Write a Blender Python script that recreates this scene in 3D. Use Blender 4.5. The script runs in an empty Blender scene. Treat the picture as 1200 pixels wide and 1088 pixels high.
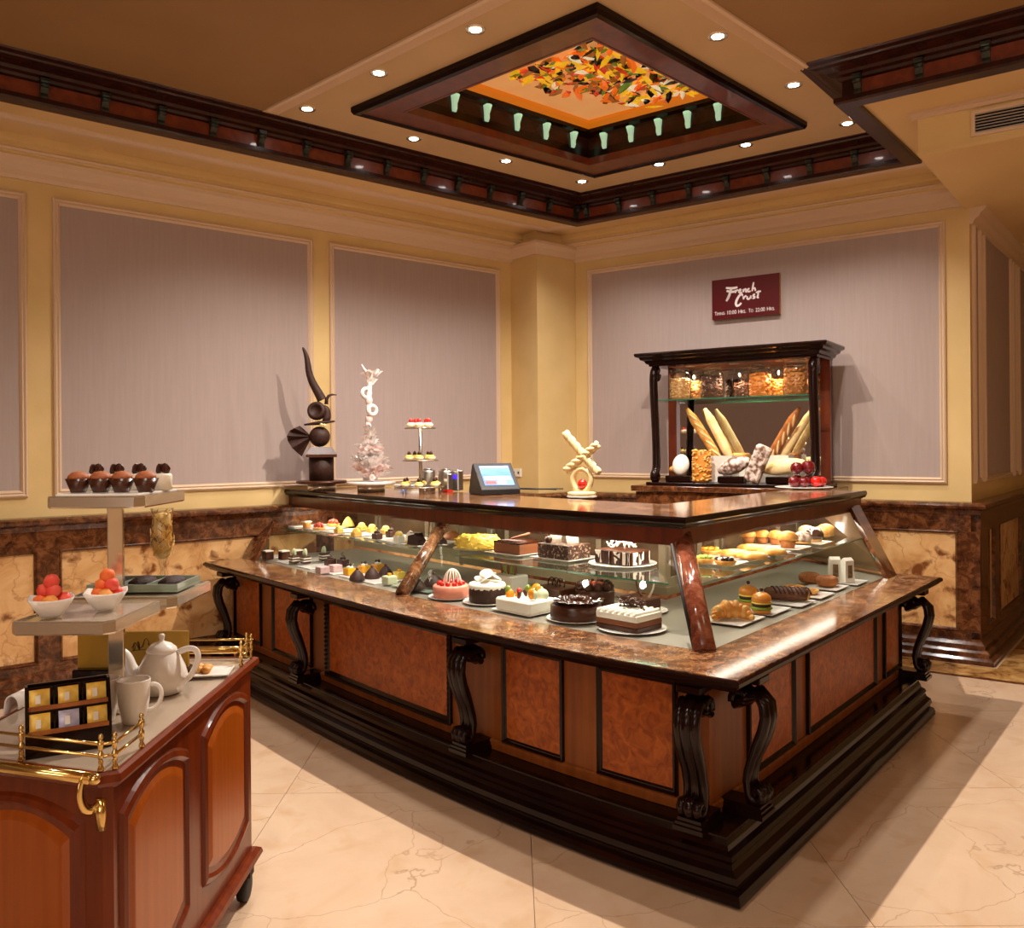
import bpy, bmesh, math, random
import numpy as np
from mathutils import Vector, Matrix
R = math.radians
sc = bpy.context.scene
COL = sc.collection
random.seed(7)

# ------------------------------------------------------------------ camera
F = 1000.0; ROLL = -0.0078; EYE = 1.5
cam_d = bpy.data.cameras.new('camera'); cam = bpy.data.objects.new('camera', cam_d); COL.objects.link(cam)
cam_d.sensor_width = 36; cam_d.lens = 36*F/1200
cam_d.shift_y = -(544-521.6)/1200
cam_d.clip_start = 0.05
cam.location = (0, 0, EYE)
cam.rotation_euler = (Matrix.Rotation(R(90), 3, 'X') @ Matrix.Rotation(ROLL, 3, 'Z')).to_euler()
sc.camera = cam

# ------------------------------------------------------------------ world, view, large lights
w = bpy.data.worlds.new('world'); sc.world = w; w.use_nodes = True
bg = w.node_tree.nodes['Background']
bg.inputs[0].default_value = (1.0, 0.66, 0.38, 1); bg.inputs[1].default_value = 0.20
sc.view_settings.view_transform = 'Standard'; sc.view_settings.look = 'None'
sc.view_settings.exposure = 0.0; sc.view_settings.gamma = 1.0
sc.view_settings.use_curve_mapping = False

def lamp(kind, name, loc, energy, color, target=None, **kw):
    d = bpy.data.lights.new(name, kind); d.energy = energy; d.color = color
    for k, v in kw.items(): setattr(d, k, v)
    o = bpy.data.objects.new(name, d); COL.objects.link(o); o.location = loc
    if target is not None:
        o.rotation_euler = (Vector(target)-Vector(loc)).to_track_quat('-Z', 'Y').to_euler()
    return o
WARM = (1.0, 0.80, 0.58); COOL = (1.0, 0.93, 0.86)
# unseen fill added in place of lounge ceiling lights behind the camera
lamp('AREA', 'lounge_ceiling_fill', (-0.9, -0.4, 3.3), 24, (1, .80, .58), (0.2, 4, .4), shape='RECTANGLE', size=1.6, size_y=.8)
lamp('AREA', 'lounge_ceiling_fill', (2.6, 0.6, 3.25), 16, (1, .80, .58), (2.4, 5, .8), shape='RECTANGLE', size=1.2, size_y=.8)

# strong halogen hidden inside the ceiling coffer near its front corner: the room's key light
lamp('SPOT', 'coffer_halogen', (.42, 4.38, 3.555), 540, (1, .90, .79), (.42, 4.2, 0), spot_size=R(158), spot_blend=.95, shadow_soft_size=.02)
# added fill washing the unseen lounge wall behind the camera for soft bounce
lamp('AREA', 'lounge_wall_fill', (.3, -.6, 3.2), 60, (1, .76, .5), (.3, -2.4, 1.6), shape='RECTANGLE', size=3.0, size_y=.5)

lamp('AREA', 'lounge_window', (-1.6, -2.4, 1.55), 30, (.92, .95, 1), (-1.5, 3, 1.1), shape='RECTANGLE', size=2.2, size_y=1.7)
lamp('SPOT', 'trolley_fill_spot', (-.75, 1.5, 3.45), 70, (1, .90, .80), (-.95, 1.9, 0), spot_size=R(110), spot_blend=.6, shadow_soft_size=.05)  # unseen spot added to brighten the trolley

# ------------------------------------------------------------------ helpers
def lin(c):
    return tuple((x/12.92 if x <= .04045 else ((x+.055)/1.055)**2.4) for x in c)
def rgb(r, g, b): return lin((r/255, g/255, b/255))

def G(px, py, z):
    """plan point seen at photo pixel px,py at height z"""
    dx = px-600; dy = py-521.6
    x = dx+ROLL*dy; y = dy-ROLL*dx
    d = F*(EYE-z)/y
    return Vector((x*d/F, d))
def G3(px, py, z):
    p = G(px, py, z); return Vector((p.x, p.y, z))
def proj(p):
    x = p[0]/p[1]*F; y = (EYE-p[2])/p[1]*F
    return (600+x-ROLL*y, 521.6+y+ROLL*x)

def tag(o, label=None, cat=None, group=None, kind=None):
    if label: o['label'] = label
    if cat: o['category'] = cat
    if group: o['group'] = group
    if kind: o['kind'] = kind
    return o
def empty(name, loc=(0, 0, 0), rz=0, label=None, cat=None, group=None, kind=None):
    o = bpy.data.objects.new(name, None); COL.objects.link(o)
    o.location = Vector((loc[0], loc[1], loc[2] if len(loc) > 2 else 0)); o.rotation_euler = (0, 0, rz)
    o.empty_display_size = .05
    return tag(o, label, cat, group, kind)
KIDS = {}
def adopt(o, parent):
    o.parent = parent; KIDS.setdefault(parent.name, []).append(o)
def copy_tree(o, parent=None):
    c = o.copy(); COL.objects.link(c)
    if parent is not None: adopt(c, parent)
    for ch in KIDS.get(o.name, []): copy_tree(ch, c)
    return c
def place(o, loc, rz=0, label=None, group=None, scale=None):
    o.location = loc; o.rotation_euler = (0, 0, rz)
    if label: o['label'] = label
    if group: o['group'] = group
    if scale: o.scale = (scale,)*3
    return o

class MB:
    def __init__(s): s.v = []; s.f = []; s.sm = []
    def add(s, vs, fs, smooth=False):
        b = len(s.v); s.v += [tuple(v) for v in vs]
        s.f += [tuple(i+b for i in f) for f in fs]; s.sm += [smooth]*len(fs)
        return s
    def box(s, x0, x1, y0, y1, z0, z1, M=None, bev=0):
        if bev > 0:
            b = bev
            vs = []; 
            for z, i in ((z0, b), (z0+b, 0), (z1-b, 0), (z1, b)):
                for (cx, cy, sx, sy) in ((x0, y0, 1, 1), (x1, y0, -1, 1), (x1, y1, -1, -1), (x0, y1, 1, -1)):
                    a = ((cx+sx*(b+i*.7), cy+sy*i*.7), (cx+sx*i*.7, cy+sy*(b+i*.7)))
                    if (sx > 0) == (sy > 0): a = (a[1], a[0])
                    vs += [(p[0], p[1], z) for p in a]
            fs = []
            for k in range(3):
                for i in range(8):
                    j = (i+1) % 8; fs.append((k*8+i, k*8+j, (k+1)*8+j, (k+1)*8+i))
            fs.append(tuple(range(7, -1, -1))); fs.append(tuple(range(24, 32)))
        else:
            vs = [(x0, y0, z0), (x1, y0, z0), (x1, y1, z0), (x0, y1, z0), (x0, y0, z1), (x1, y0, z1), (x1, y1, z1), (x0, y1, z1)]
            fs = [(3, 2, 1, 0), (4, 5, 6, 7), (0, 1, 5, 4), (1, 2, 6, 5), (2, 3, 7, 6), (3, 0, 4, 7)]
        if M is not None: vs = [M @ Vector(v) for v in vs]
        return s.add(vs, fs)
    def prism(s, poly, z0, z1):
        n = len(poly)
        a = sum(poly[i][0]*poly[(i+1) % n][1]-poly[(i+1) % n][0]*poly[i][1] for i in range(n))
        if a < 0: poly = list(reversed(poly))
        vs = [(p[0], p[1], z0) for p in poly]+[(p[0], p[1], z1) for p in poly]
        fs = [tuple(range(n-1, -1, -1)), tuple(range(n, 2*n))]+[(i, (i+1) % n, n+(i+1) % n, n+i) for i in range(n)]
        return s.add(vs, fs)
    def lathe(s, prof, n=24, c=(0, 0, 0), M=None, smooth=True, sx=1, sy=1, arc=None, wob=None):
        """prof [(r,z)...] bottom to top"""
        vs = []; k = len(prof)
        for (r, z) in prof:
            for i in range(n):
                a = 2*math.pi*i/n; q = r*(wob(a, z) if wob else 1)
                vs.append((c[0]+q*sx*math.cos(a), c[1]+q*sy*math.sin(a), c[2]+z))
        fs = []
        for j in range(k-1):
            for i in range(n):
                i2 = (i+1) % n; fs.append((j*n+i, j*n+i2, (j+1)*n+i2, (j+1)*n+i))
        if prof[0][0] > 1e-6: fs.append(tuple(range(n-1, -1, -1)))
        if prof[-1][0] > 1e-6: fs.append(tuple((k-1)*n+i for i in range(n)))
        if M is not None: vs = [M @ Vector(v) for v in vs]
        return s.add(vs, fs, smooth)
    def tube(s, path, r, n=8, cap=True, smooth=True, closed=False, flat=1.0, up=None):
        pts = [Vector(p) for p in path]; m = len(pts)
        rs = r if hasattr(r, '__len__') else [r]*m
        vs = []; prev = None
        for i, p in enumerate(pts):
            if closed: t = pts[(i+1) % m]-pts[i-1]
            else: t = pts[min(i+1, m-1)]-pts[max(i-1, 0)]
            t = t.normalized() if t.length > 1e-9 else Vector((0, 0, 1))
            if up is not None: a = Vector(up)
            elif prev is None: a = Vector((0, 0, 1)) if abs(t.z) < .9 else Vector((1, 0, 0))
            else: a = prev
            a = (a-t*a.dot(t))
            a = a.normalized() if a.length > 1e-6 else t.orthogonal().normalized()
            b = t.cross(a); prev = a
            for k in range(n):
                th = 2*math.pi*k/n
                vs.append(p+a*(rs[i]*math.cos(th))+b*(rs[i]*flat*math.sin(th)))
        fs = []
        for i in range(m if closed else m-1):
            i2 = (i+1) % m
            for k in range(n):
                k2 = (k+1) % n; fs.append((i*n+k, i*n+k2, i2*n+k2, i2*n+k))
        if cap and not closed:
            fs.append(tuple(range(n-1, -1, -1))); fs.append(tuple((m-1)*n+k for k in range(n)))
        return s.add(vs, fs, smooth)
    def ball(s, c, r, n=12, m=8, sc=(1, 1, 1), M=None, jit=0, rnd=None):
        vs = [(0, 0, -1)]; 
        for j in range(1, m):
            ph = -math.pi/2+math.pi*j/m
            for i in range(n):
                a = 2*math.pi*i/n; vs.append((math.cos(ph)*math.cos(a), math.cos(ph)*math.sin(a), math.sin(ph)))
        vs.append((0, 0, 1))
        out = []
        for v in vs:
            k = r*(1+(jit*(rnd or random).uniform(-1, 1) if jit else 0))
            q = Vector((v[0]*k*sc[0], v[1]*k*sc[1], v[2]*k*sc[2]))
            if M is not None: q = M @ q
            out.append(q+Vector(c))
        fs = [(0, 1+(i+1) % n, 1+i) for i in range(n)]
        for j in range(m-2):
            for i in range(n):
                i2 = (i+1) % n; a = 1+j*n
                fs.append((a+i, a+i2, a+n+i2, a+n+i))
        L = len(vs)-1; a = 1+(m-2)*n
        fs += [(a+i, a+(i+1) % n, L) for i in range(n)]
        return s.add(out, fs, True)
    def sweep(s, path, prof, closed=False, cap=True, smooth=False):
        """plan path (2-D), closed profile [(u outward, z)]"""
        pts = [Vector((p[0], p[1])) for p in path]; m = len(pts); k = len(prof); vs = []
        for i, p in enumerate(pts):
            if closed: a, b = pts[i]-pts[i-1], pts[(i+1) % m]-pts[i]
            else:
                a = pts[i]-pts[i-1] if i > 0 else pts[1]-pts[0]
                b = pts[i+1]-pts[i] if i < m-1 else pts[-1]-pts[-2]
            a = a.normalized(); b = b.normalized()
            na = Vector((a.y, -a.x)); nb = Vector((b.y, -b.x))
            mn = (na+nb); mn = mn/max(.2, (1+na.dot(nb)))
            for (u, z) in prof: vs.append((p.x+mn.x*u, p.y+mn.y*u, z))
        fs = []
        for i in range(m if closed else m-1):
            i2 = (i+1) % m
            for j in range(k):
                j2 = (j+1) % k; fs.append((i*k+j, i2*k+j, i2*k+j2, i*k+j2))
        if cap and not closed:
            fs.append(tuple(range(k))); fs.append(tuple((m-1)*k+j for j in range(k-1, -1, -1)))
        return s.add(vs, fs, smooth)
    def loft(s, rows, smooth=True, closed=False, thick=0):
        n = len(rows[0]); m = len(rows)
        vs = [p for r_ in rows for p in r_]; fs = []
        for j in range(m-1):
            for i in range(n if closed else n-1):
                i2 = (i+1) % n; fs.append((j*n+i, j*n+i2, (j+1)*n+i2, (j+1)*n+i))
        return s.add(vs, fs, smooth)
    def build(s, name, mat, parent=None, world=False, label=None, cat=None, group=None, kind=None, loc=None, fix=True, bevel=0, rz=0):
        me = bpy.data.meshes.new(name)
        off = Vector((0, 0, 0))
        if world and parent is not None:
            p = parent; off = Vector((0, 0, 0))
            while p is not None: off += Vector(p.location); p = p.parent
        vs = [(v[0]-off.x, v[1]-off.y, v[2]-off.z) for v in s.v] if world else s.v
        if loc is not None and world: vs = [(v[0]-loc[0], v[1]-loc[1], v[2]-loc[2]) for v in vs]
        me.from_pydata(vs, [], s.f)
        me.polygons.foreach_set('use_smooth', s.sm)
        if fix:
            bm = bmesh.new(); bm.from_mesh(me)
            bmesh.ops.recalc_face_normals(bm, faces=bm.faces); bm.to_mesh(me); bm.free()
        me.materials.append(mat); me.update()
        o = bpy.data.objects.new(name, me); COL.objects.link(o)
        if parent is not None: adopt(o, parent)
        if loc is not None: o.location = loc
        if rz: o.rotation_euler = (0, 0, rz)
        if bevel:
            b = o.modifiers.new('bevel', 'BEVEL'); b.width = bevel; b.segments = 2; b.limit_method = 'ANGLE'; b.angle_limit = R(40)
        return tag(o, label, cat, group, kind)

# ------------------------------------------------------------------ materials
def new_mat(name):
    m = bpy.data.materials.new(name); m.use_nodes = True
    return m, m.node_tree.nodes, m.node_tree.links, m.node_tree.nodes['Principled BSDF']
def mat(name, col, rough=.5, metal=0, col2=None, scale=8, detail=4, stretch=(1, 1, 1), bump=0, bscale=None, coat=0, emit=0, ecol=None,
        trans=0, ior=1.45, sss=0, lo=.35, hi=.65, spec=None, alpha=1, dist=0):
    m, N, L, b = new_mat(name)
    b.inputs['Base Color'].default_value = (*col, 1); b.inputs['Roughness'].default_value = rough
    b.inputs['Metallic'].default_value = metal; b.inputs['IOR'].default_value = ior
    if coat: b.inputs['Coat Weight'].default_value = coat; b.inputs['Coat Roughness'].default_value = .06
    if spec is not None: b.inputs['Specular IOR Level'].default_value = spec
    if trans: b.inputs['Transmission Weight'].default_value = trans
    if sss: b.inputs['Subsurface Weight'].default_value = sss; b.inputs['Subsurface Radius'].default_value = (.01, .006, .004)
    if emit: b.inputs['Emission Color'].default_value = (*(ecol or col), 1); b.inputs['Emission Strength'].default_value = emit
    if col2 is not None or bump:
        tc = N.new('ShaderNodeTexCoord'); mp = N.new('ShaderNodeMapping'); mp.inputs['Scale'].default_value = stretch
        L.new(tc.outputs['Object'], mp.inputs['Vector'])
        nz = N.new('ShaderNodeTexNoise'); nz.inputs['Scale'].default_value = scale; nz.inputs['Detail'].default_value = detail
        nz.inputs['Distortion'].default_value = dist
        L.new(mp.outputs[0], nz.inputs['Vector'])
        if col2 is not None:
            cr = N.new('ShaderNodeValToRGB'); cr.color_ramp.elements[0].position = lo; cr.color_ramp.elements[1].position = hi
            cr.color_ramp.elements[0].color = (*col, 1); cr.color_ramp.elements[1].color = (*col2, 1)
            L.new(nz.outputs[0], cr.inputs[0]); L.new(cr.outputs[0], b.inputs['Base Color'])
        if bump:
            n2 = nz
            if bscale:
                n2 = N.new('ShaderNodeTexNoise'); n2.inputs['Scale'].default_value = bscale; n2.inputs['Detail'].default_value = 3
                L.new(mp.outputs[0], n2.inputs['Vector'])
            bp = N.new('ShaderNodeBump'); bp.inputs['Strength'].default_value = bump; bp.inputs['Distance'].default_value = .01
            L.new(n2.outputs[0], bp.inputs['Height']); L.new(bp.outputs[0], b.inputs['Normal'])
    return m
def marble(name, cols, scale, rough=.12, vein=None, vscale=5, vwidth=.03, coat=0, blotch=None):
    """cols: list of (pos, rgb) ramp over distorted noise; vein: rgb of thin cracks"""
    m, N, L, b = new_mat(name)
    tc = N.new('ShaderNodeTexCoord')
    nz = N.new('ShaderNodeTexNoise'); nz.inputs['Scale'].default_value = scale; nz.inputs['Detail'].default_value = 9
    nz.inputs['Roughness'].default_value = .62; nz.inputs['Distortion'].default_value = .7
    L.new(tc.outputs['Object'], nz.inputs['Vector'])
    cr = N.new('ShaderNodeValToRGB'); e = cr.color_ramp.elements
    while len(e) < len(cols): e.new(.5)
    for i, (p, c) in enumerate(cols): e[i].position = p; e[i].color = (*c, 1)
    L.new(nz.outputs[0], cr.inputs[0]); out = cr.outputs[0]
    if blotch:
        bc, bs, lo, hi = blotch
        n2 = N.new('ShaderNodeTexNoise'); n2.inputs['Scale'].default_value = bs; n2.inputs['Detail'].default_value = 4; n2.inputs['Distortion'].default_value = .4
        L.new(tc.outputs['Object'], n2.inputs['Vector'])
        c2 = N.new('ShaderNodeValToRGB'); c2.color_ramp.elements[0].position = lo; c2.color_ramp.elements[1].position = hi
        L.new(n2.outputs[0], c2.inputs[0])
        mx = N.new('ShaderNodeMix'); mx.data_type = 'RGBA'; mx.inputs[7].default_value = (*bc, 1)
        L.new(c2.outputs[0], mx.inputs[0]); L.new(out, mx.inputs[6]); out = mx.outputs[2]
    if vein is not None:
        n3 = N.new('ShaderNodeTexNoise'); n3.inputs['Scale'].default_value = vscale*1.7; n3.inputs['Detail'].default_value = 5
        L.new(tc.outputs['Object'], n3.inputs['Vector'])
        ad = N.new('ShaderNodeMix'); ad.data_type = 'RGBA'; ad.inputs[0].default_value = .22
        L.new(tc.outputs['Object'], ad.inputs[6]); L.new(n3.outputs[1], ad.inputs[7])
        vo = N.new('ShaderNodeTexVoronoi'); vo.feature = 'DISTANCE_TO_EDGE'; vo.inputs['Scale'].default_value = vscale
        L.new(ad.outputs[2], vo.inputs['Vector'])
        vr = N.new('ShaderNodeValToRGB'); vr.color_ramp.elements[0].position = 0; vr.color_ramp.elements[1].position = vwidth
        vr.color_ramp.elements[0].color = (1, 1, 1, 1); vr.color_ramp.elements[1].color = (0, 0, 0, 1)
        L.new(vo.outputs['Distance'], vr.inputs[0])
        ml = N.new('ShaderNodeMath'); ml.operation = 'MULTIPLY'; L.new(vr.outputs[0], ml.inputs[0]); L.new(nz.outputs[0], ml.inputs[1])
        mx = N.new('ShaderNodeMix'); mx.data_type = 'RGBA'; mx.inputs[7].default_value = (*vein, 1)
        L.new(ml.outputs[0], mx.inputs[0]); L.new(out, mx.inputs[6]); out = mx.outputs[2]
    L.new(out, b.inputs['Base Color']); b.inputs['Roughness'].default_value = rough
    if coat: b.inputs['Coat Weight'].default_value = coat
    return m
def glass(name, tint=(1, 1, 1), rough=0, refl=.08, ior=1.5):
    """thin clear pane: mostly transparent with fresnel mirror"""
    m, N, L, b = new_mat(name); N.remove(b)
    out = [n for n in N if n.type == 'OUTPUT_MATERIAL'][0]
    t = N.new('ShaderNodeBsdfTransparent'); t.inputs[0].default_value = (*tint, 1)
    g = N.new('ShaderNodeBsdfGlossy'); g.inputs['Roughness'].default_value = rough
    fr = N.new('ShaderNodeLayerWeight'); fr.inputs['Blend'].default_value = .12
    mp = N.new('ShaderNodeMapRange'); mp.inputs['To Min'].default_value = refl*.45; mp.inputs['To Max'].default_value = .6
    L.new(fr.outputs['Fresnel'], mp.inputs['Value'])
    mx = N.new('ShaderNodeMixShader'); L.new(mp.outputs[0], mx.inputs[0]); L.new(t.outputs[0], mx.inputs[1]); L.new(g.outputs[0], mx.inputs[2])
    L.new(mx.outputs[0], out.inputs[0])
    return m

M = {}
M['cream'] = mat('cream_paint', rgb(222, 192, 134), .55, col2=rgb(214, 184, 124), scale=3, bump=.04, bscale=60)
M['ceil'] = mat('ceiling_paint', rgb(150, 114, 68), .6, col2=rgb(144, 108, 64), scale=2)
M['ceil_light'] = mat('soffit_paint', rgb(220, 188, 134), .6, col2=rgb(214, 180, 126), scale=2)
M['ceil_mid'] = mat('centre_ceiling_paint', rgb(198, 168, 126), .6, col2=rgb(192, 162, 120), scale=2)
M['mould'] = mat('pale_moulding_paint', rgb(214, 186, 156), .45)
M['fabric'] = mat('grey_fabric', rgb(174, 156, 150), .8, col2=rgb(170, 152, 145), scale=60, stretch=(1, 1, .05), bump=.05, bscale=220)
M['emperador'] = marble('dark_brown_marble', [(.3, rgb(38, 18, 10)), (.5, rgb(84, 46, 24)), (.62, rgb(120, 74, 42)), (.75, rgb(58, 28, 15))], 15, .13, vein=rgb(136, 92, 58), vscale=7, vwidth=.014)
M['breccia'] = marble('light_brown_marble', [(.3, rgb(176, 122, 72)), (.5, rgb(212, 164, 108)), (.7, rgb(226, 186, 134))], 4, .16, vein=rgb(150, 96, 56), vscale=4, vwidth=.02, blotch=(rgb(122, 72, 38), 9, .56, .68))
M['counter_marble'] = marble('polished_brown_marble', [(.28, rgb(52, 27, 15)), (.47, rgb(98, 60, 36)), (.6, rgb(146, 100, 62)), (.75, rgb(66, 36, 20))], 14, .1, vein=rgb(226, 194, 150), vscale=15, vwidth=.028)
M['red_marble'] = marble('red_brown_marble', [(.3, rgb(78, 34, 22)), (.5, rgb(128, 66, 44)), (.65, rgb(160, 100, 74))], 12, .14, vein=rgb(200, 160, 130), vscale=14, vwidth=.02)
M['floor'] = marble('cream_floor_marble', [(.3, rgb(204, 172, 142)), (.5, rgb(212, 182, 152)), (.7, rgb(218, 190, 162))], 2.2, .25, vein=rgb(150, 112, 72), vscale=1.7, vwidth=.0028, blotch=(rgb(200, 164, 126), 5, .55, .8))
M['floor_border'] = marble('gold_floor_marble', [(.35, rgb(120, 80, 40)), (.5, rgb(176, 130, 74)), (.65, rgb(206, 164, 104))], 9, .15)
M['grout'] = mat('tile_joint', rgb(170, 130, 84), .7)
M['wood_red'] = mat('mahogany', rgb(82, 30, 12), .3, col2=rgb(104, 42, 18), scale=14, stretch=(1, 1, .08), coat=.5, dist=.5)
M['wood_trim'] = mat('walnut_rail', rgb(120, 62, 22), .38, col2=rgb(140, 78, 30), scale=24, stretch=(1, 1, .06), spec=.35)
M['burl'] = mat('burl_veneer', rgb(126, 54, 15), .34, col2=rgb(184, 96, 30), scale=24, detail=9, dist=1.2, spec=.35, lo=.3, hi=.72)
M['burl_dark'] = mat('dark_burl_veneer', rgb(92, 40, 22), .35, col2=rgb(126, 62, 34), scale=9, detail=8, dist=1.2, coat=.4)
M['black'] = mat('black_brown_lacquer', rgb(22, 8, 6), .16, col2=rgb(30, 12, 8), scale=10, spec=.3)
M['beam'] = mat('dark_stained_beam', rgb(38, 14, 8), .25, col2=rgb(54, 22, 12), scale=12, spec=.35)
M['frieze'] = mat('red_stained_frieze', rgb(104, 42, 20), .35, col2=rgb(128, 56, 26), scale=16, dist=.8, coat=.3)
M['corbel'] = mat('bronze_green_corbel', rgb(44, 48, 42), .28, metal=.5, col2=rgb(66, 72, 62), scale=20)
M['mint'] = mat('mint_glass', rgb(168, 214, 178), .1, emit=.5, ecol=rgb(196, 236, 196), trans=.3)
M['white'] = mat('white_porcelain', rgb(240, 234, 226), .18, coat=.4)
M['offwhite'] = mat('white_board', rgb(232, 226, 214), .4)
M['deck'] = mat('pale_steel_deck', rgb(150, 144, 130), .35, metal=.3)
M['frame_alu'] = mat('champagne_aluminium', rgb(140, 124, 98), .4, metal=.3)
M['door_dark'] = mat('dark_door_panel', rgb(84, 62, 42), .25, col2=rgb(104, 80, 56), scale=5, coat=.4)
M['glass'] = glass('clear_glass', (.99, .996, .991), refl=.05)
M['glass_green'] = glass('green_glass_shelf', (.92, .97, .94), refl=.08)
M['glass_edge'] = mat('green_glass_edge', rgb(60, 140, 110), .1, trans=.4)
M['mirror'] = mat('mirror', (.82, .80, .78), .02, metal=1)
M['brass'] = mat('polished_brass', rgb(226, 196, 128), .12, metal=1)
M['chrome'] = mat('polished_nickel', rgb(226, 216, 196), .14, metal=.8)
M['steel'] = mat('brushed_steel', rgb(186, 182, 174), .3, metal=1)
M['lamp'] = mat('lit_lamp', (1, .93, .86), .5, emit=40, ecol=(1, .93, .88))
M['strip'] = mat('lit_strip', (1, .95, .85), .5, emit=7, ecol=(1, .9, .72))
M['rubber'] = mat('black_rubber', rgb(24, 22, 22), .6)
M['ink'] = mat('white_sign_lettering', rgb(245, 235, 232), .5)
M['maroon'] = mat('maroon_sign_face', rgb(84, 4, 10), .35, coat=.2)
M['gold'] = mat('gold_edge', rgb(190, 140, 40), .35, metal=.6)
# ================================================================== ROOM
ZS, ZC, ZD = 3.335, 3.515, 3.10          # soffit, upper ceiling, corridor bulkhead
Z_TOP, Z_PT, Z_PB, Z_DADO = 3.185, 3.039, 1.2066, 1.08
WC = Vector((.28, 7.81)); WL = Vector((-3.029, 5.0485)); WR = Vector((3.1457, 5.847))
uL = (WL-WC).normalized(); nL = Vector((uL.y, -uL.x));  nL = nL if nL.y < 0 else -nL
uR = (WR-WC).normalized(); nR = Vector((uR.y, -uR.x));  nR = nR if nR.y < 0 else -nR
LEN_R = (WR-WC).length
uK = Vector((math.cos(R(51)), math.sin(R(51)))); nK = Vector((uK.y, -uK.x))   # corridor wall, facing right
LEFT_LEN = 7.0
def on_line(px, o, u, z=1.5):
    """distance along plan line o+u*s where photo column px (at height z) hits it"""
    lo, hi = -1.0, 12.0
    best = None
    for i in range(2600):
        s = -1+i*.005; p = o+u*s
        if p.y < .6: continue
        e = abs(proj((p.x, p.y, z))[0]-px)
        if best is None or e < best[0]: best = (e, s)
    return best[1]
class Face:
    """a vertical plane with its own frame: s along, d out into the room, z"""
    def __init__(s, o, u, n): s.o, s.u, s.n = o, u, n
    def p(s, a, d, z):
        q = s.o+s.u*a+s.n*d; return Vector((q.x, q.y, z))
    def box(s, mb, a0, a1, d0, d1, z0, z1):
        vs = [s.p(a, d, z) for z in (z0, z1) for (a, d) in ((a0, d0), (a1, d0), (a1, d1), (a0, d1))]
        return mb.add(vs, [(3, 2, 1, 0), (4, 5, 6, 7), (0, 1, 5, 4), (1, 2, 6, 5), (2, 3, 7, 6), (3, 0, 4, 7)])
    def frame(s, mb, a0, a1, z0, z1, wd, prof):
        """mitred picture-frame moulding; prof [(t inward 0..wd, d)]"""
        rings = []
        for (t, d) in prof: rings.append([s.p(a0+t, d, z0+t), s.p(a1-t, d, z0+t), s.p(a1-t, d, z1-t), s.p(a0+t, d, z1-t)])
        vs = [v for r_ in rings for v in r_]; fs = []
        for j in range(len(rings)-1):
            for i in range(4): fs.append((j*4+i, j*4+(i+1) % 4, (j+1)*4+(i+1) % 4, (j+1)*4+i))
        return mb.add(vs, fs)
FL = Face(WC, uL, nL); FR = Face(WC, uR, nR); FK = Face(WR, uK, nK)

# floor: slab, thin joints, big marble tiles laid square to the room's diagonal
fl = MB().box(-5, 6, -2.5, 11, -.12, -.012).build('floor', M['grout'], kind='structure')
TS = 1.05; x0 = 1.11
tile_me = None
for i in range(-5, 5):
    for j in range(-3, 9):
        cx, cy = x0+(i+.5)*TS, .54+(j+.5)*TS
        if cx < -4.9 or cx > 5.8: continue
        if tile_me is None:
            t = MB().box(-TS/2+.0012, TS/2-.0012, -TS/2+.0012, TS/2-.0012, -.012, 0).build('tile', M['floor'], fl, loc=(cx, cy, 0)); tile_me = t
        else:
            t = tile_me.copy(); COL.objects.link(t); t.parent = fl; t.location = (cx, cy, 0)
# border strips in front of right wall and corridor
bw = MB(); bs = MB()
pth = [WC+nR*.16, WR+nR*.16+nK*.16, WR+nK*.16+uK*6]
bw.sweep(pth, [(0, 0), (.30, 0), (.30, .003), (0, .003)])
bs.sweep(pth, [(.30, 0), (.335, 0), (.335, .0035), (.30, .0035)])
bw.build('border', M['floor_border'], fl, label='golden brown marble border strip'); bs.build('border', M['emperador'], fl, label='dark marble border line')

def wall(name, face, a0, a1, ztop, stiles, uppers, thick=.2, base_name=None, n_out=None):
    w_ = MB(); face.box(w_, a0, a1, -thick, 0, 0, ztop); wo = w_.build(name, M['cream'], kind='structure')
    for (p0, p1) in uppers:
        m = MB(); face.box(m, p0+.02, p1-.02, 0, .006, Z_PB+.02, Z_PT-.02); m.build('fabric_panel', M['fabric'], wo)
        m = MB(); face.frame(m, p0, p1, Z_PB, Z_PT, .045, [(0, 0), (.002, .018), (.012, .024), (.022, .016), (.03, .022), (.04, .012), (.045, .004)])
        m.build('panel_moulding', M['mould'], wo)
    # wainscot: rails and stiles proud, pale slabs recessed
    m = MB(); face.box(m, a0, a1, 0, .03, .0, Z_DADO-.02); m.build('wainscot_core', M['emperador'], wo)
    m = MB(); face.box(m, a0, a1, .03, .055, .885, 1.0); face.box(m, a0, a1, .03, .055, .12, .20)
    for (p0, p1) in stiles: face.box(m, p0, p1, .03, .055, .20, .885)
    m.build('wainscot_frame', M['emperador'], wo)
    edges = sorted(stiles); prev = a0
    slabs = []
    for (p0, p1) in edges+[(a1, a1)]:
        if p0-prev > .03: slabs.append((prev, p0))
        prev = p1
    for (p0, p1) in slabs:
        m = MB(); face.box(m, p0+.006, p1-.006, .03, .036, .206, .879); m.build('marble_slab', M['breccia'], wo)
        m = MB(); face.frame(m, p0, p1, .20, .885, .02, [(0, .056), (.006, .06), (.014, .05), (.02, .036)]); m.build('slab_moulding', M['emperador'], wo)
    return wo
sL = lambda px: on_line(px, WC, uL)
sR = lambda px: on_line(px, WC, uR)
sK = lambda px: on_line(px, WR, uK)
lu = [(sL(586), sL(387)), (sL(368), sL(63)), (sL(32), sL(32)+1.25), (sL(32)+1.4, sL(32)+2.9)]
l_st = [(0, .5), (sL(385), sL(370)), (sL(66), sL(41)), (sL(32)+1.27, sL(32)+1.40)]
wl = wall('wall_left', FL, -.25, LEFT_LEN, ZC, l_st, lu)
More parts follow.
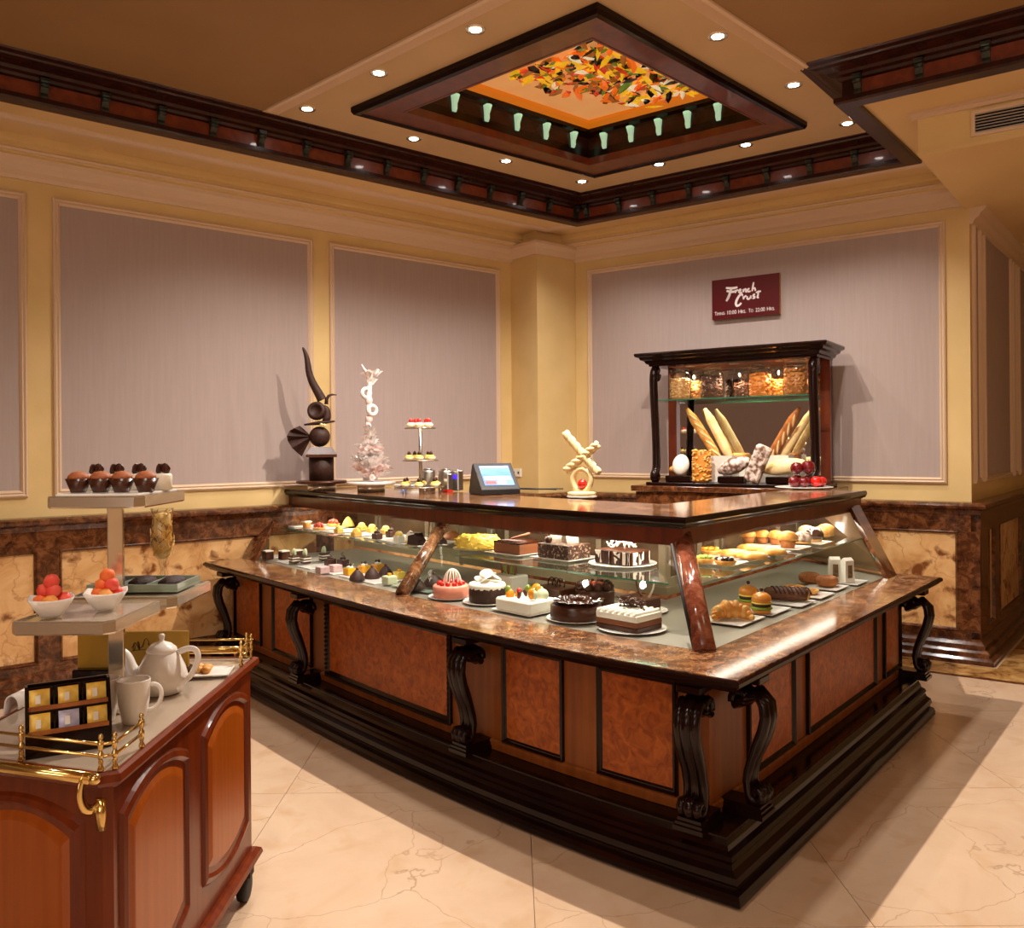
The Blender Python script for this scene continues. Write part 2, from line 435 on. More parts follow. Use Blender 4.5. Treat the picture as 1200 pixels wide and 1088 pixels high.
ru = [(sR(690), sR(1110))]
r_st = [(0, .5), (sR(1123), LEN_R+.055)]
wr = wall('wall_right', FR, -.25, LEN_R, ZC, r_st, ru)
ku = [(sK(1140.5), sK(1148)), (sK(1152), sK(1184)), (sK(1186.5), sK(1191)), (sK(1193), sK(1193)+1.0)]
k_st = [(0, sK(1148)), (sK(1155), sK(1161)), (sK(1187), sK(1193))]
wk = wall('wall_corridor', FK, 0, 6, ZC, k_st, ku)
MB().box(-5.4, 6, -2.6, -2.45, 0, ZC).build('wall_back', M['mould'], kind='structure'); MB().box(-5.5, -5.3, -2.6, 3.9, 0, ZC).build('wall_lounge', M['fabric'], kind='structure'); MB().box(5.8, 6, -2.6, 11, 0, ZC).build('wall_far', M['cream'], kind='structure')
# outer corner filler of right wall / corridor wall
path_room = [WC+uL*LEFT_LEN, WC, WR, WR+uK*6]
def run(name, prof, mt, path=path_room):
    return MB().sweep(path, prof).build(name, mt, kind='structure')
# dado cap, upper cornice on the walls, stepped skirting
run('trim_1', [(0, 1.0), (.06, 1.0), (.066, 1.012), (.075, 1.03), (.10, 1.045), (.105, 1.06), (.095, 1.072), (.07, 1.082), (0, 1.085)], M['emperador'])
run('baseboard_right', [(0, 0), (.15, 0), (.15, .03), (.135, .045), (.12, .05), (.12, .075), (.105, .09), (.09, .095), (.09, .12), (.07, .14), (.056, .15), (0, .15)], M['emperador'])
run('trim_2', [(0, Z_TOP-.07), (.02, Z_TOP-.07), (.03, Z_TOP-.05), (.06, Z_TOP-.03), (.07, Z_TOP-.01), (.10, Z_TOP+.02), (.105, Z_TOP+.045), (0, Z_TOP+.045)], M['mould'], [WC+uL*LEFT_LEN, WC, WR])
run('trim_3', [(0, ZD-.11), (.02, ZD-.11), (.03, ZD-.085), (.06, ZD-.06), (.07, ZD-.04), (.10, ZD-.015), (.105, ZD), (0, ZD)], M['mould'], [WR+uK*.001, WR+uK*6])
# cove steps between cornice and soffit
run('trim_4', [(0, Z_TOP+.045), (.15, Z_TOP+.045), (.16, Z_TOP+.06), (.16, ZS-.05), (.175, ZS-.04), (.175, ZS), (0, ZS)], M['cream'], [WC+uL*LEFT_LEN, WC, WR])
run('trim_5', [(.38, ZS), (.385, ZS-.012), (.41, ZS-.02), (.45, ZS-.02), (.475, ZS-.01), (.48, ZS)], M['mould'], [WC+uL*LEFT_LEN, WC, WR-uR*.03])
run('trim_6', [(.16, Z_TOP+.05), (.176, Z_TOP+.05), (.18, Z_TOP+.065), (.16, Z_TOP+.075)], M['mould'], [WC+uL*LEFT_LEN, WC, WR-uR*.03])

# corner pilaster
pil = empty('wall_corner', (WC.x, WC.y, 0), kind='structure')
q0 = G(604, 430, 1.5) if False else None
# plan: front face between photo columns 602 (edge 630) and 675
pa = WC+uL*sL(600); 
pE = WC+uL*.47+nL*.22
pb = WC+uR*sR(676)
poly = [pa, pa+nL*.16, pE, pb+nR*.05, pb, WC]
# keep the outer edge on photo column 630
def fit_edge(px, a, n):
    best = None
    for i in range(400):
        d = i*.002; p = a+n*d; e = abs(proj((p.x, p.y, 2.2))[0]-px)
        if best is None or e < best[0]: best = (e, d)
    return a+n*best[1]
edge = fit_edge(630, pa, nL)
poly = [pa, edge, pb+nR*.02, pb, WC]
mp_ = MB().prism(poly, 0, ZC); mp_.build('pilaster', M['cream'], pil, world=True)
cap = MB().sweep([pa-nL*0, edge, pb+nR*.02], [(0, Z_TOP-.05), (.02, Z_TOP-.05), (.04, Z_TOP-.03), (.06, Z_TOP-.005), (.09, Z_TOP+.02), (.09, Z_TOP+.045), (0, Z_TOP+.045)])
# sweep's outward side must face the room
cap.build('capital_moulding', M['mould'], pil, world=True)
dd = MB().sweep([pa, edge, pb+nR*.02], [(0, 0), (.03, 0), (.03, 1.0), (.07, 1.03), (.09, 1.06), (.06, 1.083), (0, 1.085)]); dd.build('wainscot', M['emperador'], pil, world=True)

# ---- soffit ring and dropped corridor bulkhead
A0 = G(0, 114, ZS); A1 = G(676, 263, ZS); A2 = G(1078, 188, ZS); A3 = G(1005, 120, ZS); A4 = G(1200, 75, ZS)
dA = (A0-A1).normalized(); A0 = A1+dA*8.0
A4 = A3+(A4-A3).normalized()*4
sof = [A0, A1, A2, A3, A4, A4+Vector((3, 4)), WR+uK*6, WR, WC, WC+uL*8]
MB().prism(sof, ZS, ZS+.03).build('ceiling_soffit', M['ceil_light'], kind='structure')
BX = G(1076, 183, ZD)
dF = (A4-A3).normalized()
dB = uR.copy()
bk = MB().prism([BX, BX+dB*4, BX+dB*4+uK*8, WR+uK*7, WR+Vector((-.02, .02))], ZD, ZS)
bo = bk.build('ceiling_bulkhead', M['ceil_light'], kind='structure')
fB = Face(BX, dB, Vector((dB.y, -dB.x)))
m = MB(); fB.box(m, -.004, 3.5, 0, .012, ZD, ZD+.02); m.build('edge_bead', M['cream'], bo)
m = MB(); fB.box(m, 0.0, 3.5, 0, .006, ZD+.02, ZS-.03); m.build('front_face', M['cream'], bo)
m = MB(); fB.box(m, -.03, 3.5, 0, .03, ZS-.035, ZS-.015); fB.box(m, -.05, 3.5, 0, .05, ZS-.015, ZS); m.build('crown_moulding', M['mould'], bo)
# ventilation grille
v0 = on_line(1139, BX, dB, 3.2); ve = empty('vent_grille', fB.p(v0, .006, ZD+.05), label='slatted air conditioning grille in the cream ceiling bulkhead at upper right', cat='vent')
m = MB(); fB.frame(m, v0, v0+.9, ZD+.045, ZS-.05, .02, [(0, .006), (0, .02), (.018, .02), (.02, .008)]); m.build('frame', M['mould'], ve, world=True)
m = MB(); fB.box(m, v0+.01, v0+.89, .004, .008, ZD+.055, ZS-.06); m.build('backing', M['black'], ve, world=True)
nsl = 7
for i in range(nsl):
    z = ZD+.068+i*(ZS-ZD-.14)/(nsl-1)
    m = MB(); fB.box(m, v0+.015, v0+.885, .008, .016, z-.003, z+.003); m.build('slat', M['steel'], ve, world=True)

# ---- dark cornice beam around the soffit
bpath = [A0, A1, A2, A3, A4]
beam = empty('trim_7', (A1.x, A1.y, ZS), kind='structure')
BP = [(-.01, ZS+.02), (-.01, ZS-.018), (0, ZS-.022), (.085, ZS-.022), (.095, ZS-.012), (.095, ZS+.012), (.06, ZS+.018), (.06, ZS+.1), (.075, ZS+.105), (.085, ZS+.118), (.11, ZS+.125), (.12, ZS+.14), (.15, ZS+.15), (.165, ZS+.155), (.19, ZS+.16), (.2, ZS+.168), (.235, ZS+.172), (.245, ZC), (-.01, ZC)]
MB().sweep(bpath, BP).build('cornice', M['beam'], beam, world=True)
cb = None
def corbel_mb():
    m = MB()
    prof = [(0, 0), (.018, .0), (.024, .012), (.02, .03), (.034, .05), (.046, .062), (.05, .085), (0, .085)]
    n = len(prof); wd = .018
    vs = [(-wd, -d, z) for d, z in prof]+[(wd, -d, z) for d, z in prof]
    fs = [tuple(range(n)), tuple(range(2*n-1, n-1, -1))]+[(i, n+i, n+(i+1) % n, (i+1) % n) for i in range(n)]
    m.add(vs, fs); m.box(-.022, .022, -.054, 0, .085, .1); m.tube([(-.02, -.04, .068), (.02, -.04, .068)], .014, 8)
    return m
cbs = []
def corbels(a, b, off, z, step, start=.1, rev=False, master=[None]):
    d = (b-a); L = d.length; d = d.normalized(); n = Vector((d.y, -d.x))
    k = 0; s = start
    while s < L-.05:
        p = a+d*s+n*off
        rz = math.atan2(n.y, n.x)+math.pi/2
        if master[0] is None: o = corbel_mb().build('corbel', M['corbel'], beam); master[0] = o
        else: o = master[0].copy(); COL.objects.link(o); o.parent = beam
        o.location = (p.x-beam.location.x, p.y-beam.location.y, z-beam.location.z); o.rotation_euler = (0, 0, rz)
        s += step; k += 1
corbels(A1, A1+dA*5.4, .0, ZS, .33) if False else None
corbels(A1+dA*5.6, A1, .06, ZS+.014, .30, .12)
corbels(A1, A2, .06, ZS+.014, .30, .14)
corbels(A3, A3+dF*2.6, .06, ZS+.014, .30, .02)
# reddish frieze boards between the mouldings
for (a, b) in ((A0, A1), (A1, A2), (A3, A4)):
    d = (b-a).normalized(); fc = Face(a, d, Vector((d.y, -d.x))); m = MB(); fc.box(m, .0, (b-a).length-.06, .058, .0615, ZS+.024, ZS+.096); m.build('frieze_board', M['frieze'], beam, world=True)

# ---- upper ceiling with coffer
zo = ZC-.02
CO = [G(x, y, zo) for x, y in ((411, 129), (697, 205), (946, 146), (700, 6))]      # left, far, right, near (outer)
CI = [G(x, y, ZC-.045) for x, y in ((476, 131), (690, 193), (894, 145), (694, 46))]  # inner opening
def quad_ring(mb, A, B, za, zb):
    n = len(A); vs = [(p[0], p[1], za) for p in A]+[(p[0], p[1], zb) for p in B]
    mb.add(vs, [(i, (i+1) % n, n+(i+1) % n, n+i) for i in range(n)]); return mb
c0 = sum(CO, Vector((0, 0)))/4
big = [Vector((-6, c0.y)), Vector((c0.x, 10)), Vector((7, c0.y)), Vector((c0.x, -6))]
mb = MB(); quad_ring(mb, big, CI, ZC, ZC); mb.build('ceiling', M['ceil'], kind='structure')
def meet(a, b, c, d):
    u, v = b-a, d-c; t = ((c-a).x*v.y-(c-a).y*v.x)/(u.x*v.y-u.y*v.x); return a+u*t
bl0, bl1 = G(313, 127, ZC), G(563, 0, ZC); br0, br1 = G(947, 76, ZC), G(832, 0, ZC)
PN = meet(bl0, bl1, br0, br1)
inner = [bl0+(bl0-bl1)*.3, A1+Vector((0, .25)), A2+Vector((.1, .05)), br0+(br0-br1)*.3, PN]
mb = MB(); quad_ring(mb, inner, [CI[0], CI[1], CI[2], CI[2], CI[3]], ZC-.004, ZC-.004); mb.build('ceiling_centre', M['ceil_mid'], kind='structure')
cof = empty('ceiling_coffer', (c0.x, c0.y, ZC), label='square dark wooden coffer frame in the ceiling with lit glass corbels inside', cat='ceiling coffer')
def lerp4(A, B, t): return [a*(1-t)+b*t for a, b in zip(A, B)]
mb = MB(); rings = [(0, ZC), (0, ZC-.03), (.05, ZC-.05), (.16, ZC-.055), (.2, ZC-.04), (.22, ZC-.04)]
for (t0, z0), (t1, z1) in zip(rings, rings[1:]): quad_ring(mb, lerp4(CO, CI, t0), lerp4(CO, CI, t1), z0, z1)
mb.build('outer_moulding', M['black'], cof, world=True)
mb = MB(); rings = [(.2, ZC-.042), (.92, ZC-.046), (.94, ZC-.05), (1, ZC-.05), (1, ZC)]
for (t0, z0), (t1, z1) in zip(rings, rings[1:]): quad_ring(mb, lerp4(CO, CI, t0), lerp4(CO, CI, t1), z0, z1)
mb.build('flat_frame', M['wood_red'], cof, world=True)
ci = sum(CI, Vector((0, 0)))/4
CW = [p+(p-ci)*.05 for p in CI]
mb = MB(); quad_ring(mb, CI, CW, ZC-.05, ZC-.0); quad_ring(mb, CW, CW, ZC, ZC+.07); mb.build('lower_moulding', M['black'], cof, world=True)
mb = MB(); quad_ring(mb, CW, CW, ZC+.07, ZC+.15); mb.build('frieze', M['beam'], cof, world=True)
CW2 = [ci+(p-ci)*.97 for p in CW]
mb = MB(); quad_ring(mb, CW, CW, ZC+.15, ZC+.17); quad_ring(mb, CW, CW2, ZC+.17, ZC+.185); quad_ring(mb, CW2, CW2, ZC+.185, ZC+.21); mb.build('upper_moulding', M['black'], cof, world=True)
CW3 = [ci+(p-ci)*.93 for p in CW]
mb = MB(); quad_ring(mb, CW2, CW3, ZC+.21, ZC+.235); quad_ring(mb, CW3, CW3, ZC+.235, ZC+.26); mb.build('glowing_ledge', mat('amber_lit_ledge', rgb(206, 120, 30), .4, emit=.35, ecol=rgb(230, 130, 20)), cof, world=True, label='amber glowing inner ledge')  # emission stands in for hidden cove lights on the ledge
mb = MB(); mb.prism(CW, ZC+.26, ZC+.3); m_back = mat('peach_backlit_panel', rgb(224, 168, 110), .5, emit=.42, ecol=rgb(226, 160, 96), col2=rgb(234, 186, 128), scale=5)
mb.build('backlit_panel', m_back, cof, world=True)
def gcorb():
    m = MB()
    rows = []
    for z, d, wd in ((0, .010, .013), (.02, .018, .0155), (.05, .017, .0165), (.078, .028, .020), (.1, .036, .0225)):
        rows.append([(-wd, 0, z), (-wd, -d, z), (-wd*.4, -d*1.25, z), (wd*.4, -d*1.25, z), (wd, -d, z), (wd, 0, z)])
    m.loft(rows, smooth=False); k = len(m.v); m.f.append((0, 1, 2, 3, 4, 5)); m.sm.append(False); m.f.append((k-1, k-2, k-3, k-4, k-5, k-6)); m.sm.append(False)
    return m
gm = None
for i in range(4):
    a, b = CW[i], CW[(i+1) % 4]; d = (b-a); L = d.length; d = d.normalized(); n = Vector((d.y, -d.x))
    if n.dot(ci-a) < 0: n = -n
    for t in np.linspace(.1, .9, 6):
        p = a+d*(L*float(t)); rz = math.atan2(n.y, n.x)+math.pi/2
        if gm is None: o = gcorb().build('glass_corbel', M['mint'], cof); gm = o
        else: o = gm.copy(); COL.objects.link(o); o.parent = cof
        o.location = (p.x-c0.x, p.y-c0.y, .055); o.rotation_euler = (0, 0, rz)
# stained glass bouquet under the backlit panel
art = empty('glass_flower_art', (ci.x, ci.y, ZC+.25), label='colourful glass flower and leaf artwork glowing inside the ceiling coffer', cat='glass art')
ucols = dict(yellow=(236, 190, 30), orange=(232, 110, 24), red=(196, 52, 24), green=(90, 120, 34), dark=(24, 26, 20), amber=(150, 90, 30), pale=(232, 226, 190))
rnd = random.Random(3)
eU = (CI[1]-CI[0]).normalized(); eV = (CI[2]-CI[1]).normalized()
pieces = {k: MB() for k in ucols}
for k in range(1100):
    a = rnd.uniform(-.5, .5); b = rnd.uniform(-.5, .5)
    # bouquet: band along both diagonals, dense near side; keep pale gaps toward the far corners
    dens = (1 if (b < .02+.2*math.sin(5*a)) else 0) or (abs(a) < .16 and b < .34)
    if not dens: continue
    cx, cy = ci.x+eU.x*a*1.45+eV.x*-b*1.1, ci.y+eU.y*a*1.45+eV.y*-b*1.1
    q = Vector((cx, cy)); 
    L0 = (CI[1]-CI[0]).length
    c = rnd.choice(['yellow', 'yellow', 'orange', 'orange', 'red', 'green', 'dark', 'dark', 'amber', 'amber', 'pale']); ang = rnd.uniform(0, 6.28)
    ln, wd = rnd.uniform(.03, .07), rnd.uniform(.014, .03)
    Mx = Matrix.Translation((cx, cy, ZC+.235+rnd.uniform(-.035, .015))) @ Matrix.Rotation(ang, 4, 'Z') @ Matrix.Rotation(rnd.uniform(-.5, .5), 4, 'Y') @ Matrix.Rotation(rnd.uniform(-.5, .5), 4, 'X')
    vs = [(-ln, 0, 0), (-ln*.4, wd, .006), (ln*.5, wd*.8, .006), (ln, 0, 0), (ln*.5, -wd*.8, .006), (-ln*.4, -wd, .006), (0, 0, -.008)]
    vs = [Mx @ Vector(v) for v in vs]
    pieces[c].add(vs, [(i, (i+1) % 6, 6) for i in range(6)]+[(5, 4, 3, 2, 1, 0)])
for k, c in ucols.items():
    mm = mat('art_glass_'+k, rgb(*c), .15, emit=.0 if k == 'dark' else .45, ecol=rgb(*c), coat=.3)
    pieces[k].build('petals', mm, art, world=True, kind='stuff', label=k.replace('dark', 'black').replace('pale', 'pale cream')+' glass petals and leaves')
# pale ceiling bands
def band(a, b, name, wpx):
    pa_, pb_ = G(*a, ZC), G(*b, ZC); d = (pb_-pa_).normalized(); pb_ = PN
    prof = [(-.004, ZC), (-.004, ZC-.012), (.012, ZC-.018), (.02, ZC-.01), (.03, ZC-.022), (.04, ZC-.012), (.05, ZC-.022), (.06, ZC-.012), (.07, ZC-.02), (.08, ZC-.012), (.08, ZC)]
    if wpx < 0: prof = [(-u, z) for u, z in prof]
    MB().sweep([pa_, pb_], prof).build(name, M['mould'], kind='structure')
band((313, 127), (563, 0), 'trim_8', -.115)
band((947, 76), (832, 0), 'trim_9', .115)
# ---- downlights
DL = [(360, 128, 'far left end of the left row'), (444, 86, 'middle of the left row'), (557, 35, 'nearest of the left row'), (841, 43, 'nearest of the right row'), (930, 100, 'middle of the right row, by the beam corner'), (993, 145, 'touching the beam at the right end'),
      (485, 163, 'left of the three below the coffer edge'), (593, 189, 'second from left below the coffer edge'), (682, 213, 'at the far corner of the coffer'), (772, 193, 'just right of the far coffer corner'), (874, 170, 'right of the coffer over the sign wall')]
d0 = None
for i, (px, py, where) in enumerate(DL):
    p = G(px, py, ZC-.006)
    lab = 'small round recessed ceiling downlight, '+where
    if d0 is None:
        o = empty('downlight', (p.x, p.y, ZC), label=lab, cat='downlight', group='recessed downlights around the coffer'); d0 = o
        MB().lathe([(.030, -.004), (.036, -.008), (.048, -.008), (.052, -.002), (.052, .0)], 24).build('ring', M['chrome'], o)
        MB().lathe([(0.0, -.0065), (.029, -.0062)], 20).build('bulb', M['lamp'], o)
    else:
        o = copy_tree(d0); place(o, (p.x, p.y, ZC), 0, lab)
    lamp('SPOT', 'downlight_beam', (p.x, p.y, ZC-.03), 55 if i < 6 else 42, COOL, (p.x, p.y, 0), spot_size=R(120), spot_blend=.6, shadow_soft_size=.03)
# ================================================================== DISPLAY COUNTER
HC, HL = .74, 1.19
C0 = G(866, 799.5, HC); CR = G(1105, 676.5, HC)
dR = (CR-C0).normalized(); LR = (CR-C0).length
ax = Vector((-math.sqrt(.5), math.sqrt(.5))); ay = Vector((math.sqrt(.5), math.sqrt(.5)))
_p = [G(x, y, HC) for x, y in ((238, 659), (350, 690), (460, 717), (580, 746), (680, 767), (780, 785))]
_U = np.array([(p-C0).dot(ax) for p in _p]); _W = np.array([(p-C0).dot(ay) for p in _p])
_A = np.stack([_U, _U**2, _U**3], 1); KF = np.linalg.lstsq(_A, _W, rcond=None)[0]
UEND = float(_U[0])
def cur(u):
    wv = KF[0]*u+KF[1]*u*u+KF[2]*u**3; return C0+ax*u+ay*wv
def wing_left(off, n=28, u1=None, u0=-.6):
    """front curve of the left wing moved inward by off; runs left end -> corner"""
    u1 = UEND if u1 is None else u1; out = []
    for i in range(n+1):
        u = u1+(u0-u1)*i/n; a, b = cur(u-.01), cur(u+.01); t = (a-b).normalized()   # toward corner
        nrm = Vector((-t.y, t.x)); out.append(cur(u)+nrm*off)
    return out
nRin = Vector((-dR.y, dR.x))
def u_for(off, px, z):
    return min((UEND+.01*i for i in range(-60, 130)), key=lambda u: abs(proj((*wing_left(off, 1, u)[0], z))[0]-px))
_uc = {}
def inset(dl, dr, ends=(0, 0), ext=None):
    """whole front line: left wing inset dl, right wing inset dr, meeting in a mitre;
    above the worktop the case widens towards both walls (ext 0..1)"""
    if ext is None: ext = min(1, max(0, (dl-.32)/.3))
    if ext not in _uc: _uc[ext] = UEND+ext*(u_for(.66, 312, HL)-UEND)
    ends = (ends[0], ends[1]-.43*ext)
    left = wing_left(dl, 40, u0=-.6, u1=_uc[ext]); q = C0+nRin*dr
    out = []
    for i, p in enumerate(left):
        side = (p-q).dot(nRin)
        if side < 0:
            a = left[i-1]; sa = (a-q).dot(nRin); t = sa/(sa-side); out.append(a+(p-a)*t); break
        out.append(p)
    while len(out) > 3 and (out[-2]-out[-1]).length < .13: out.pop(-2)
    out.append(q+dR*(LR-ends[1]))
    return out
def split(path): return path[:-1], path[-2:]
def seg_at(path, px, z):
    """(point, direction) where the path passes photo column px"""
    best = None
    for a, b in zip(path, path[1:]):
        d = b-a; L = d.length; k = max(2, int(L/.004))
        for i in range(k):
            p = a+d*(i/k); e = abs(proj((p.x, p.y, z))[0]-px)
            if best is None or e < best[0]: best = (e, p, d.normalized())
    return best[1], best[2]
def sub(path, px0, px1, z):
    """piece of a path between two photo columns"""
    dense = []
    for a, b in zip(path, path[1:]):
        k = max(2, int((b-a).length/.05))
        dense += [a+(b-a)*(i/k) for i in range(k)]
    dense.append(path[-1])
    return [p for p in dense if px0 <= proj((p.x, p.y, z))[0] <= px1]

ctr = empty('display_counter', (C0.x, C0.y, 0), label='L-shaped dark wood and marble bakery display counter with slanted glass', cat='display counter')
def part(mb, name, mt, **k): return mb.build(name, mt, ctr, world=True, **k)
E0 = inset(0, 0)
# plinth with stepped mouldings
ZP = .19
B = inset(.0, .0, (0, .17))
part(MB().sweep(B, [(-.12, 0), (-.02, 0), (-.005, .012), (-.005, .03), (-.012, .045), (-.03, .05), (-.03, .062), (-.022, .072), (-.026, .092), (-.048, .104), (-.055, .118), (-.05, .13), (-.056, .142), (-.075, .15), (-.08, .165), (-.09, ZP-.008), (-.1, ZP), (-.12, ZP)]), 'plinth', M['black'])
# body
BO = .20
body = inset(BO, BO, (0, .14))
part(MB().sweep(body, [(-.1, ZP), (0, ZP), (0, HC-.06), (-.1, HC-.06)]), 'body', M['wood_trim'])
# bottom rail and top rail, slightly proud
part(MB().sweep(body, [(-.01, ZP), (.012, ZP), (.012, .225), (.006, .232), (-.01, .232)]), 'bottom_rail', M['wood_trim'])
part(MB().sweep(body, [(-.01, .655), (.014, .655), (.03, .672), (.03, HC-.06), (-.01, HC-.06)]), 'top_rail', M['black'])
def panel(px0, px1, z0=.235, z1=.652, ornate=False, mt=None):
    p = sub(body, px0, px1, .45)
    if len(p) < 2: return
    fw = .035 if ornate else .022
    L = sum((b-a).length for a, b in zip(p, p[1:]))
    # trim path for inner panel
    def cut(path, d):
        out = list(path)
        for rev in (0, 1):
            if rev: out.reverse()
            rem = d
            while len(out) > 2 and (out[1]-out[0]).length < rem: rem -= (out[1]-out[0]).length; out.pop(0)
            v = (out[1]-out[0]); out[0] = out[0]+v.normalized()*rem
            if rev: out.reverse()
        return out
    inner = cut(p, fw)
    fr = MB()
    P1 = [(0, 0), (.016, 0), (.02, .005), (.012, .012), (.012, .016), (.006, fw), (0, fw)]
    def bar(z, up):
        prof = [(u, z+(v if up else -v)) for u, v in P1]; fr.sweep(p, prof)
    bar(z0, True); bar(z1, False)
    for (a, b) in ((p[0], p[1]), (p[-1], p[-2])):
        d = (b-a).normalized(); n = Vector((d.y, -d.x)); 
        if n.y > 0: n = -n
        vs = []
        for z in (z0, z1):
            for (u, v) in P1: q = a+d*v+n*u; vs.append((q.x, q.y, z))
        k = len(P1); fr.add(vs, [tuple(range(k)), tuple(range(2*k-1, k-1, -1))]+[(i, k+i, k+(i+1) % k, (i+1) % k) for i in range(k)])
    pn = part(MB().sweep(inner, [(-.004, z0+fw-.004), (.006, z0+fw-.004), (.006, z1-fw+.004), (-.004, z1-fw+.004)]), 'burl_panel', mt or M['burl'])
    fo = fr.build('panel_frame', M['black'], pn, world=True)
    if ornate:
        eg = MB(); 
        for zz in (z0+.008, z1-.008):
            d = 0
            for a, b in zip(p, p[1:]):
                k = max(1, int(round((b-a).length/.022)))
                for i in range(k):
                    q = a+(b-a)*((i+.5)/k); t = (b-a).normalized(); n = Vector((t.y, -t.x))
                    eg.ball((q.x+n.x*.02, q.y+n.y*.02, zz), .008, 6, 4)
        for a in (p[0], p[-1]):
            t = (p[1]-p[0]).normalized(); n = Vector((t.y, -t.x)); s_ = 1 if a is p[0] else -1
            for i in range(17):
                q = a+t*(.008*s_)+n*.02; eg.ball((q.x, q.y, z0+.02+i*(z1-z0-.04)/16), .008, 6, 4)
        eg.build('egg_moulding', M['black'], pn, world=True, kind='stuff')
for a in ((276, 311), (320, 369), (586, 673), (692, 806)): panel(*a)
panel(384, 537, .225, .66, ornate=True)
for a in ((868, 933), (940, 1027), (1031, 1060)): panel(*a)
# countertop: wooden moulding and marble slab
part(MB().sweep(E0, [(-.1, HC-.062), (-.09, HC-.062), (-.07, HC-.058), (-.045, HC-.052), (-.035, HC-.042), (-.02, HC-.038), (-.012, HC-.028), (0, HC-.022), (0, HC-.01), (-.006, HC-.004), (-.1, HC-.004)]), 'countertop_moulding', M['black'])

# deck inside the case
deck_back = (1.22, .95)
DZ = HC-.022
def strip(dl0, dr0, dl1, dr1, z0, z1, ends=.02):
    a = inset(dl0, dr0, (0, ends)); b = inset(dl1, dr1, (0, ends))
    b2 = []
    # resample b so both have equal counts
    nL_ = len(a)-1
    bl = b[:-1]
    cum = [0]
    for p, q in zip(bl, bl[1:]): cum.append(cum[-1]+(q-p).length)
    for i in range(nL_):
        t = cum[-1]*i/(nL_-1); j = max(k for k in range(len(cum)) if cum[k] <= t+1e-9); j = min(j, len(bl)-2)
        b2.append(bl[j]+(bl[j+1]-bl[j])*((t-cum[j])/max(1e-6, cum[j+1]-cum[j])))
    b2.append(b[-1]); mb = MB(); n = len(a); vs = []
    for i in range(n): vs += [(a[i].x, a[i].y, z0), (b2[i].x, b2[i].y, z0), (b2[i].x, b2[i].y, z1), (a[i].x, a[i].y, z1)]
    fs = []
    for i in range(n-1):
        for j in range(4): fs.append((i*4+j, (i+1)*4+j, (i+1)*4+(j+1) % 4, i*4+(j+1) % 4))
    fs += [(0, 1, 2, 3), tuple((n-1)*4+j for j in (3, 2, 1, 0))]
    return mb.add(vs, fs)
part(strip(.012, .012, .31, .26, HC-.004, HC, .012), 'marble_countertop', M['counter_marble'])
part(strip(.09, .09, .24, .24, ZP-.01, ZP-.002, .17), 'plinth_top', M['black'])
part(strip(.09, .09, .27, .23, HC-.06, HC-.005, .1), 'countertop_core', M['black'])
part(strip(.27, .23, 1.22, .95, DZ-.02, DZ), 'display_deck', M['deck'])
# lower back wall of the cabinet (staff side)
part(strip(1.18, .92, 1.22, .95, .0, DZ-.02), 'staff_side_panel', M['wood_red'])
# ledge on top
LF = (.66, .53); LB = (1.30, 1.0)
Lf = inset(*LF, (0, .02))
part(strip(LF[0]+.01, LF[1]+.01, LB[0], LB[1], HL-.02, HL, .05), 'marble_ledge', M['counter_marble'])
part(MB().sweep(Lf, [(-.06, HL-.05), (-.03, HL-.05), (-.024, HL-.044), (-.01, HL-.04), (-.006, HL-.03), (0, HL-.024), (0, HL-.008), (-.006, HL+.001), (-.016, HL+.001), (-.016, HL-.02), (-.06, HL-.02)]), 'ledge_moulding', M['black'])
part(MB().sweep(inset(LF[0]+.035, LF[1]+.035, (0, .03)), [(-.03, HL-.125), (0, HL-.125), (0, HL-.05), (-.03, HL-.05)]), 'fascia', M['wood_red'])
part(strip(LF[0]+.07, LF[1]+.07, LB[0]-.02, LB[1]-.02, HL-.05, HL-.02, .05), 'ledge_underside', M['beam'])
# back frame of the case: champagne sliding doors
BK = (1.22, .95)
bp = inset(*BK, (0, .06))
part(MB().sweep(bp, [(-.02, HC), (.015, HC), (.015, HC+.04), (-.02, HC+.04)]), 'back_track', M['frame_alu'])
part(MB().sweep(bp, [(-.02, HL-.1), (.015, HL-.1), (.015, HL-.05), (-.02, HL-.05)]), 'back_track', M['frame_alu'])
bl, br = split(bp)
def doors(path, n):
    L = sum((b-a).length for a, b in zip(path, path[1:]))
    def at(s):
        for a, b in zip(path, path[1:]):
            l = (b-a).length
            if s <= l: return a+(b-a)*(s/l), (b-a).normalized()
            s -= l
        return path[-1], (path[-1]-path[-2]).normalized()
    for i in range(n):
        s0, s1 = L*i/n+.004, L*(i+1)/n-.004
        a, t = at(s0); b, _ = at(s1); d = (b-a).normalized(); f = Face(a, d, Vector((d.y, -d.x))); l = (b-a).length
        off = .0 if i % 2 else -.012
        mb = MB(); f.frame(mb, 0, l, HC+.04, HL-.1, .045, [(0, off), (0, off+.012), (.042, off+.012), (.045, off+.004)])
        do = part(mb, 'sliding_door', M['frame_alu'])
        mb = MB(); f.box(mb, .043, l-.043, off, off+.004, HC+.083, HL-.143); mb.build('dark_pane', M['door_dark'], do, world=True)
        mb = MB(); f.box(mb, .012, .03, off+.012, off+.02, HC+.16, HC+.24); mb.build('handle', M['steel'], do, world=True)
doors(bl, 5); doors(br, 3)
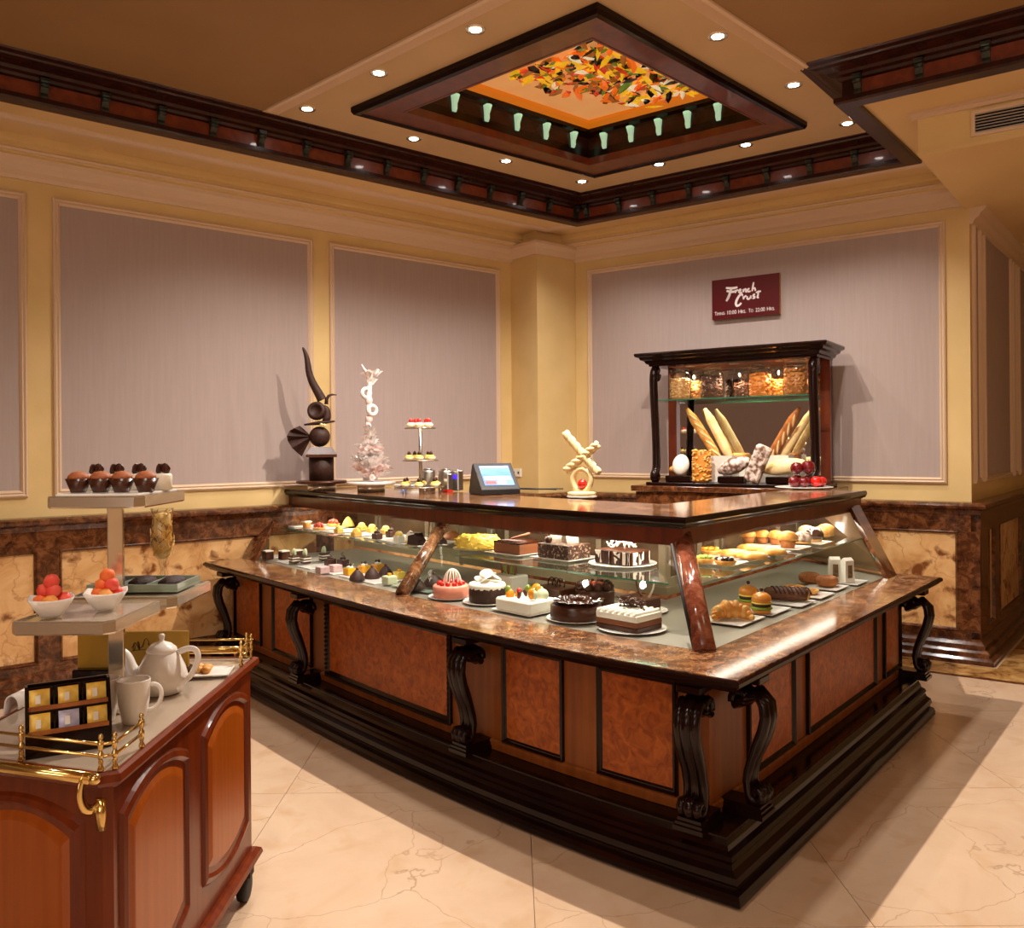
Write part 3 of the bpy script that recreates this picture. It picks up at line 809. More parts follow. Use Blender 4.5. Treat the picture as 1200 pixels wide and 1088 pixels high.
# glass panes: slanted front
gb = (.29, .24); gt = (.70, .565); ZG0, ZG1 = HC, HL-.11
def slanted(px_list, wing):
    a = inset(*gb, (0, .10)); b = inset(*gt, (0, .10))
    a, b = (split(a)[wing], split(b)[wing])
    def res(path, n):
        cum = [0]
        for p, q in zip(path, path[1:]): cum.append(cum[-1]+(q-p).length)
        out = []
        for i in range(n+1):
            t = cum[-1]*i/n; j = max(k for k in range(len(cum)) if cum[k] <= t+1e-9); j = min(j, len(path)-2)
            out.append(path[j]+(path[j+1]-path[j])*((t-cum[j])/max(1e-6, cum[j+1]-cum[j])))
        return out
    return res(a, 40), res(b, 40)
ga, gbk = slanted(None, 0); ra, rb = slanted(None, 1)
def line_pt(a, b, i, t, z0=ZG0, z1=ZG1): 
    p = a[i]+(b[i]-a[i])*t; return Vector((p.x, p.y, z0+(z1-z0)*t))
def pane(a, b, i0, i1, name='glass_pane', t0=.0, t1=1.0):
    mb = MB(); rows = []
    for t in (t0, t1): rows.append([line_pt(a, b, i, t) for i in range(i0, i1+1)])
    mb.loft(rows, smooth=True); return part(mb, name, M['glass'], fix=False)
# mid post index: bottom at photo column 472
def idx_for(a, px, z): return min(range(len(a)), key=lambda i: abs(proj((a[i].x, a[i].y, z))[0]-px))
im = idx_for(ga, 474, HC)
pane(ga, gbk, 2, im-1); pane(ga, gbk, im+1, 39); pane(ra, rb, 1, 38)
# marble posts: half-round columns
def post(p0, p1, r, name='marble_post', flat=1.0, mt=None):
    m_ = MB().tube([p0, p1], r, 14, flat=flat); return part(m_, name, mt or M['red_marble'])
def out_pt(a, b, i, t, d): 
    return line_pt(a, b, i, t)
pc0 = G3(826, 763, HC); pc1 = G3(800, 632, HL-.10); post(pc0, pc1+(pc1-pc0)*.05, .042)
pm0 = G3(471, 697, HC); pm1 = G3(524, 606, HL-.10); post(pm0, pm1+(pm1-pm0)*.02, .036, mt=M['counter_marble'])
m_ = MB().tube([G3(813, 761, HC), G3(787, 638, HL-.10)], .006, 8); part(m_, 'black_glass_edge', M['rubber'])
# end cheeks: slanted marble boards with a dark glass side
def cheek(a, b, i, tdir, wd):
    p0, p1 = line_pt(a, b, i, -.12), line_pt(a, b, i, 1.1)
    t = Vector((tdir.x, tdir.y, 0)).normalized()*wd
    ax_ = (p1-p0).normalized(); nn = ax_.cross(t.normalized())
    if nn.y > 0: nn = -nn
    p0 = Vector((p0.x, p0.y, HC)) if False else p0
    vs = []
    for p in (p0, p1):
        for (u, v) in ((-.5, 0), (.5, 0), (.5, 1), (-.5, 1)): vs.append(p+t*u+nn*(.03*v)-nn*.01)
    part(MB().add(vs, [(3, 2, 1, 0), (4, 5, 6, 7), (0, 1, 5, 4), (1, 2, 6, 5), (2, 3, 7, 6), (3, 0, 4, 7)]), 'marble_cheek', M['emperador'])
tl = (ga[1]-ga[0]).normalized(); cheek(ga, gbk, 1, tl, .20); cheek(ra, rb, 39, dR, .17)
# closed end walls of the case
def endwall(a, b, i, back, s_in):
    mb = MB(); t = s_in*.012
    f0, f1 = line_pt(a, b, i, .02), line_pt(a, b, i, 1.0)
    pl = [f0, Vector((back.x, back.y, HC)), Vector((back.x, back.y, HL-.05)), f1]
    vs = [p for p in pl]+[p+t for p in pl]
    mb.add(vs, [(0, 1, 2, 3), (7, 6, 5, 4), (0, 4, 5, 1), (1, 5, 6, 2), (2, 6, 7, 3), (3, 7, 4, 0)]); part(mb, 'case_end_wall', M['door_dark'])
endwall(ga, gbk, 0, bl[0], Vector((tl.x, tl.y, 0))); endwall(ra, rb, 40, br[-1], Vector((-dR.x, -dR.y, 0)))
# inner glass partition at the mid post, and at the corner
def partition(i, name):
    b0 = wing_left(1.18, 40, u0=-.6)
    f0 = line_pt(ga, gbk, i, .0); f1 = line_pt(ga, gbk, i, .98)
    q = min(bl, key=lambda p: (p-Vector((f1.x, f1.y))).length)
    pl = [f0, Vector((q.x, q.y, HC+.04)), Vector((q.x, q.y, HL-.1)), f1]
    part(MB().add(pl, [(0, 1, 2, 3)]), name, M['glass_green'], fix=False)
partition(im+1, 'glass_partition')
# glass shelves
ZSH = .92
def shelf(path0, path1, name='glass_shelf'):
    mb = MB(); rows = []
    n = len(path0); vs = []
    for i in range(n): vs += [(path0[i].x, path0[i].y, ZSH-.008), (path1[i].x, path1[i].y, ZSH-.008), (path1[i].x, path1[i].y, ZSH), (path0[i].x, path0[i].y, ZSH)]
    top = MB(); fs = []
    for i in range(n-1): fs += [(i*4+1, (i+1)*4+1, (i+1)*4+2, i*4+2), (i*4+2, (i+1)*4+2, (i+1)*4+3, i*4+3), (i*4, (i+1)*4, (i+1)*4+1, i*4+1)]
    top.add(vs, fs); so = part(top, name, M['glass_green'], fix=False)
    ev = [v for i in range(n) for v in (vs[i*4], vs[i*4+3])]
    ed = MB(); ed.add(ev, [(i*2+1, (i+1)*2+1, (i+1)*2, i*2) for i in range(n-1)]); ed.build('polished_edge', M['glass_edge'], so, world=True, fix=False)
def resamp(path, n):
    cum = [0]
    for p, q in zip(path, path[1:]): cum.append(cum[-1]+(q-p).length)
    out = []
    for i in range(n+1):
        t = cum[-1]*i/n; j = max(k for k in range(len(cum)) if cum[k] <= t+1e-9); j = min(j, len(path)-2)
        out.append(path[j]+(path[j+1]-path[j])*((t-cum[j])/max(1e-6, cum[j+1]-cum[j])))
    return out
s0 = resamp(split(inset(.60, .45))[0], 60); s1 = resamp(split(inset(1.17, .9))[0], 60)
k0 = [i for i in range(61) if proj((s0[i].x, s0[i].y, ZSH))[0] < 507][-1]; k1 = [i for i in range(61) if proj((s0[i].x, s0[i].y, ZSH))[0] > 531][0]
k2 = [i for i in range(61) if proj((s0[i].x, s0[i].y, ZSH))[0] < 784][-1]
shelf(s0[2:k0+1], s1[2:k0+1]); shelf(s0[k1:k2+1], s1[k1:k2+1])
r0 = resamp(split(inset(.6, .47, (0, .16)))[1], 10); r1 = resamp(split(inset(1.17, .92, (0, .16)))[1], 10)
shelf([r0[0]+dR*.03]+r0[1:], [r1[0]+dR*.0]+r1[1:])
# shelf brackets
for (pa_, z) in ((s1[4], 0), (s1[k0-2], 0), (s1[k1+2], 0), (s1[k2-6], 0), (r1[2], 0), (r1[8], 0)):
    part(MB().box(pa_.x-.012, pa_.x+.012, pa_.y-.012, pa_.y+.012, HC, HL-.1), 'shelf_upright', M['frame_alu'])
# light strips under the ledge
for pth, nm in ((sub(inset(LF[0]+.10, LF[1]+.10), 330, 500, 1.07), 0), (sub(inset(LF[0]+.10, LF[1]+.10), 530, 795, 1.07), 1)):
    part(MB().sweep(pth, [(-.02, HL-.072), (.0, HL-.072), (.0, HL-.052), (-.02, HL-.052)]), 'light_strip', M['strip'])
q = split(inset(LF[0]+.10, LF[1]+.10))[1]
part(MB().sweep([q[0]+dR*.1, q[1]-dR*.15], [(-.02, HL-.072), (.0, HL-.072), (.0, HL-.052), (-.02, HL-.052)]), 'light_strip', M['strip'])
# S-scroll brackets
def scroll_bracket():
    """local frame: +x outward from the body face, z up, y across"""
    m = MB()
    cl = []
    for i in range(15): a = R(-60)+i*R(20); rr = .011+.002*i; cl.append((.075+rr*math.cos(a)*1.0, .595+rr*math.sin(a)))
    cl += [(.130, .62), (.158, .585), (.163, .54), (.152, .49), (.132, .44), (.112, .39), (.099, .345), (.094, .31), (.098, .285)]
    foot = []
    for i in range(13): a = R(165)-i*R(25); rr = .030-.0018*i; foot.append((.128+rr*math.cos(a), .272+rr*math.sin(a)))
    foot = [(.1, .27), (.105, .255), (.118, .245), (.135, .245), (.148, .256), (.15, .272), (.14, .284), (.127, .283), (.122, .273), (.13, .268)]
    full = cl+foot
    wds = [.038]*len(full)
    for off, r_, h in ((-.030, .0165, 0), (0, .021, 0), (.030, .0165, 0)):
        k = len(full); rr = [r_*(1.25 if 15 <= i < 20 else 1) for i in range(k)]
        m.tube([(x, off, z) for x, z in full], rr, 8)
    return m
def pad():
    m = MB(); m.box(0, .15, -.045, .045, .655, .682, bev=.004)
    return m
def block():
    m = MB()
    for (z0, z1, e) in ((ZP, .205, .056), (.205, .218, .05), (.218, .232, .044)): m.box(0, .105+e, -e, e, z0, z1)
    return m
def web():
    m = MB(); prof = [(-.001, .66), (.10, .655), (.125, .6), (.13, .54), (.11, .46), (.085, .38), (.075, .31), (.1, .25), (.12, .235), (-.001, .235)]
    vs = [(x, -.008, z) for x, z in prof]+[(x, .008, z) for x, z in prof]; n = len(prof)
    return m
bk0 = None
def bracket(px, z=.45, right=False, extra=0):
    global bk0
    wing = split(body)[1 if right else 0]
    p, d = seg_at(wing, px, z)
    n = Vector((d.y, -d.x)); rz = math.atan2(n.y, n.x)
    if bk0 is None:
        o = scroll_bracket().build('scroll_bracket', M['black'], ctr); pad().build('top_pad', M['black'], o); block().build('foot_block', M['black'], o); bk0 = o
    else: o = copy_tree(bk0, ctr)
    o.location = (p.x-C0.x, p.y-C0.y, 0); o.rotation_euler = (0, 0, rz)
    return o
bracket(283); bracket(373); bracket(568); bracket(838); bracket(850, right=True); bracket(1066, right=True)
# case lights
def case_light(path, e):
    path = resamp(path, 1); a, b = path[0], path[-1]; c = (a+b)/2; L = (b-a).length
    o = lamp('AREA', 'case_strip_light', (c.x, c.y, HL-.08), e, (1, .90, .74), None, shape='RECTANGLE', size=L, size_y=.05)
    d = b-a; o.rotation_euler = (0, 0, math.atan2(d.y, d.x))
z_ = inset(.85, .66)
case_light([p for p in sub(z_, 340, 500, 1.07)][::max(1, len(sub(z_, 340, 500, 1.07))-1)], 9)
case_light([p for p in sub(z_, 560, 800, 1.07)][::max(1, len(sub(z_, 560, 800, 1.07))-1)], 10)
q = split(z_)[1]; case_light([q[0]+dR*.25, q[1]-dR*.2], 9)
# ================================================================== PASTRY MATERIALS
M['choc'] = mat('dark_chocolate', rgb(62, 30, 16), .3, col2=rgb(78, 40, 22), scale=30)
M['choc_matt'] = mat('cocoa_chocolate', rgb(46, 22, 13), .6, col2=rgb(62, 32, 20), scale=60, bump=.2)
M['choc_gloss'] = mat('glossy_ganache', rgb(56, 24, 12), .12, coat=.6)
M['milk'] = mat('milk_chocolate_mousse', rgb(128, 74, 44), .5)
M['cream_w'] = mat('whipped_cream', rgb(246, 240, 224), .5, sss=.1)
M['lemon'] = mat('lemon_cream', rgb(240, 214, 96), .45, sss=.1)
M['sponge'] = mat('yellow_sponge', rgb(222, 166, 66), .7, col2=rgb(236, 190, 96), scale=60, bump=.2)
M['mango'] = mat('mango_jelly', rgb(238, 170, 24), .2, coat=.3)
M['pink'] = mat('pink_glaze', rgb(232, 150, 124), .35, sss=.1)
M['pinkcake'] = mat('lilac_mousse', rgb(196, 160, 160), .5, col2=rgb(212, 180, 176), scale=50)
M['red'] = mat('red_berries', rgb(196, 30, 22), .2, coat=.4)
M['strawb'] = mat('strawberry_pieces', rgb(206, 56, 38), .3, col2=rgb(226, 110, 84), scale=80, coat=.3)
M['green'] = mat('kiwi_green', rgb(128, 150, 48), .3, coat=.2)
M['palegreen'] = mat('pale_pistachio', rgb(206, 214, 176), .5)
M['orange'] = mat('orange_fruit', rgb(240, 150, 24), .3, coat=.2)
M['bread'] = mat('golden_crust', rgb(206, 132, 52), .5, col2=rgb(232, 182, 100), scale=18, bump=.25, bscale=60)
M['bread_dark'] = mat('brown_crust', rgb(142, 78, 34), .55, col2=rgb(186, 116, 58), scale=14, bump=.3, bscale=50)
M['bread_pale'] = mat('pale_crust', rgb(226, 190, 126), .6, col2=rgb(242, 220, 170), scale=12, bump=.2, bscale=40)
M['flour'] = mat('floured_rye_crust', rgb(112, 76, 56), .8, col2=rgb(224, 208, 196), scale=26, bump=.3, lo=.42, hi=.6)
M['bun'] = mat('glazed_bun', rgb(206, 122, 36), .3, col2=rgb(226, 154, 62), scale=6, coat=.3)
M['almond'] = mat('pale_nuts', rgb(222, 178, 116), .5, col2=rgb(196, 142, 82), scale=40)
M['walnut'] = mat('dark_nuts', rgb(74, 42, 28), .5, col2=rgb(104, 62, 40), scale=40)
M['chips'] = mat('orange_snack_pieces', rgb(214, 116, 36), .4, col2=rgb(236, 158, 70), scale=40)
M['biscuit'] = mat('brown_biscuits', rgb(176, 108, 50), .55, col2=rgb(200, 136, 72), scale=40)
M['speckle'] = mat('speckled_chocolate', rgb(56, 30, 20), .5, col2=rgb(190, 160, 130), scale=90, lo=.55, hi=.66)
M['zebra'] = mat('zebra_chocolate', rgb(48, 26, 18), .35, col2=rgb(232, 222, 206), scale=22, stretch=(1, 1, .35), lo=.52, hi=.55, detail=1, dist=1.5)
M['sugar'] = mat('pulled_sugar', rgb(248, 242, 238), .25, coat=.3)
M['sugar_pink'] = mat('pink_pulled_sugar', rgb(244, 216, 210), .25, coat=.3)
M['dough'] = mat('ivory_salt_dough', rgb(238, 218, 168), .6, col2=rgb(228, 202, 146), scale=20)
M['apple'] = mat('dark_red_fruit_skin', rgb(84, 6, 14), .15, col2=rgb(120, 18, 22), scale=8, coat=.5)
M['kraft'] = mat('clear_window_with_snack', rgb(150, 122, 92), .3, col2=rgb(90, 70, 50), scale=60)
M['plastic'] = mat('black_plastic', rgb(36, 34, 36), .4)
M['screen'] = mat('lit_blue_screen', rgb(70, 110, 190), .2, emit=.55, ecol=rgb(90, 140, 225), col2=rgb(120, 160, 220), scale=14, stretch=(.3, 1, 1))
M['teal_glass'] = mat('green_glass_dish', rgb(142, 158, 142), .06, coat=.5)
M['candy'] = mat('orange_sugared_jelly', rgb(238, 100, 40), .5, col2=rgb(246, 140, 70), scale=30, sss=.2)
M['candy2'] = mat('red_sugared_jelly', rgb(230, 66, 50), .5, col2=rgb(240, 110, 90), scale=30, sss=.2)
M['candy3'] = mat('amber_sugared_jelly', rgb(240, 150, 60), .5, col2=rgb(248, 180, 100), scale=30, sss=.2)
M['tea'] = mat('dark_tea_leaves', rgb(36, 22, 20), .7, col2=rgb(60, 34, 28), scale=120, bump=.4)
M['noodle'] = mat('golden_noodle_strands', rgb(244, 186, 84), .4, col2=rgb(255, 224, 150), scale=30)
M['goldcard'] = mat('gold_card', rgb(160, 118, 26), .4, metal=.3)
M['foil'] = mat('gold_foil_sachet', rgb(226, 176, 40), .3, col2=rgb(250, 226, 130), scale=30, metal=.3, coat=.5)
M['foil_blue'] = mat('lilac_foil_sachet', rgb(160, 162, 206), .3, col2=rgb(214, 216, 240), scale=30, metal=.2, coat=.5)
M['laminate'] = mat('grey_laminate', rgb(178, 160, 140), .12, coat=.6)
M['jar'] = glass('jar_glass', (.93, .95, .94), refl=.14)
M['cart_red'] = mat('cherry_veneer', rgb(96, 34, 8), .28, spec=.35, col2=rgb(116, 46, 12), scale=40, stretch=(1, 1, .06), coat=.2)
M['cart_panel'] = mat('amber_cherry_panel', rgb(152, 72, 12), .28, spec=.35, col2=rgb(164, 82, 20), scale=50, stretch=(1, 1, .04), coat=.2)

def blob(mb, c, s, jit=.0, n=12, m=8, rz=0, rx=0, rnd=None):
    Mx = (Matrix.Rotation(rz, 3, 'Z') @ Matrix.Rotation(rx, 3, 'X'))
    return mb.ball(c, 1, n, m, s, Mx, jit, rnd)
def rbox(mb, w_, d_, h, z=0, b=.004): return mb.box(-w_/2, w_/2, -d_/2, d_/2, z, z+h, bev=b)
def cyl(mb, r, h, z=0, n=28, e=.004, c=(0, 0)): return mb.lathe([(r-e, z), (r, z+e), (r, z+h-e), (r-e, z+h), (0, z+h)], n, (c[0], c[1], 0))
WING_L = math.atan2((cur(1.6)-cur(1.9)).y, (cur(1.6)-cur(1.9)).x)   # heading of the left wing
WING_R = math.atan2(dR.y, dR.x)
def wl_dir(p):
    u = (p-C0).dot(ax); t = cur(u+.02)-cur(u-.02); t = -t if t.x < 0 else t
    return math.atan2(t.y, t.x)
def smp(pts, k=2):
    P = [Vector(p) for p in pts]
    for _ in range(k):
        Q = [P[0]]
        for a, b in zip(P, P[1:]): Q += [a*.75+b*.25, a*.25+b*.75]
        P = Q+[P[-1]]
    return P
def sq_plate(w_, d_=None, name='square_plate'):
    d_ = d_ or w_; m = MB(); rows = []
    for (f_, z) in ((.62, 0), (.66, .003), (1, .009), (1, .012), (.95, .012), (.9, .0105), (.0, .010)):
        rows.append([(sx*w_/2*f_, sy*d_/2*f_, z) for sx, sy in ((-1, -1), (1, -1), (1, 1), (-1, 1))])
    m.loft(rows, smooth=False, closed=True); m.f.append((3, 2, 1, 0)); m.sm.append(False)
    return m
def rd_plate(r): return MB().lathe([(r*.6, 0), (r*.63, .003), (r*.97, .009), (r, .011), (r*.985, .013), (r*.93, .0108), (0, .0105)], 40)
def flat_tray(w_, d_): return MB().box(-w_/2, w_/2, -d_/2, d_/2, 0, .008, bev=.003)
def put(o, px, py, z, rz=0): p = G(px, py, z); o.location = (p.x, p.y, z); o.rotation_euler = (0, 0, rz); return o
def plate(mb, name, px, py, z, rz, label, group=None, mt='white'):
    o = mb.build(name, M[mt], label=label, cat='plate' if 'plate' in name else 'tray', group=group); return put(o, px, py, z, rz)

# ================================================================== LEFT END OF THE CASE: SMALL DESSERTS
ZT = ZSH+.0092; ZK = DZ+.0092
tw = 0
mid_sh = inset(.80, .6); mid_dk = inset(.58, .5)
for k, px in enumerate((359, 381, 405, 431, 456, 477)):
    p, d = seg_at(split(mid_sh)[0], px, ZSH); rz = wl_dir(p)
    o = flat_tray(.17, .28).build('serving_tray', M['white'], label='white rectangular tray on the upper glass shelf, left bay, %s' % ['leftmost of the six', 'second from the left end', 'third from the left end', 'fourth from the left end', 'second from the marble post', 'rightmost, next to the marble post'][k], cat='tray', group='white trays on the upper left shelf')
    o.location = (p.x, p.y, ZSH+.0005); o.rotation_euler = (0, 0, rz)
for k, px in enumerate((328, 355, 382, 409, 433, 457)):
    p, d = seg_at(split(mid_dk)[0], px, DZ); rz = wl_dir(p)
    o = flat_tray(.18, .32).build('serving_tray', M['white'], label='white rectangular tray on the lower deck, left bay, %s' % ['leftmost of the six', 'second from the left end', 'third from the left end', 'fourth from the left end', 'second from the marble post', 'rightmost, next to the marble post'][k], cat='tray', group='white trays on the lower left deck')
    o.location = (p.x, p.y, DZ+.0005); o.rotation_euler = (0, 0, rz)

def dsquare(base, top, h=.05, w_=.055, layers=None, name='square_dessert'):
    e = empty(name); m = MB(); rbox(m, w_, w_, h); m.build('base', M[base], e)
    if layers:
        for i in range(2): l_ = MB(); rbox(l_, w_+.002, w_+.002, h*.14, h*(.28+.34*i), .001); l_.build('cream_layer', M[layers], e)
    if top: top(e, h)
    return e
def t_leaf(e, h):
    for a in (-.5, .6):
        m = MB(); blob(m, (.01*(1 if a > 0 else -1), 0, h+.022), (.006, .014, .026), n=8, m=6, rz=a, rx=a*.5); m.build('chocolate_leaf', M['palegreen'], e)
def t_curl(e, h):
    m = MB(); m.tube([(.012*math.cos(t), .012*math.sin(t), h+.004+.007*t) for t in np.linspace(0, 6, 16)], .003, 6); m.build('curl', M['choc'], e)
    m = MB(); blob(m, (0, 0, h+.006), (.02, .02, .012)); m.build('rosette', M['choc_matt'], e)
def t_white(e, h): m = MB(); rbox(m, .058, .058, .008, h, .002); m.build('white_top', M['cream_w'], e)
def t_berry(e, h):
    m = MB(); blob(m, (0, 0, h+.004), (.022, .022, .012)); m.build('cream_dot', M['cream_w'], e)
    for i in range(3): m = MB(); blob(m, (.011*math.cos(2.1*i), .011*math.sin(2.1*i), h+.018), (.009,)*3, n=8, m=6); m.build('blackberry', M['choc_matt'], e)
def t_yel(e, h): m = MB(); blob(m, (0, 0, h), (.026, .026, .026)); m.build('lemon_dome', M['lemon'], e)
def t_straw(e, h):
    for i in range(4): m = MB(); blob(m, (.014*math.cos(1.6*i), .014*math.sin(1.6*i), h+.008), (.013, .011, .012), .1, 8, 6); m.build('strawberry_piece', M['strawb'], e)
def t_cube(e, h):
    m = MB(); rbox(m, .02, .02, .016, h, .003); m.build('mango_cube', M['mango'], e)
def domepot(mt, r=.036, h=.05, knob=True, name='chocolate_kiss'):
    e = empty(name); m = MB(); m.lathe([(r, 0), (r*1.02, h*.12), (r*.9, h*.4), (r*.55, h*.75), (r*.2, h), (0, h*1.05)], 20); m.build('body', M[mt], e)
    if knob: m = MB(); blob(m, (0, 0, h*1.08), (.009, .009, .008), n=8, m=6); m.build('knob', M['choc'], e)
    return e
def cup(mt, top, r=.03, h=.04, name='dessert_cup'):
    e = empty(name); m = MB(); m.lathe([(r*.85, 0), (r, h), (0, h*.98)], 18); m.build('filling', M[mt], e)
    m = MB(); m.lathe([(r*.88, 0), (r*1.04, h*1.25)], 18); m.build('glass', M['jar'], e)
    if top: top(e, h)
    return e
def cone(mt, name='cream_cone'):
    e = empty(name); m = MB(); m.lathe([(.042, 0), (.04, .012), (.03, .035), (.016, .055), (0, .068)], 16, wob=lambda a, z: 1+.08*math.sin(7*a+z*120)); m.build('cream', M[mt], e)
    m = MB(); cyl(m, .044, .006, 0, 18, .002); m.build('biscuit_base', M['sponge'], e)
    return e
def berrytart(name='berry_tart'):
    e = empty(name); m = MB(); m.lathe([(.034, 0), (.042, .018), (.038, .018), (.034, .012), (0, .012)], 18, wob=lambda a, z: 1+.03*math.sin(14*a)); m.build('crust', M['bread'], e)
    rr = random.Random(5)
    for i in range(9):
        a = i*2.4; q = .009*math.sqrt(i)
        m = MB(); blob(m, (q*math.cos(a), q*math.sin(a), .026+.012*(1-q/.03)), (.012, .011, .013), .06, 8, 6, rnd=rr); m.build('berry', M['strawb'], e)
    return e
sm = []
def D(o, px, py, z, label, group, cat='dessert', sc_=1.0):
    put(o, px, py, z, WING_L); o['label'] = label; o['category'] = cat; o['group'] = group; o.scale = (sc_,)*3; return o
gU, gD = 'small desserts on the upper left shelf', 'small desserts on the lower left deck'
# upper shelf, left to right
D(cup('orange', t_white), 359.5, 619, ZT, 'small layered orange dessert in a clear cup at the left end of the upper shelf', gU)
A = D(berrytart(), 374, 621.5, ZT, 'bright red berry tart on upper left shelf, left of the two', gU, sc_=1.1)
o = copy_tree(A); D(o, 391, 617, ZT, 'red berry tart on upper left shelf, right of the two, beside the yellow cone', gU, sc_=1.1)
D(cone('lemon'), 408, 617, ZT, 'pale yellow cream cone on the upper left shelf', gU, sc_=1.05)
B_ = D(dsquare('sponge', t_yel, .03), 397, 625, ZT, 'low yellow sponge square in front of the red tarts on the upper shelf', gU, sc_=.9)
for px, py, lb in ((417.5, 629, 'yellow topped sponge square at the shelf front, left of the dark curl square'), (424, 622, 'yellow topped sponge square behind the front row, left one'), (436, 624, 'yellow topped sponge square behind the dark curl square'), (452, 626, 'yellow topped sponge square behind and between the two dark squares')):
    D(copy_tree(B_), px, py, ZT, lb, gU)
C_ = D(dsquare('choc', t_curl, .036, .052), 442, 632, ZT, 'dark chocolate square with a curl on the front of the upper shelf', gU)
D(copy_tree(C_), 458, 629.5, ZT, 'dark chocolate square with a curl on the upper shelf, right of the front one', gU)
D(dsquare('cream_w', t_yel, .042, .05), 467.5, 636, ZT, 'white cube dessert with a yellow dome on the upper shelf', gU)
D(cone('cream_w'), 481, 635, ZT, 'white cream cone on the upper shelf near the marble post', gU, sc_=1.0)
w_ = empty('chocolate_wedge'); m = MB(); m.add([(-.05, -.03, 0), (.05, -.03, 0), (.05, .03, 0), (-.05, .03, 0), (-.045, -.028, .05), (.02, -.028, .065), (.02, .028, .065), (-.045, .028, .05), (.05, -.03, .03), (.05, .03, .03)],
    [(3, 2, 1, 0), (4, 5, 6, 7), (0, 1, 8, 5, 4), (2, 3, 7, 6, 9), (3, 0, 4, 7), (1, 2, 9, 8), (5, 8, 9, 6)]); m.build('sponge', M['choc_matt'], w_)
m = MB(); rbox(m, .06, .05, .004, .066, .001); m.build('glaze', M['choc_gloss'], w_); D(w_, 488, 638.5, ZT, 'dark chocolate wedge on the upper shelf touching the marble post', gU)
# lower deck
L_ = D(dsquare('choc', t_white, .055, .06), 314, 656, ZK, 'dark square dessert with a white top at the left end of the lower deck', gD)
D(copy_tree(L_), 333, 656, ZK, 'dark dessert with a pale top behind the layered cakes, left one', gD)
D(copy_tree(L_), 349, 655, ZK, 'dark dessert with a pale top behind the layered cakes, right one', gD)
L2 = D(dsquare('choc', t_leaf, .05, .055, 'cream_w'), 345, 660, ZK, 'layered chocolate and cream square with white leaves, left of the three', gD)
D(copy_tree(L2), 358, 660.5, ZK, 'layered chocolate and cream square with white leaves, middle of the three', gD)
D(copy_tree(L2), 380, 657, ZK, 'layered chocolate and cream square with white leaves, right of the three', gD)
L3 = D(dsquare('choc', t_curl, .045, .06), 387, 663, ZK, 'dark curl topped square behind the pink cakes, left one', gD)
D(copy_tree(L3), 402, 664, ZK, 'dark curl topped square behind the pink cakes, right one', gD)
L4 = D(dsquare('pinkcake', None, .042, .066), 378, 672, ZK, 'lilac pink mousse square on the lower deck, left of the pair', gD)
D(copy_tree(L4), 393, 670, ZK, 'lilac pink mousse square on the lower deck, right of the pair', gD)
L5 = D(dsquare('mango', t_berry, .042, .06), 410, 674, ZK, 'yellow mango square with dark berries on the lower deck, front left one', gD)
D(copy_tree(L5), 427, 671, ZK, 'yellow mango square with dark berries on the lower deck, middle one', gD)
D(copy_tree(L5), 443, 669, ZK, 'yellow mango square with dark berries on the lower deck, right one behind the chocolate kisses', gD)
L6 = D(domepot('choc_matt', .045, .062), 418.5, 680.5, ZK, 'pointed chocolate kiss on the lower deck, left of the three', gD)
D(copy_tree(L6), 436, 678, ZK, 'pointed chocolate kiss on the lower deck, middle of the three', gD)
D(copy_tree(L6), 452, 675.5, ZK, 'pointed chocolate kiss on the lower deck, right of the three', gD)
D(dsquare('palegreen', t_cube, .045, .065), 456.5, 684.5, ZK, 'pale green white cube with mango pieces by the foot of the marble post', gD)
D(dsquare('lemon', t_cube, .04, .055), 468, 678, ZK, 'small yellow cube dessert half hidden by the marble post', gD)
# ================================================================== MIDDLE BAY: LARGE CAKES
gP = 'white cake plates in the middle bay'
def cakeroot(name, px, py, z, label, rz, cat='cake'):
    p = G(px, py, z); return empty(name, (p.x, p.y, z), rz, label, cat)
def bays(px, z, off): p, d = seg_at(split(inset(off, .6))[0], px, z); return wl_dir(p)
rzM = bays(650, ZSH, .8)
PZ = .0128
# shelf
plate(rd_plate(.14), 'round_plate', 560, 644, ZSH+.0005, 0, 'round white plate under the yellow flaked cake on the glass shelf', gP)
plate(sq_plate(.26, .24), 'rectangular_plate', 606, 649, ZSH+.0005, rzM, 'rectangular white plate under the plain chocolate cake on the shelf', gP)
plate(sq_plate(.27, .24), 'rectangular_plate', 662, 655, ZSH+.0005, rzM, 'rectangular white plate under the speckled block cake on the shelf', gP)
plate(rd_plate(.165), 'round_plate', 729.5, 662, ZSH+.0005, 0, 'round white plate under the zebra sided cake on the shelf', gP)
e = cakeroot('flaked_ring_cake', 560, 642.5, ZSH+PZ+.004, 'round yellow cake covered with golden almond flakes on the glass shelf', rzM)
m = MB(); m.lathe([(.10, 0), (.115, .02), (.112, .055), (.095, .068), (.05, .062), (0, .06)], 28, wob=lambda a, z: 1+.04*math.sin(9*a)); m.build('sponge', M['lemon'], e)
rr = random.Random(8); m = MB()
for i in range(170):
    a = rr.uniform(0, 6.28); t = rr.uniform(0, 1); r_ = .117 if t < .6 else rr.uniform(.03, .11); z = t/.6*.06 if t < .6 else .066
    Mx = Matrix.Translation((r_*math.cos(a), r_*math.sin(a), z)) @ Matrix.Rotation(rr.uniform(0, 6), 4, 'Z') @ Matrix.Rotation(rr.uniform(-1.2, 1.2), 4, 'X')
    m.add([Mx @ Vector(v) for v in ((-.016, 0, 0), (0, .009, .004), (.016, 0, 0), (0, -.009, .003))], [(0, 1, 2, 3)])
m.build('almond_flakes', M['lemon'], e, kind='stuff', fix=False)
e = cakeroot('chocolate_cake', 607, 647, ZSH+PZ, 'square plain chocolate cake with a chocolate stick on the glass shelf', rzM)
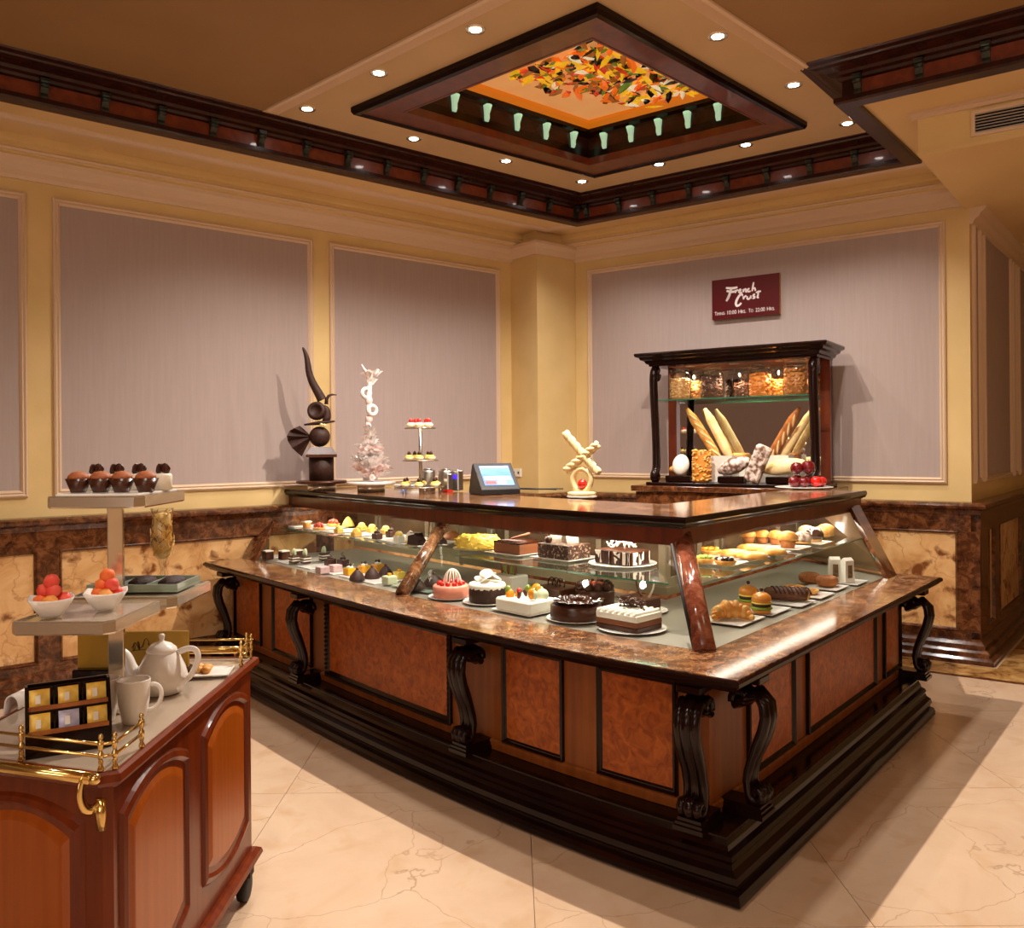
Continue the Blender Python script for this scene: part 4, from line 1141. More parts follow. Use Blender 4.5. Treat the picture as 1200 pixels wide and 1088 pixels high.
m = MB(); rbox(m, .20, .17, .052); m.build('sponge', M['milk'], e); m = MB(); rbox(m, .202, .172, .01, .05, .003); m.build('ganache', M['choc_gloss'], e)
for i in range(5):
    m = MB(); m.tube([(-.08+.03*i, -.07, .062), (-.02+.025*i, .07, .062)], .003, 6); m.build('chocolate_line', M['choc'], e)
m = MB(); m.tube([(-.05, 0, .066), (.06, .03, .10)], .006, 8); m.build('chocolate_stick', M['milk'], e)
e = cakeroot('speckled_block_cake', 661, 653, ZSH+PZ, 'dark speckled block cake crowned with an arch of white chocolate loops', rzM)
m = MB(); rbox(m, .21, .17, .07); m.build('sponge', M['speckle'], e)
for i in range(10):
    m = MB(); y = -.04+.009*i
    m.tube([(.06*math.cos(t), y, .07+.10*math.sin(t)) for t in np.linspace(0, math.pi, 14)], .0028, 6); m.build('white_loop', M['cream_w'], e)
m = MB(); blob(m, (-.07, -.04, .085), (.02, .02, .02), .1); m.tube([(-.07, -.04, .08), (-.075, -.05, .12)], .004, 6); m.build('chocolate_rose', M['choc'], e)
e = cakeroot('zebra_cake', 729.5, 660, ZSH+PZ, 'dark cake with zebra striped sides and white squiggles, right end of the shelf', rzM)
m = MB(); rbox(m, .22, .15, .066); m.build('sponge', M['choc'], e)
for i in range(4):
    m = MB(); m.box(-.105+.056*i, -.065+.056*i, -.0785, -.0755, .004, .062); m.build('zebra_panel', M['zebra'], e)
for i in range(3):
    m = MB(); m.box(.1105, .1125, -.06+.045*i, -.025+.045*i, .004, .062); m.build('zebra_panel', M['zebra'], e)
for k in range(3):
    m = MB(); m.tube([(-.09+.16*t+.02*k, .02*math.sin(9*t+2*k)-.02*k, .075+.03*abs(math.sin(7*t+k))) for t in np.linspace(0, 1, 24)], .0035, 6); m.build('white_squiggle', M['cream_w'], e)
# deck front row
z0 = DZ+.0005; zc_ = DZ+PZ
plate(rd_plate(.118), 'round_plate', 528.5, 701, z0, 0, 'round white plate under the pink cake on the lower deck', gP)
plate(rd_plate(.118), 'round_plate', 570, 707, z0, 0, 'round white plate under the chocolate cake with cream topping', gP)
plate(sq_plate(.26, .21), 'rectangular_plate', 616, 717, z0, rzM, 'rectangular white plate under the fruit topped white cake', gP)
plate(rd_plate(.133), 'round_plate', 675, 726.5, z0, 0, 'round white plate under the ruffled chocolate cake', gP)
plate(rd_plate(.147), 'round_plate', 741, 738, z0, 0, 'round white plate under the white and brown layered cake', gP)
e = cakeroot('pink_cake', 528.5, 699.5, zc_, 'round pink glazed cake with berries and white loops on the lower deck', rzM)
m = MB(); cyl(m, .092, .062, 0, 36, .006); m.build('sponge', M['pink'], e)
for i in range(11):
    a = i*.57+.2; m = MB(); blob(m, (.06*math.cos(a), .06*math.sin(a), .07), (.014, .014, .013), .05, 8, 6); m.build('berry', M['red'], e)
for i in range(6):
    a = i*.52; m = MB(); m.tube([(.045*math.cos(t)*math.cos(a), .045*math.cos(t)*math.sin(a)+.01, .065+.075*math.sin(t)) for t in np.linspace(0, math.pi, 14)], .0028, 6); m.build('white_loop', M['cream_w'], e)
e = cakeroot('cream_topped_cake', 571, 705, zc_, 'round chocolate cake topped with powdered sugar and white cream discs', rzM)
m = MB(); cyl(m, .09, .085, 0, 36, .008); m.build('sponge', M['choc_matt'], e)
m = MB(); m.lathe([(.092, .066), (.093, .08), (.087, .092), (.05, .1), (0, .102)], 48, wob=lambda a, z: 1-(.05*abs(math.sin(9*a)) if z < .07 else 0)); m.build('sugar_cap', M['cream_w'], e)
for i, (x, y, s_) in enumerate(((-.03, -.02, .03), (.02, -.03, .033), (.045, .02, .028), (-.01, .03, .03), (0, -.005, .034))):
    m = MB(); m.lathe([(0, 0), (s_, .002), (s_, .005), (0, .006)], 18, M=Matrix.Translation((x, y, .105+.007*i)) @ Matrix.Rotation(.5*math.sin(i*2), 4, 'X') @ Matrix.Rotation(.4*math.cos(i*3), 4, 'Y')); m.build('cream_disc', M['cream_w'], e)
e = cakeroot('fruit_cake', 616, 715, zc_, 'rectangular white cream cake heaped with kiwi, orange and berries', rzM)
m = MB(); rbox(m, .23, .18, .058, 0, .008); m.build('sponge', M['cream_w'], e)
rr = random.Random(4)
fr_ = [('green', .02), ('green', .02), ('orange', .022), ('orange', .02), ('red', .014), ('red', .014), ('green', .018), ('choc', .013), ('choc', .013), ('orange', .018), ('cream_w', .016), ('green', .018), ('red', .012), ('choc', .012), ('orange', .02), ('palegreen', .018)]
for i, (c, s_) in enumerate(fr_):
    x = -.085+.0115*i; y = rr.uniform(-.045, .05)
    m = MB(); blob(m, (x, y, .065+rr.uniform(.0, .035)), (s_*rr.uniform(.7, 1.1), s_*.75, s_*rr.uniform(1, 1.5)), .05, 8, 6, rz=rr.uniform(0, 3), rx=rr.uniform(-.5, .5), rnd=rr); m.build('fruit_piece', M[c], e)
for i in range(3):
    m = MB(); m.lathe([(0, 0), (.03, .001), (.03, .004), (0, .005)], 16, M=Matrix.Translation((.04+.02*i, .03, .095-.01*i)) @ Matrix.Rotation(1.2, 4, 'X') @ Matrix.Rotation(.3*i, 4, 'Y')); m.build('fruit_slice', M[('orange', 'green', 'palegreen')[i]], e)
e = cakeroot('ruffled_chocolate_cake', 675, 724.5, zc_, 'round dark cake covered in chocolate ruffles at the front of the deck', rzM)
m = MB(); m.lathe([(.108, 0), (.114, .01), (.112, .06), (.1, .066), (0, .07)], 40, wob=lambda a, z: 1+.012*math.sin(22*a)); m.build('sponge', M['choc'], e)
rr = random.Random(6)
for k in range(16):
    a0 = k*.39; r_ = .03+.0045*k; m = MB(); rows = []
    for t in np.linspace(0, 1, 10):
        a = a0+t*1.3; q = r_+.01*math.sin(t*14)
        rows.append([(q*math.cos(a), q*math.sin(a), .068), ((q+.012)*math.cos(a), (q+.012)*math.sin(a), .085+.008*math.sin(t*9)), ((q+.026)*math.cos(a), (q+.026)*math.sin(a), .084)])
    m.loft(rows); m.build('chocolate_ruffle', M['choc_gloss'], e, fix=False)
e = cakeroot('layered_mousse_cake', 737, 735, zc_, 'square white, tan and brown layered mousse cake with chocolate shavings', rzM+.02)
for (z, h, c) in ((0, .02, 'choc'), (.02, .022, 'milk'), (.042, .026, 'cream_w')):
    m = MB(); rbox(m, .215, .175, h, z, .003); m.build('mousse_layer', M[c], e)
for i in range(7):
    m = MB(); m.tube([(-.095+.031*i, -.085, .068), (-.095+.031*i, .085, .068)], .014, 8, flat=.7); m.build('cream_ridge', M['cream_w'], e)
rr = random.Random(2); m = MB()
for i in range(60):
    x, y, z = rr.gauss(.0, .028), rr.gauss(.03, .022), .08+rr.uniform(0, .035)
    d = Vector((rr.uniform(-1, 1), rr.uniform(-1, 1), rr.uniform(-.4, .6))).normalized()*.018; m.tube([(x-d.x, y-d.y, z-d.z*.5), (x+d.x, y+d.y, z+d.z)], .0035, 5)
m.build('chocolate_shavings', M['choc'], e, kind='stuff')
# deck back row
e = cakeroot('white_square_cake', 597, 692, zc_, 'white square cake with green and brown sticks behind the cream topped cake', rzM)
m = MB(); rbox(m, .16, .13, .085, 0, .006); m.build('sponge', M['offwhite'], e)
for i in range(5):
    m = MB(); blob(m, (-.06+.026*i, .0, .105), (.008, .004, .032), n=8, m=6, rz=.3*i, rx=.2); m.build('chocolate_leaf', M['green' if i % 2 else 'milk'], e)
e = cakeroot('looped_chocolate_cake', 652, 705, zc_, 'square dark chocolate cake with a chocolate loop behind the fruit cake', rzM)
m = MB(); rbox(m, .17, .13, .075, 0, .005); m.build('sponge', M['choc'], e)
for i in range(3): m = MB(); m.tube([(-.03+.03*i+.025*math.cos(t), 0, .085+.03*math.sin(t)) for t in np.linspace(-.5, 5.8, 18)], .004, 6); m.build('chocolate_loop', M['choc_gloss'], e)
plate(rd_plate(.12), 'round_plate', 697, 708, z0, 0, 'round white plate under the strawberry chocolate cake in the back row', gP)
e = cakeroot('strawberry_chocolate_cake', 697, 708, zc_, 'dark chocolate cake with chocolate roses and strawberries in the back row', rzM)
m = MB(); cyl(m, .095, .075, 0, 32, .006); m.build('sponge', M['choc'], e)
for i in range(10):
    a = i*.63; m = MB(); blob(m, (.07*math.cos(a), .07*math.sin(a), .088), (.024, .024, .022), .14, 10, 7); m.build('chocolate_rose', M['choc'], e)
for i in range(8):
    a = i*.78; m = MB(); blob(m, (.035*math.cos(a), .035*math.sin(a), .092), (.018, .014, .014), .05, 8, 6); m.build('strawberry', M['strawb'], e)
plate(rd_plate(.125), 'round_plate', 751, 717, z0, 0, 'round white plate under the curl topped dark cake at the back right', gP)
e = cakeroot('curl_topped_cake', 750, 717, zc_, 'square dark cake with two tall chocolate curls at the back right of the deck', rzM)
m = MB(); rbox(m, .15, .12, .07, 0, .005); m.build('sponge', M['choc'], e)
for s_, c in ((-1, 'choc'), (1, 'cream_w')):
    m = MB(); m.tube([(.03+.02*s_+.03*s_*math.sin(t), 0, .07+.045*t) for t in np.linspace(0, 1.8, 12)], [.006*(1-.4*i/11) for i in range(12)], 6); m.build('tall_curl', M[c], e)
# dark domes just right of the marble post and the green dish they stand on
o = sq_plate(.34, .22).build('green_glass_plate', M['teal_glass'], label='green glass plate on the deck just right of the marble post', cat='plate'); put(o, 498, 690, z0, WING_L)
D6 = domepot('choc_matt', .058, .062); D6['label'] = 'chocolate dome cake on the green plate, right of the two'; D6['category'] = 'dessert'; D6['group'] = 'chocolate domes on the green plate'; put(D6, 508.5, 687, DZ+PZ+.008, 0)
o = copy_tree(D6); o['label'] = 'chocolate dome cake on the green plate, left one beside the marble post'; put(o, 486, 690, DZ+PZ+.008, 0)
o = domepot('bread_dark', .065, .05, False, 'brown_dome_reflection'); o['label'] = 'brown dome standing in for a reflection on the shelf just right of the marble post'; o['category'] = 'dessert'  # solid dome shaped after a reflection behind the post
put(o, 530, 632, ZSH+.0092, 0)
o = domepot('choc_matt', .05, .05, False, 'dark_dome_reflection'); o['label'] = 'small dark dome standing in for a reflection on the shelf against the marble post'; o['category'] = 'dessert'; put(o, 514, 637, ZSH+.0092, 0)  # darker reflection beside it, also shaped as a solid dome
o = flat_tray(.22, .2).build('serving_tray', M['white'], label='white tray on the shelf just right of the marble post', cat='tray'); put(o, 526, 634, ZSH+.0005, WING_L)
# white price card hanging on the back
bq = split(inset(1.195, .9))[0]; p, d = seg_at(bq, 618, .88); f = Face(p, d, Vector((d.y, -d.x))); m = MB(); f.box(m, -.04, .045, -.002, .002, .80, .89)
m.build('paper_card', M['offwhite'], label='blank white card standing at the back of the middle bay', cat='card', world=True)

# ================================================================== RIGHT WING: BAKES
gR = 'white plates in the right bay'
rzR = WING_R
def RP(w_, d_, px, py, z, label): return plate(sq_plate(w_, d_), 'square_plate', px, py, z, rzR, label, gR)
RP(.25, .2, 858, 728, DZ+.0005, 'square white plate under the croissant'); RP(.23, .19, 893, 717, DZ+.0005, 'square white plate under the two sandwiches'); RP(.2, .17, 928, 708, DZ+.0005, 'square white plate under the chocolate roll')
RP(.2, .16, 952, 699, DZ+.0005, 'square white plate under the two flat tarts'); RP(.2, .18, 968, 690, DZ+.0005, 'square white plate under the two brown doughnuts'); RP(.19, .15, 995, 684, DZ+.0005, 'square white plate under the two white boxes')
def bake(name, px, py, z, label, cat='pastry', rz=rzR, group=None): p = G(px, py, z); return empty(name, (p.x, p.y, z), rz, label, cat, group)
e = bake('croissant', 857, 725, DZ+PZ+.004, 'golden brown croissant on a square plate at the front of the right bay', 'croissant', rzR-.9)
n = 11
for i in range(n):
    t = i/(n-1)*2-1; a = t*1.25; c = Vector((.085*math.sin(a), .062*(math.cos(a)-1)+.012, .0)); r_ = .041*(1-.72*abs(t)**1.7)*(1.06 if i % 2 == 0 else .96)
    m = MB(); m.lathe([(0, -.016), (r_*.82, -.013), (r_, -.003), (r_*.98, .006), (r_*.84, .013), (0, .016)], 18, M=Matrix.Translation((c.x, c.y, r_*.92)) @ Matrix.Rotation(-a, 4, 'Z') @ Matrix.Rotation(R(90), 4, 'Y') @ Matrix.Rotation(.25*t, 4, 'X')); m.build('crust_fold', M['bun' if i % 2 else 'bread'], e)
def sandwich():
    e = empty('bun_sandwich'); 
    for nm, pf, mt_ in (('bottom_bun', [(.036, 0), (.042, .006), (.042, .018), (0, .02)], 'bun'), ('lettuce', [(.044, .018), (.05, .022), (.044, .03), (0, .03)], 'green'), ('patty', [(.04, .03), (.043, .036), (.041, .044), (0, .044)], 'choc_matt'), ('cheese', [(.042, .044), (.046, .046), (.042, .05), (0, .05)], 'lemon'), ('top_bun', [(.041, .05), (.045, .06), (.04, .078), (.025, .09), (0, .095)], 'bun')):
        m = MB(); m.lathe(pf, 22, wob=(lambda a, z: 1+.07*math.sin(11*a)) if nm == 'lettuce' else None); m.build(nm, M[mt_], e)
    m = MB(); m.tube([(0, 0, .09), (0, 0, .118)], .0018, 5); m.build('pick', M['white'], e); m = MB(); blob(m, (0, 0, .106), (.009, .009, .009), n=8, m=6); m.build('olive', M['choc'], e)
    e['category'] = 'sandwich'; e['group'] = 'sandwiches in the right bay'; return e
e = sandwich(); put(e, 892.5, 718.5, DZ+PZ); e['label'] = 'small burger bun sandwich with lettuce and an olive pick, front one'
o = copy_tree(e); put(o, 877, 709, DZ+PZ); o['label'] = 'small burger bun sandwich with lettuce and an olive pick, rear one behind'
e = bake('chocolate_roll', 921, 704, DZ+PZ, 'long dark brown chocolate roll lying on a square plate', rz=rzR-1.15)
m = MB(); m.tube([(-.1, 0, .03), (-.09, 0, .032), (-.03, 0, .034), (.03, 0, .033), (.09, 0, .032), (.1, 0, .03)], [.02, .03, .033, .033, .031, .026], 14); m.build('roll', mat('dark_roll_crust', rgb(84, 46, 26), .6, col2=rgb(108, 64, 38), scale=40, bump=.3), e)
for i in range(9): m = MB(); m.tube([(-.08+.02*i+.012*t, .0335*math.cos(t), .033+.0335*math.sin(t)) for t in np.linspace(.1, 3.0, 9)], .004, 5); m.build('chocolate_ridge', M['choc_matt'], e)
m = MB(); blob(m, (.1, 0, .03), (.012, .026, .026)); m.build('cut_end', M['bread'], e)
def flat_tart():
    e = empty('flat_tart'); m = MB(); m.lathe([(.042, 0), (.05, .012), (.05, .022), (.044, .022), (.042, .017), (0, .019)], 22, wob=lambda a, z: 1+.025*math.sin(16*a)); m.build('crust', M['bread'], e)
    m = MB(); m.lathe([(.042, .018), (.02, .024), (0, .025)], 18); m.build('filling', M['bun'], e); e['category'] = 'tart'; e['group'] = 'flat tarts in the right bay'; return e
e = flat_tart(); put(e, 947.5, 696, DZ+PZ); e['label'] = 'flat golden tart on a square plate, front right of two'
o = copy_tree(e); put(o, 931, 691.5, DZ+PZ); o['label'] = 'flat golden tart on a square plate, rear left of two'
def donut():
    e = empty('doughnut'); m = MB(); m.tube([(.034*math.cos(t), .034*math.sin(t), .026) for t in np.linspace(0, 2*math.pi, 25)[:-1]], .026, 10, closed=True); m.build('ring', M['bread_dark'], e)
    m = MB(); m.tube([(.034*math.cos(t), .034*math.sin(t), .031) for t in np.linspace(0, 2*math.pi, 25)[:-1]], .0245, 10, closed=True); m.build('sugar_coat', mat('cinnamon_sugar', rgb(136, 78, 42), .85, col2=rgb(176, 116, 72), scale=150, bump=.4), e)
    e['category'] = 'doughnut'; e['group'] = 'brown doughnuts in the right bay'; return e
e = donut(); put(e, 969, 687, DZ+PZ); e['label'] = 'brown sugared doughnut on a square plate, front right of two'
o = copy_tree(e); put(o, 949, 683, DZ+PZ); o['label'] = 'brown sugared doughnut on a square plate, rear left of two'
def box_(lean):
    e = empty('snack_box'); m = MB(); hw = .032; m.add([(-hw, -.022, 0), (hw, -.022, 0), (hw, .022, 0), (-hw, .022, 0), (-hw*.85, -.02, .12), (hw*.85, -.02, .12), (hw*.85, .0, .135), (-hw*.85, .0, .135), (hw*.85, .02, .12), (-hw*.85, .02, .12)],
        [(3, 2, 1, 0), (0, 1, 5, 4), (4, 5, 6, 7), (6, 8, 9, 7), (1, 2, 8, 6, 5), (2, 3, 9, 8), (3, 0, 4, 7, 9)]); m.build('carton', M['offwhite'], e)
    m = MB(); m.add([(-.016, -.0228, .025), (.016, -.0228, .025), (.014, -.0218, .095), (-.014, -.0218, .095)], [(0, 1, 2, 3)]); m.build('window', M['kraft'], e, fix=False)
    e['category'] = 'box'; e['group'] = 'white window boxes in the right bay'; return e
e = box_(0); put(e, 993, 682.5, DZ+PZ, .35); e['label'] = 'tall white snack box with a clear window, right of the pair'
o = copy_tree(e); put(o, 978, 681, DZ+PZ, -.1); o['label'] = 'tall white snack box with a clear window, left of the pair behind the doughnut'
# upper shelf of the right wing
for i, (px, py, lb) in enumerate(((840, 665, 'under the fruit tarts, nearest the corner post'), (866, 659, 'under the flat danish pastries'), (892, 653, 'under the golden muffin'), (918, 647, 'under the dark doughnut'), (944, 641, 'at the far right end'))):
    plate(sq_plate(.185, .25), 'square_plate', px, py-4, ZSH+.0005, rzR, 'white plate on the upper right shelf '+lb, 'white plates on the upper right shelf')
ZW = ZSH+.0128
def fruit_tart(top, toplab):
    e = empty('fruit_tart'); m = MB(); m.lathe([(.038, 0), (.05, .016), (.052, .024), (.045, .024), (.04, .018), (0, .018)], 22, wob=lambda a, z: 1+.03*math.sin(15*a)); m.build('crust', M['bread'], e)
    rr = random.Random(len(top))
    for i in range(12):
        a = i*2.4; q = .0125*math.sqrt(i); m = MB(); blob(m, (q*math.cos(a), q*math.sin(a), .028), (.013, .012, .01), .05, 8, 6, rnd=rr); m.build('fruit_piece', M[top] if i % 4 else M['cream_w' if top == 'tea' else 'lemon'], e)
    e['category'] = 'tart'; e['label'] = toplab; e['group'] = 'fruit tarts on the upper right shelf'; return e
put(fruit_tart('green', 'round fruit tart with green kiwi on the upper right shelf'), 825, 660, ZW); put(fruit_tart('tea', 'round tart with dark blueberries and white cream on the upper right shelf'), 850, 662.5, ZW)
put(fruit_tart('orange', 'small orange fruit tart behind the kiwi tart on the upper right shelf'), 833, 650, ZW)
def danish():
    e = empty('danish_pastry'); m = MB(); m.lathe([(.055, 0), (.066, .008), (.064, .02), (.05, .03), (.03, .026), (0, .024)], 26, sx=1.15, wob=lambda a, z: 1+.03*math.sin(5*a)); m.build('crust', M['bread'], e)
    m = MB(); m.tube([((.012+.0045*t)*math.cos(t), (.012+.0045*t)*math.sin(t), .029-.0006*t) for t in np.linspace(0, 7.5, 26)], .005, 6); m.build('swirl', M['bread_pale'], e)
    e['category'] = 'pastry'; e['group'] = 'flat danish pastries on the upper right shelf'; return e
e = danish(); put(e, 882, 655, ZW); e['label'] = 'flat round danish pastry, front one nearest the glass'
for px, py, lb in ((861, 652, 'flat round danish pastry, rear left one'), (881, 645.5, 'flat round danish pastry, middle of the back'), (905, 650, 'flat round danish pastry, right one beside the golden muffin')):
    o = copy_tree(e); put(o, px, py, ZW); o['label'] = lb
def muffin(mt_top='bread', mt='bread_dark', s=1):
    e = empty('muffin'); m = MB(); m.lathe([(.03, 0), (.038, .035), (0, .035)], 24, wob=lambda a, z: 1+.03*math.sin(20*a)); m.build('paper_case', M[mt], e)
    m = MB(); m.lathe([(.038, .034), (.048, .042), (.046, .056), (.032, .072), (0, .08)], 22, wob=lambda a, z: 1+.05*math.sin(4*a+z*60)); m.build('crown', M[mt_top], e); e['category'] = 'muffin'; e['group'] = 'muffins on the upper right shelf'; return e
e = muffin(); put(e, 923, 642, ZW); e['label'] = 'large golden muffin at the front of the upper right shelf'; e.scale = (1.15,)*3
for px, py, lb in ((877, 637, 'golden muffin at the back of the upper right shelf, left of three'), (893, 637, 'golden muffin at the back of the upper right shelf, middle of three'), (909, 638, 'golden muffin at the back of the upper right shelf, right of three')):
    o = copy_tree(e); put(o, px, py, ZW); o['label'] = lb; o.scale = (.9, .9, 1.0)
def round_bun(mt, name, lb, sc_=(1, 1, .75)):
    e = empty(name); m = MB(); blob(m, (0, 0, .034), (.052*sc_[0], .052*sc_[1], .046*sc_[2]), .015, 18, 12); m.build('crust', M[mt], e)
    m = MB(); m.lathe([(.04, 0), (.046, .004), (.046, .012), (0, .012)], 20); m.build('base', M['bread'], e); e['category'] = 'bun'; e['label'] = lb; return e
put(round_bun('flour', 'sugar_dusted_bun', 'white sugar dusted round bun beside the golden muffin'), 941, 637, ZW)
put(round_bun('bread_pale', 'pale_bun', 'pale floured bun behind the dark glazed bun'), 945, 629, ZW)
o = round_bun('choc_gloss', 'chocolate_glazed_bun', 'dark chocolate glazed bun with pale drizzle on the upper right shelf', (1.05, 1.05, .85)); put(o, 954, 634, ZW)
for i in range(5): m = MB(); m.tube([(-.04+.02*i+.004*math.sin(8*t), .04*math.cos(t), .036+.042*math.sin(t)) for t in np.linspace(.5, 2.6, 9)], .0025, 5); m.build('drizzle', M['cream_w'], o)
put(round_bun('bread', 'sesame_bun', 'golden seeded bun at the right end of the upper shelf', (1.1, 1.1, .9)), 968, 628.5, ZW)
# ================================================================== BACK COUNTER, HUTCH, SIGN
hp = G(762, 567, HL); hu = uR; hn = Vector((uR.y, -uR.x)); hn = hn if hn.y < 0 else -hn
HW, HD = 1.27, .42
cnt = empty('back_counter', (hp.x, hp.y, 0), label='low dark marble topped counter against the sign wall carrying the mirrored display cabinet', cat='counter')
fH = Face(hp+hn*.05, hu, -hn)     # s along, d toward the wall
m = MB(); fH.box(m, -.10, HW+.06, 0, .50, 0, HL-.06); m.build('body', M['emperador'], cnt, world=True)
m = MB(); fH.box(m, -.13, HW+.10, -.03, .5, HL-.055, HL-.012); m.build('marble_top', M['emperador'], cnt, world=True, bevel=.006)
hut = empty('display_cabinet', (hp.x, hp.y, HL-.012), label='dark wooden mirror backed display cabinet with scroll legs and a glass shelf of jars', cat='cabinet')
zb = HL-.012; zt = 2.2
fC = Face(hp, hu, -hn)
def hb(name, mt, a0, a1, d0, d1, z0, z1, bev=0, **k): m = MB(); fC.box(m, a0, a1, d0, d1, z0, z1); return m.build(name, M[mt], hut, world=True, bevel=bev, **k)
hb('base_board', 'black', -.03, HW+.03, -.02, HD, zb, zb+.025, .006)
for a in (.0, HW-.07): hb('rear_post', 'wood_red', a, a+.07, HD-.07, HD, zb+.025, zt-.1)
hb('mirror_back', 'mirror', .07, HW-.07, HD-.035, HD-.03, zb+.025, zt-.1)
hb('backing_board', 'black', .0, HW, HD-.028, HD-.01, zb+.025, zt-.1)
m = MB(); rect = [fC.p(0, HD, 0).xy, fC.p(0, 0, 0).xy, fC.p(HW, 0, 0).xy, fC.p(HW, HD, 0).xy]
m.sweep(rect, [(-.1, zt-.1), (.0, zt-.1), (.005, zt-.085), (.02, zt-.08), (.03, zt-.06), (.055, zt-.05), (.06, zt-.035), (.085, zt-.025), (.09, zt-.01), (.085, zt), (-.1, zt)]); m.build('cornice', M['black'], hut, world=True)
hb('top_board', 'black', -.05, HW+.05, -.03, HD, zt-.03, zt-.005); hb('soffit_board', 'wood_trim', .0, HW, .0, HD, zt-.098, zt-.088)
def hleg():
    cl = []
    for i in range(12): a = R(30)+i*R(25); rr = .030-.0012*i if False else .014+.0017*i; cl.append((.03+rr*math.cos(a), .80+rr*math.sin(a)))
    pts = [(.052, .80), (.04, .775), (.018, .785), (.016, .815), (.04, .835), (.005, .84), (-.02, .80), (-.022, .72), (-.012, .6), (.005, .45), (.018, .3), (.024, .17), (.018, .1), (.0, .075), (-.02, .06), (-.022, .03), (.0, .018), (.02, .035), (.01, .055)]
    m = MB(); mp = [(x, 0, z) for x, z in pts]
    # smooth the chain
    P = [Vector(p) for p in mp]
    for _ in range(2):
        Q = [P[0]]
        for a, b in zip(P, P[1:]): Q += [a*.75+b*.25, a*.25+b*.75]
        P = Q+[P[-1]]
    m.tube(P, .032, 10, flat=1.0); return m
for i, a in enumerate((.03, HW-.03)):
    q = fC.p(a, .03, zb+.025); o = hleg().build('scroll_leg', M['black'], hut); o.location = (q.x-hp.x, q.y-hp.y, .025)
    dd = hn; o.rotation_euler = (0, 0, math.atan2(-hn.y, -hn.x)); o.scale = (1, 1, 1.045)
zs_ = 1.84; ZJ = zs_+.001
m = MB(); fC.box(m, .02, HW-.02, .02, HD-.04, zs_-.008, zs_); so = m.build('glass_shelf', M['glass_green'], hut, world=True)
m = MB(); fC.box(m, .02, HW-.02, .017, .02, zs_-.008, zs_); m.build('polished_edge', M['glass_edge'], so, world=True)
for a in (.27, .62, .97):
    q = fC.p(a, .16, zt-.1); m = MB(); m.lathe([(0, -.004), (.026, -.0035)], 16, (q.x, q.y, q.z)); 
    m.build('lit_bulb', M['lamp'], hut, world=True)
    m = MB(); m.lathe([(.027, -.004), (.034, -.006), (.038, 0)], 16, (q.x, q.y, q.z)); m.build('bulb_ring', M['steel'], hut, world=True)
    lamp('SPOT', 'cabinet_light', (q.x, q.y, q.z-.03), 20, WARM, (q.x, q.y, 0), spot_size=R(120), spot_blend=.5, shadow_soft_size=.02)
# jars
def jar(r, h, fill, mt, sz, seed, label):
    e = empty('glass_jar', label=label, cat='jar', group='lidded glass jars on the cabinet shelf')
    m = MB(); m.lathe([(0, .003), (r*.9, 0), (r, .012), (r, h*.80), (r*.8, h*.86), (r*.74, h*.90)], 24); m.build('glass', M['jar'], e, fix=False)
    m = MB(); m.lathe([(r*.80, h*.9), (r*.84, h*.92), (r*.84, h*.98), (r*.7, h), (0, h)], 24); m.build('lid', M['jar'], e)
    m = MB(); rr = random.Random(seed); z = sz
    core = MB(); core.lathe([(r*.82, .006), (r*.82, fill*h-sz), (0, fill*h)], 14); core.build('contents_core', M[mt], e)
    n = 0
    while z < fill*h:
        for k in range(max(6, int(6.3*r/sz/1.5))):
            a = rr.uniform(0, 6.28); q = r-.004-sz*rr.uniform(.55, .75)
            blob(m, (q*math.cos(a), q*math.sin(a), z+rr.uniform(-.3, .3)*sz), (sz*.62, sz*.42, sz*.5), .1, 7, 5, rz=a+1.57, rx=rr.uniform(-1, 1), rnd=rr)
        z += sz*.75
    for k in range(14): a = rr.uniform(0, 6.28); q = rr.uniform(0, r*.75); blob(m, (q*math.cos(a), q*math.sin(a), fill*h), (sz*.6, sz*.45, sz*.45), .1, 7, 5, rz=a, rnd=rr)
    m.build('contents', M[mt], e, kind='stuff'); return e
def onshelf(o, px, d, z=zs_+.0012):
    best = None
    for i in range(400):
        a = i*HW/400; p = fC.p(a, d, z); er = abs(proj(p)[0]-px)
        if best is None or er < best[0]: best = (er, p)
    o.location = best[1]; return o
onshelf(jar(.085, .24, .66, 'almond', .020, 1, 'glass jar of pale almonds, front left on the cabinet shelf'), 797, .13)
onshelf(jar(.08, .235, .62, 'biscuit', .022, 2, 'glass jar of golden brown biscuits behind the almond jar'), 816, .29)
onshelf(jar(.085, .24, .7, 'walnut', .022, 3, 'glass jar of dark brown nuts, second from left on the cabinet shelf'), 834.5, .13)
onshelf(jar(.08, .235, .5, 'walnut', .022, 4, 'glass jar half full of dark nuts in the middle, behind the orange snack jar'), 871, .29)
onshelf(jar(.088, .245, .68, 'chips', .022, 5, 'glass jar of orange snack pieces, centre right of the cabinet shelf'), 891, .12)
onshelf(jar(.08, .235, .52, 'chips', .022, 6, 'glass jar of orange brown pieces between the snack jar and the biscuit jar'), 911, .28)
onshelf(jar(.092, .25, .74, 'biscuit', .026, 7, 'tall glass jar of round brown biscuits at the right end of the shelf'), 933, .12)
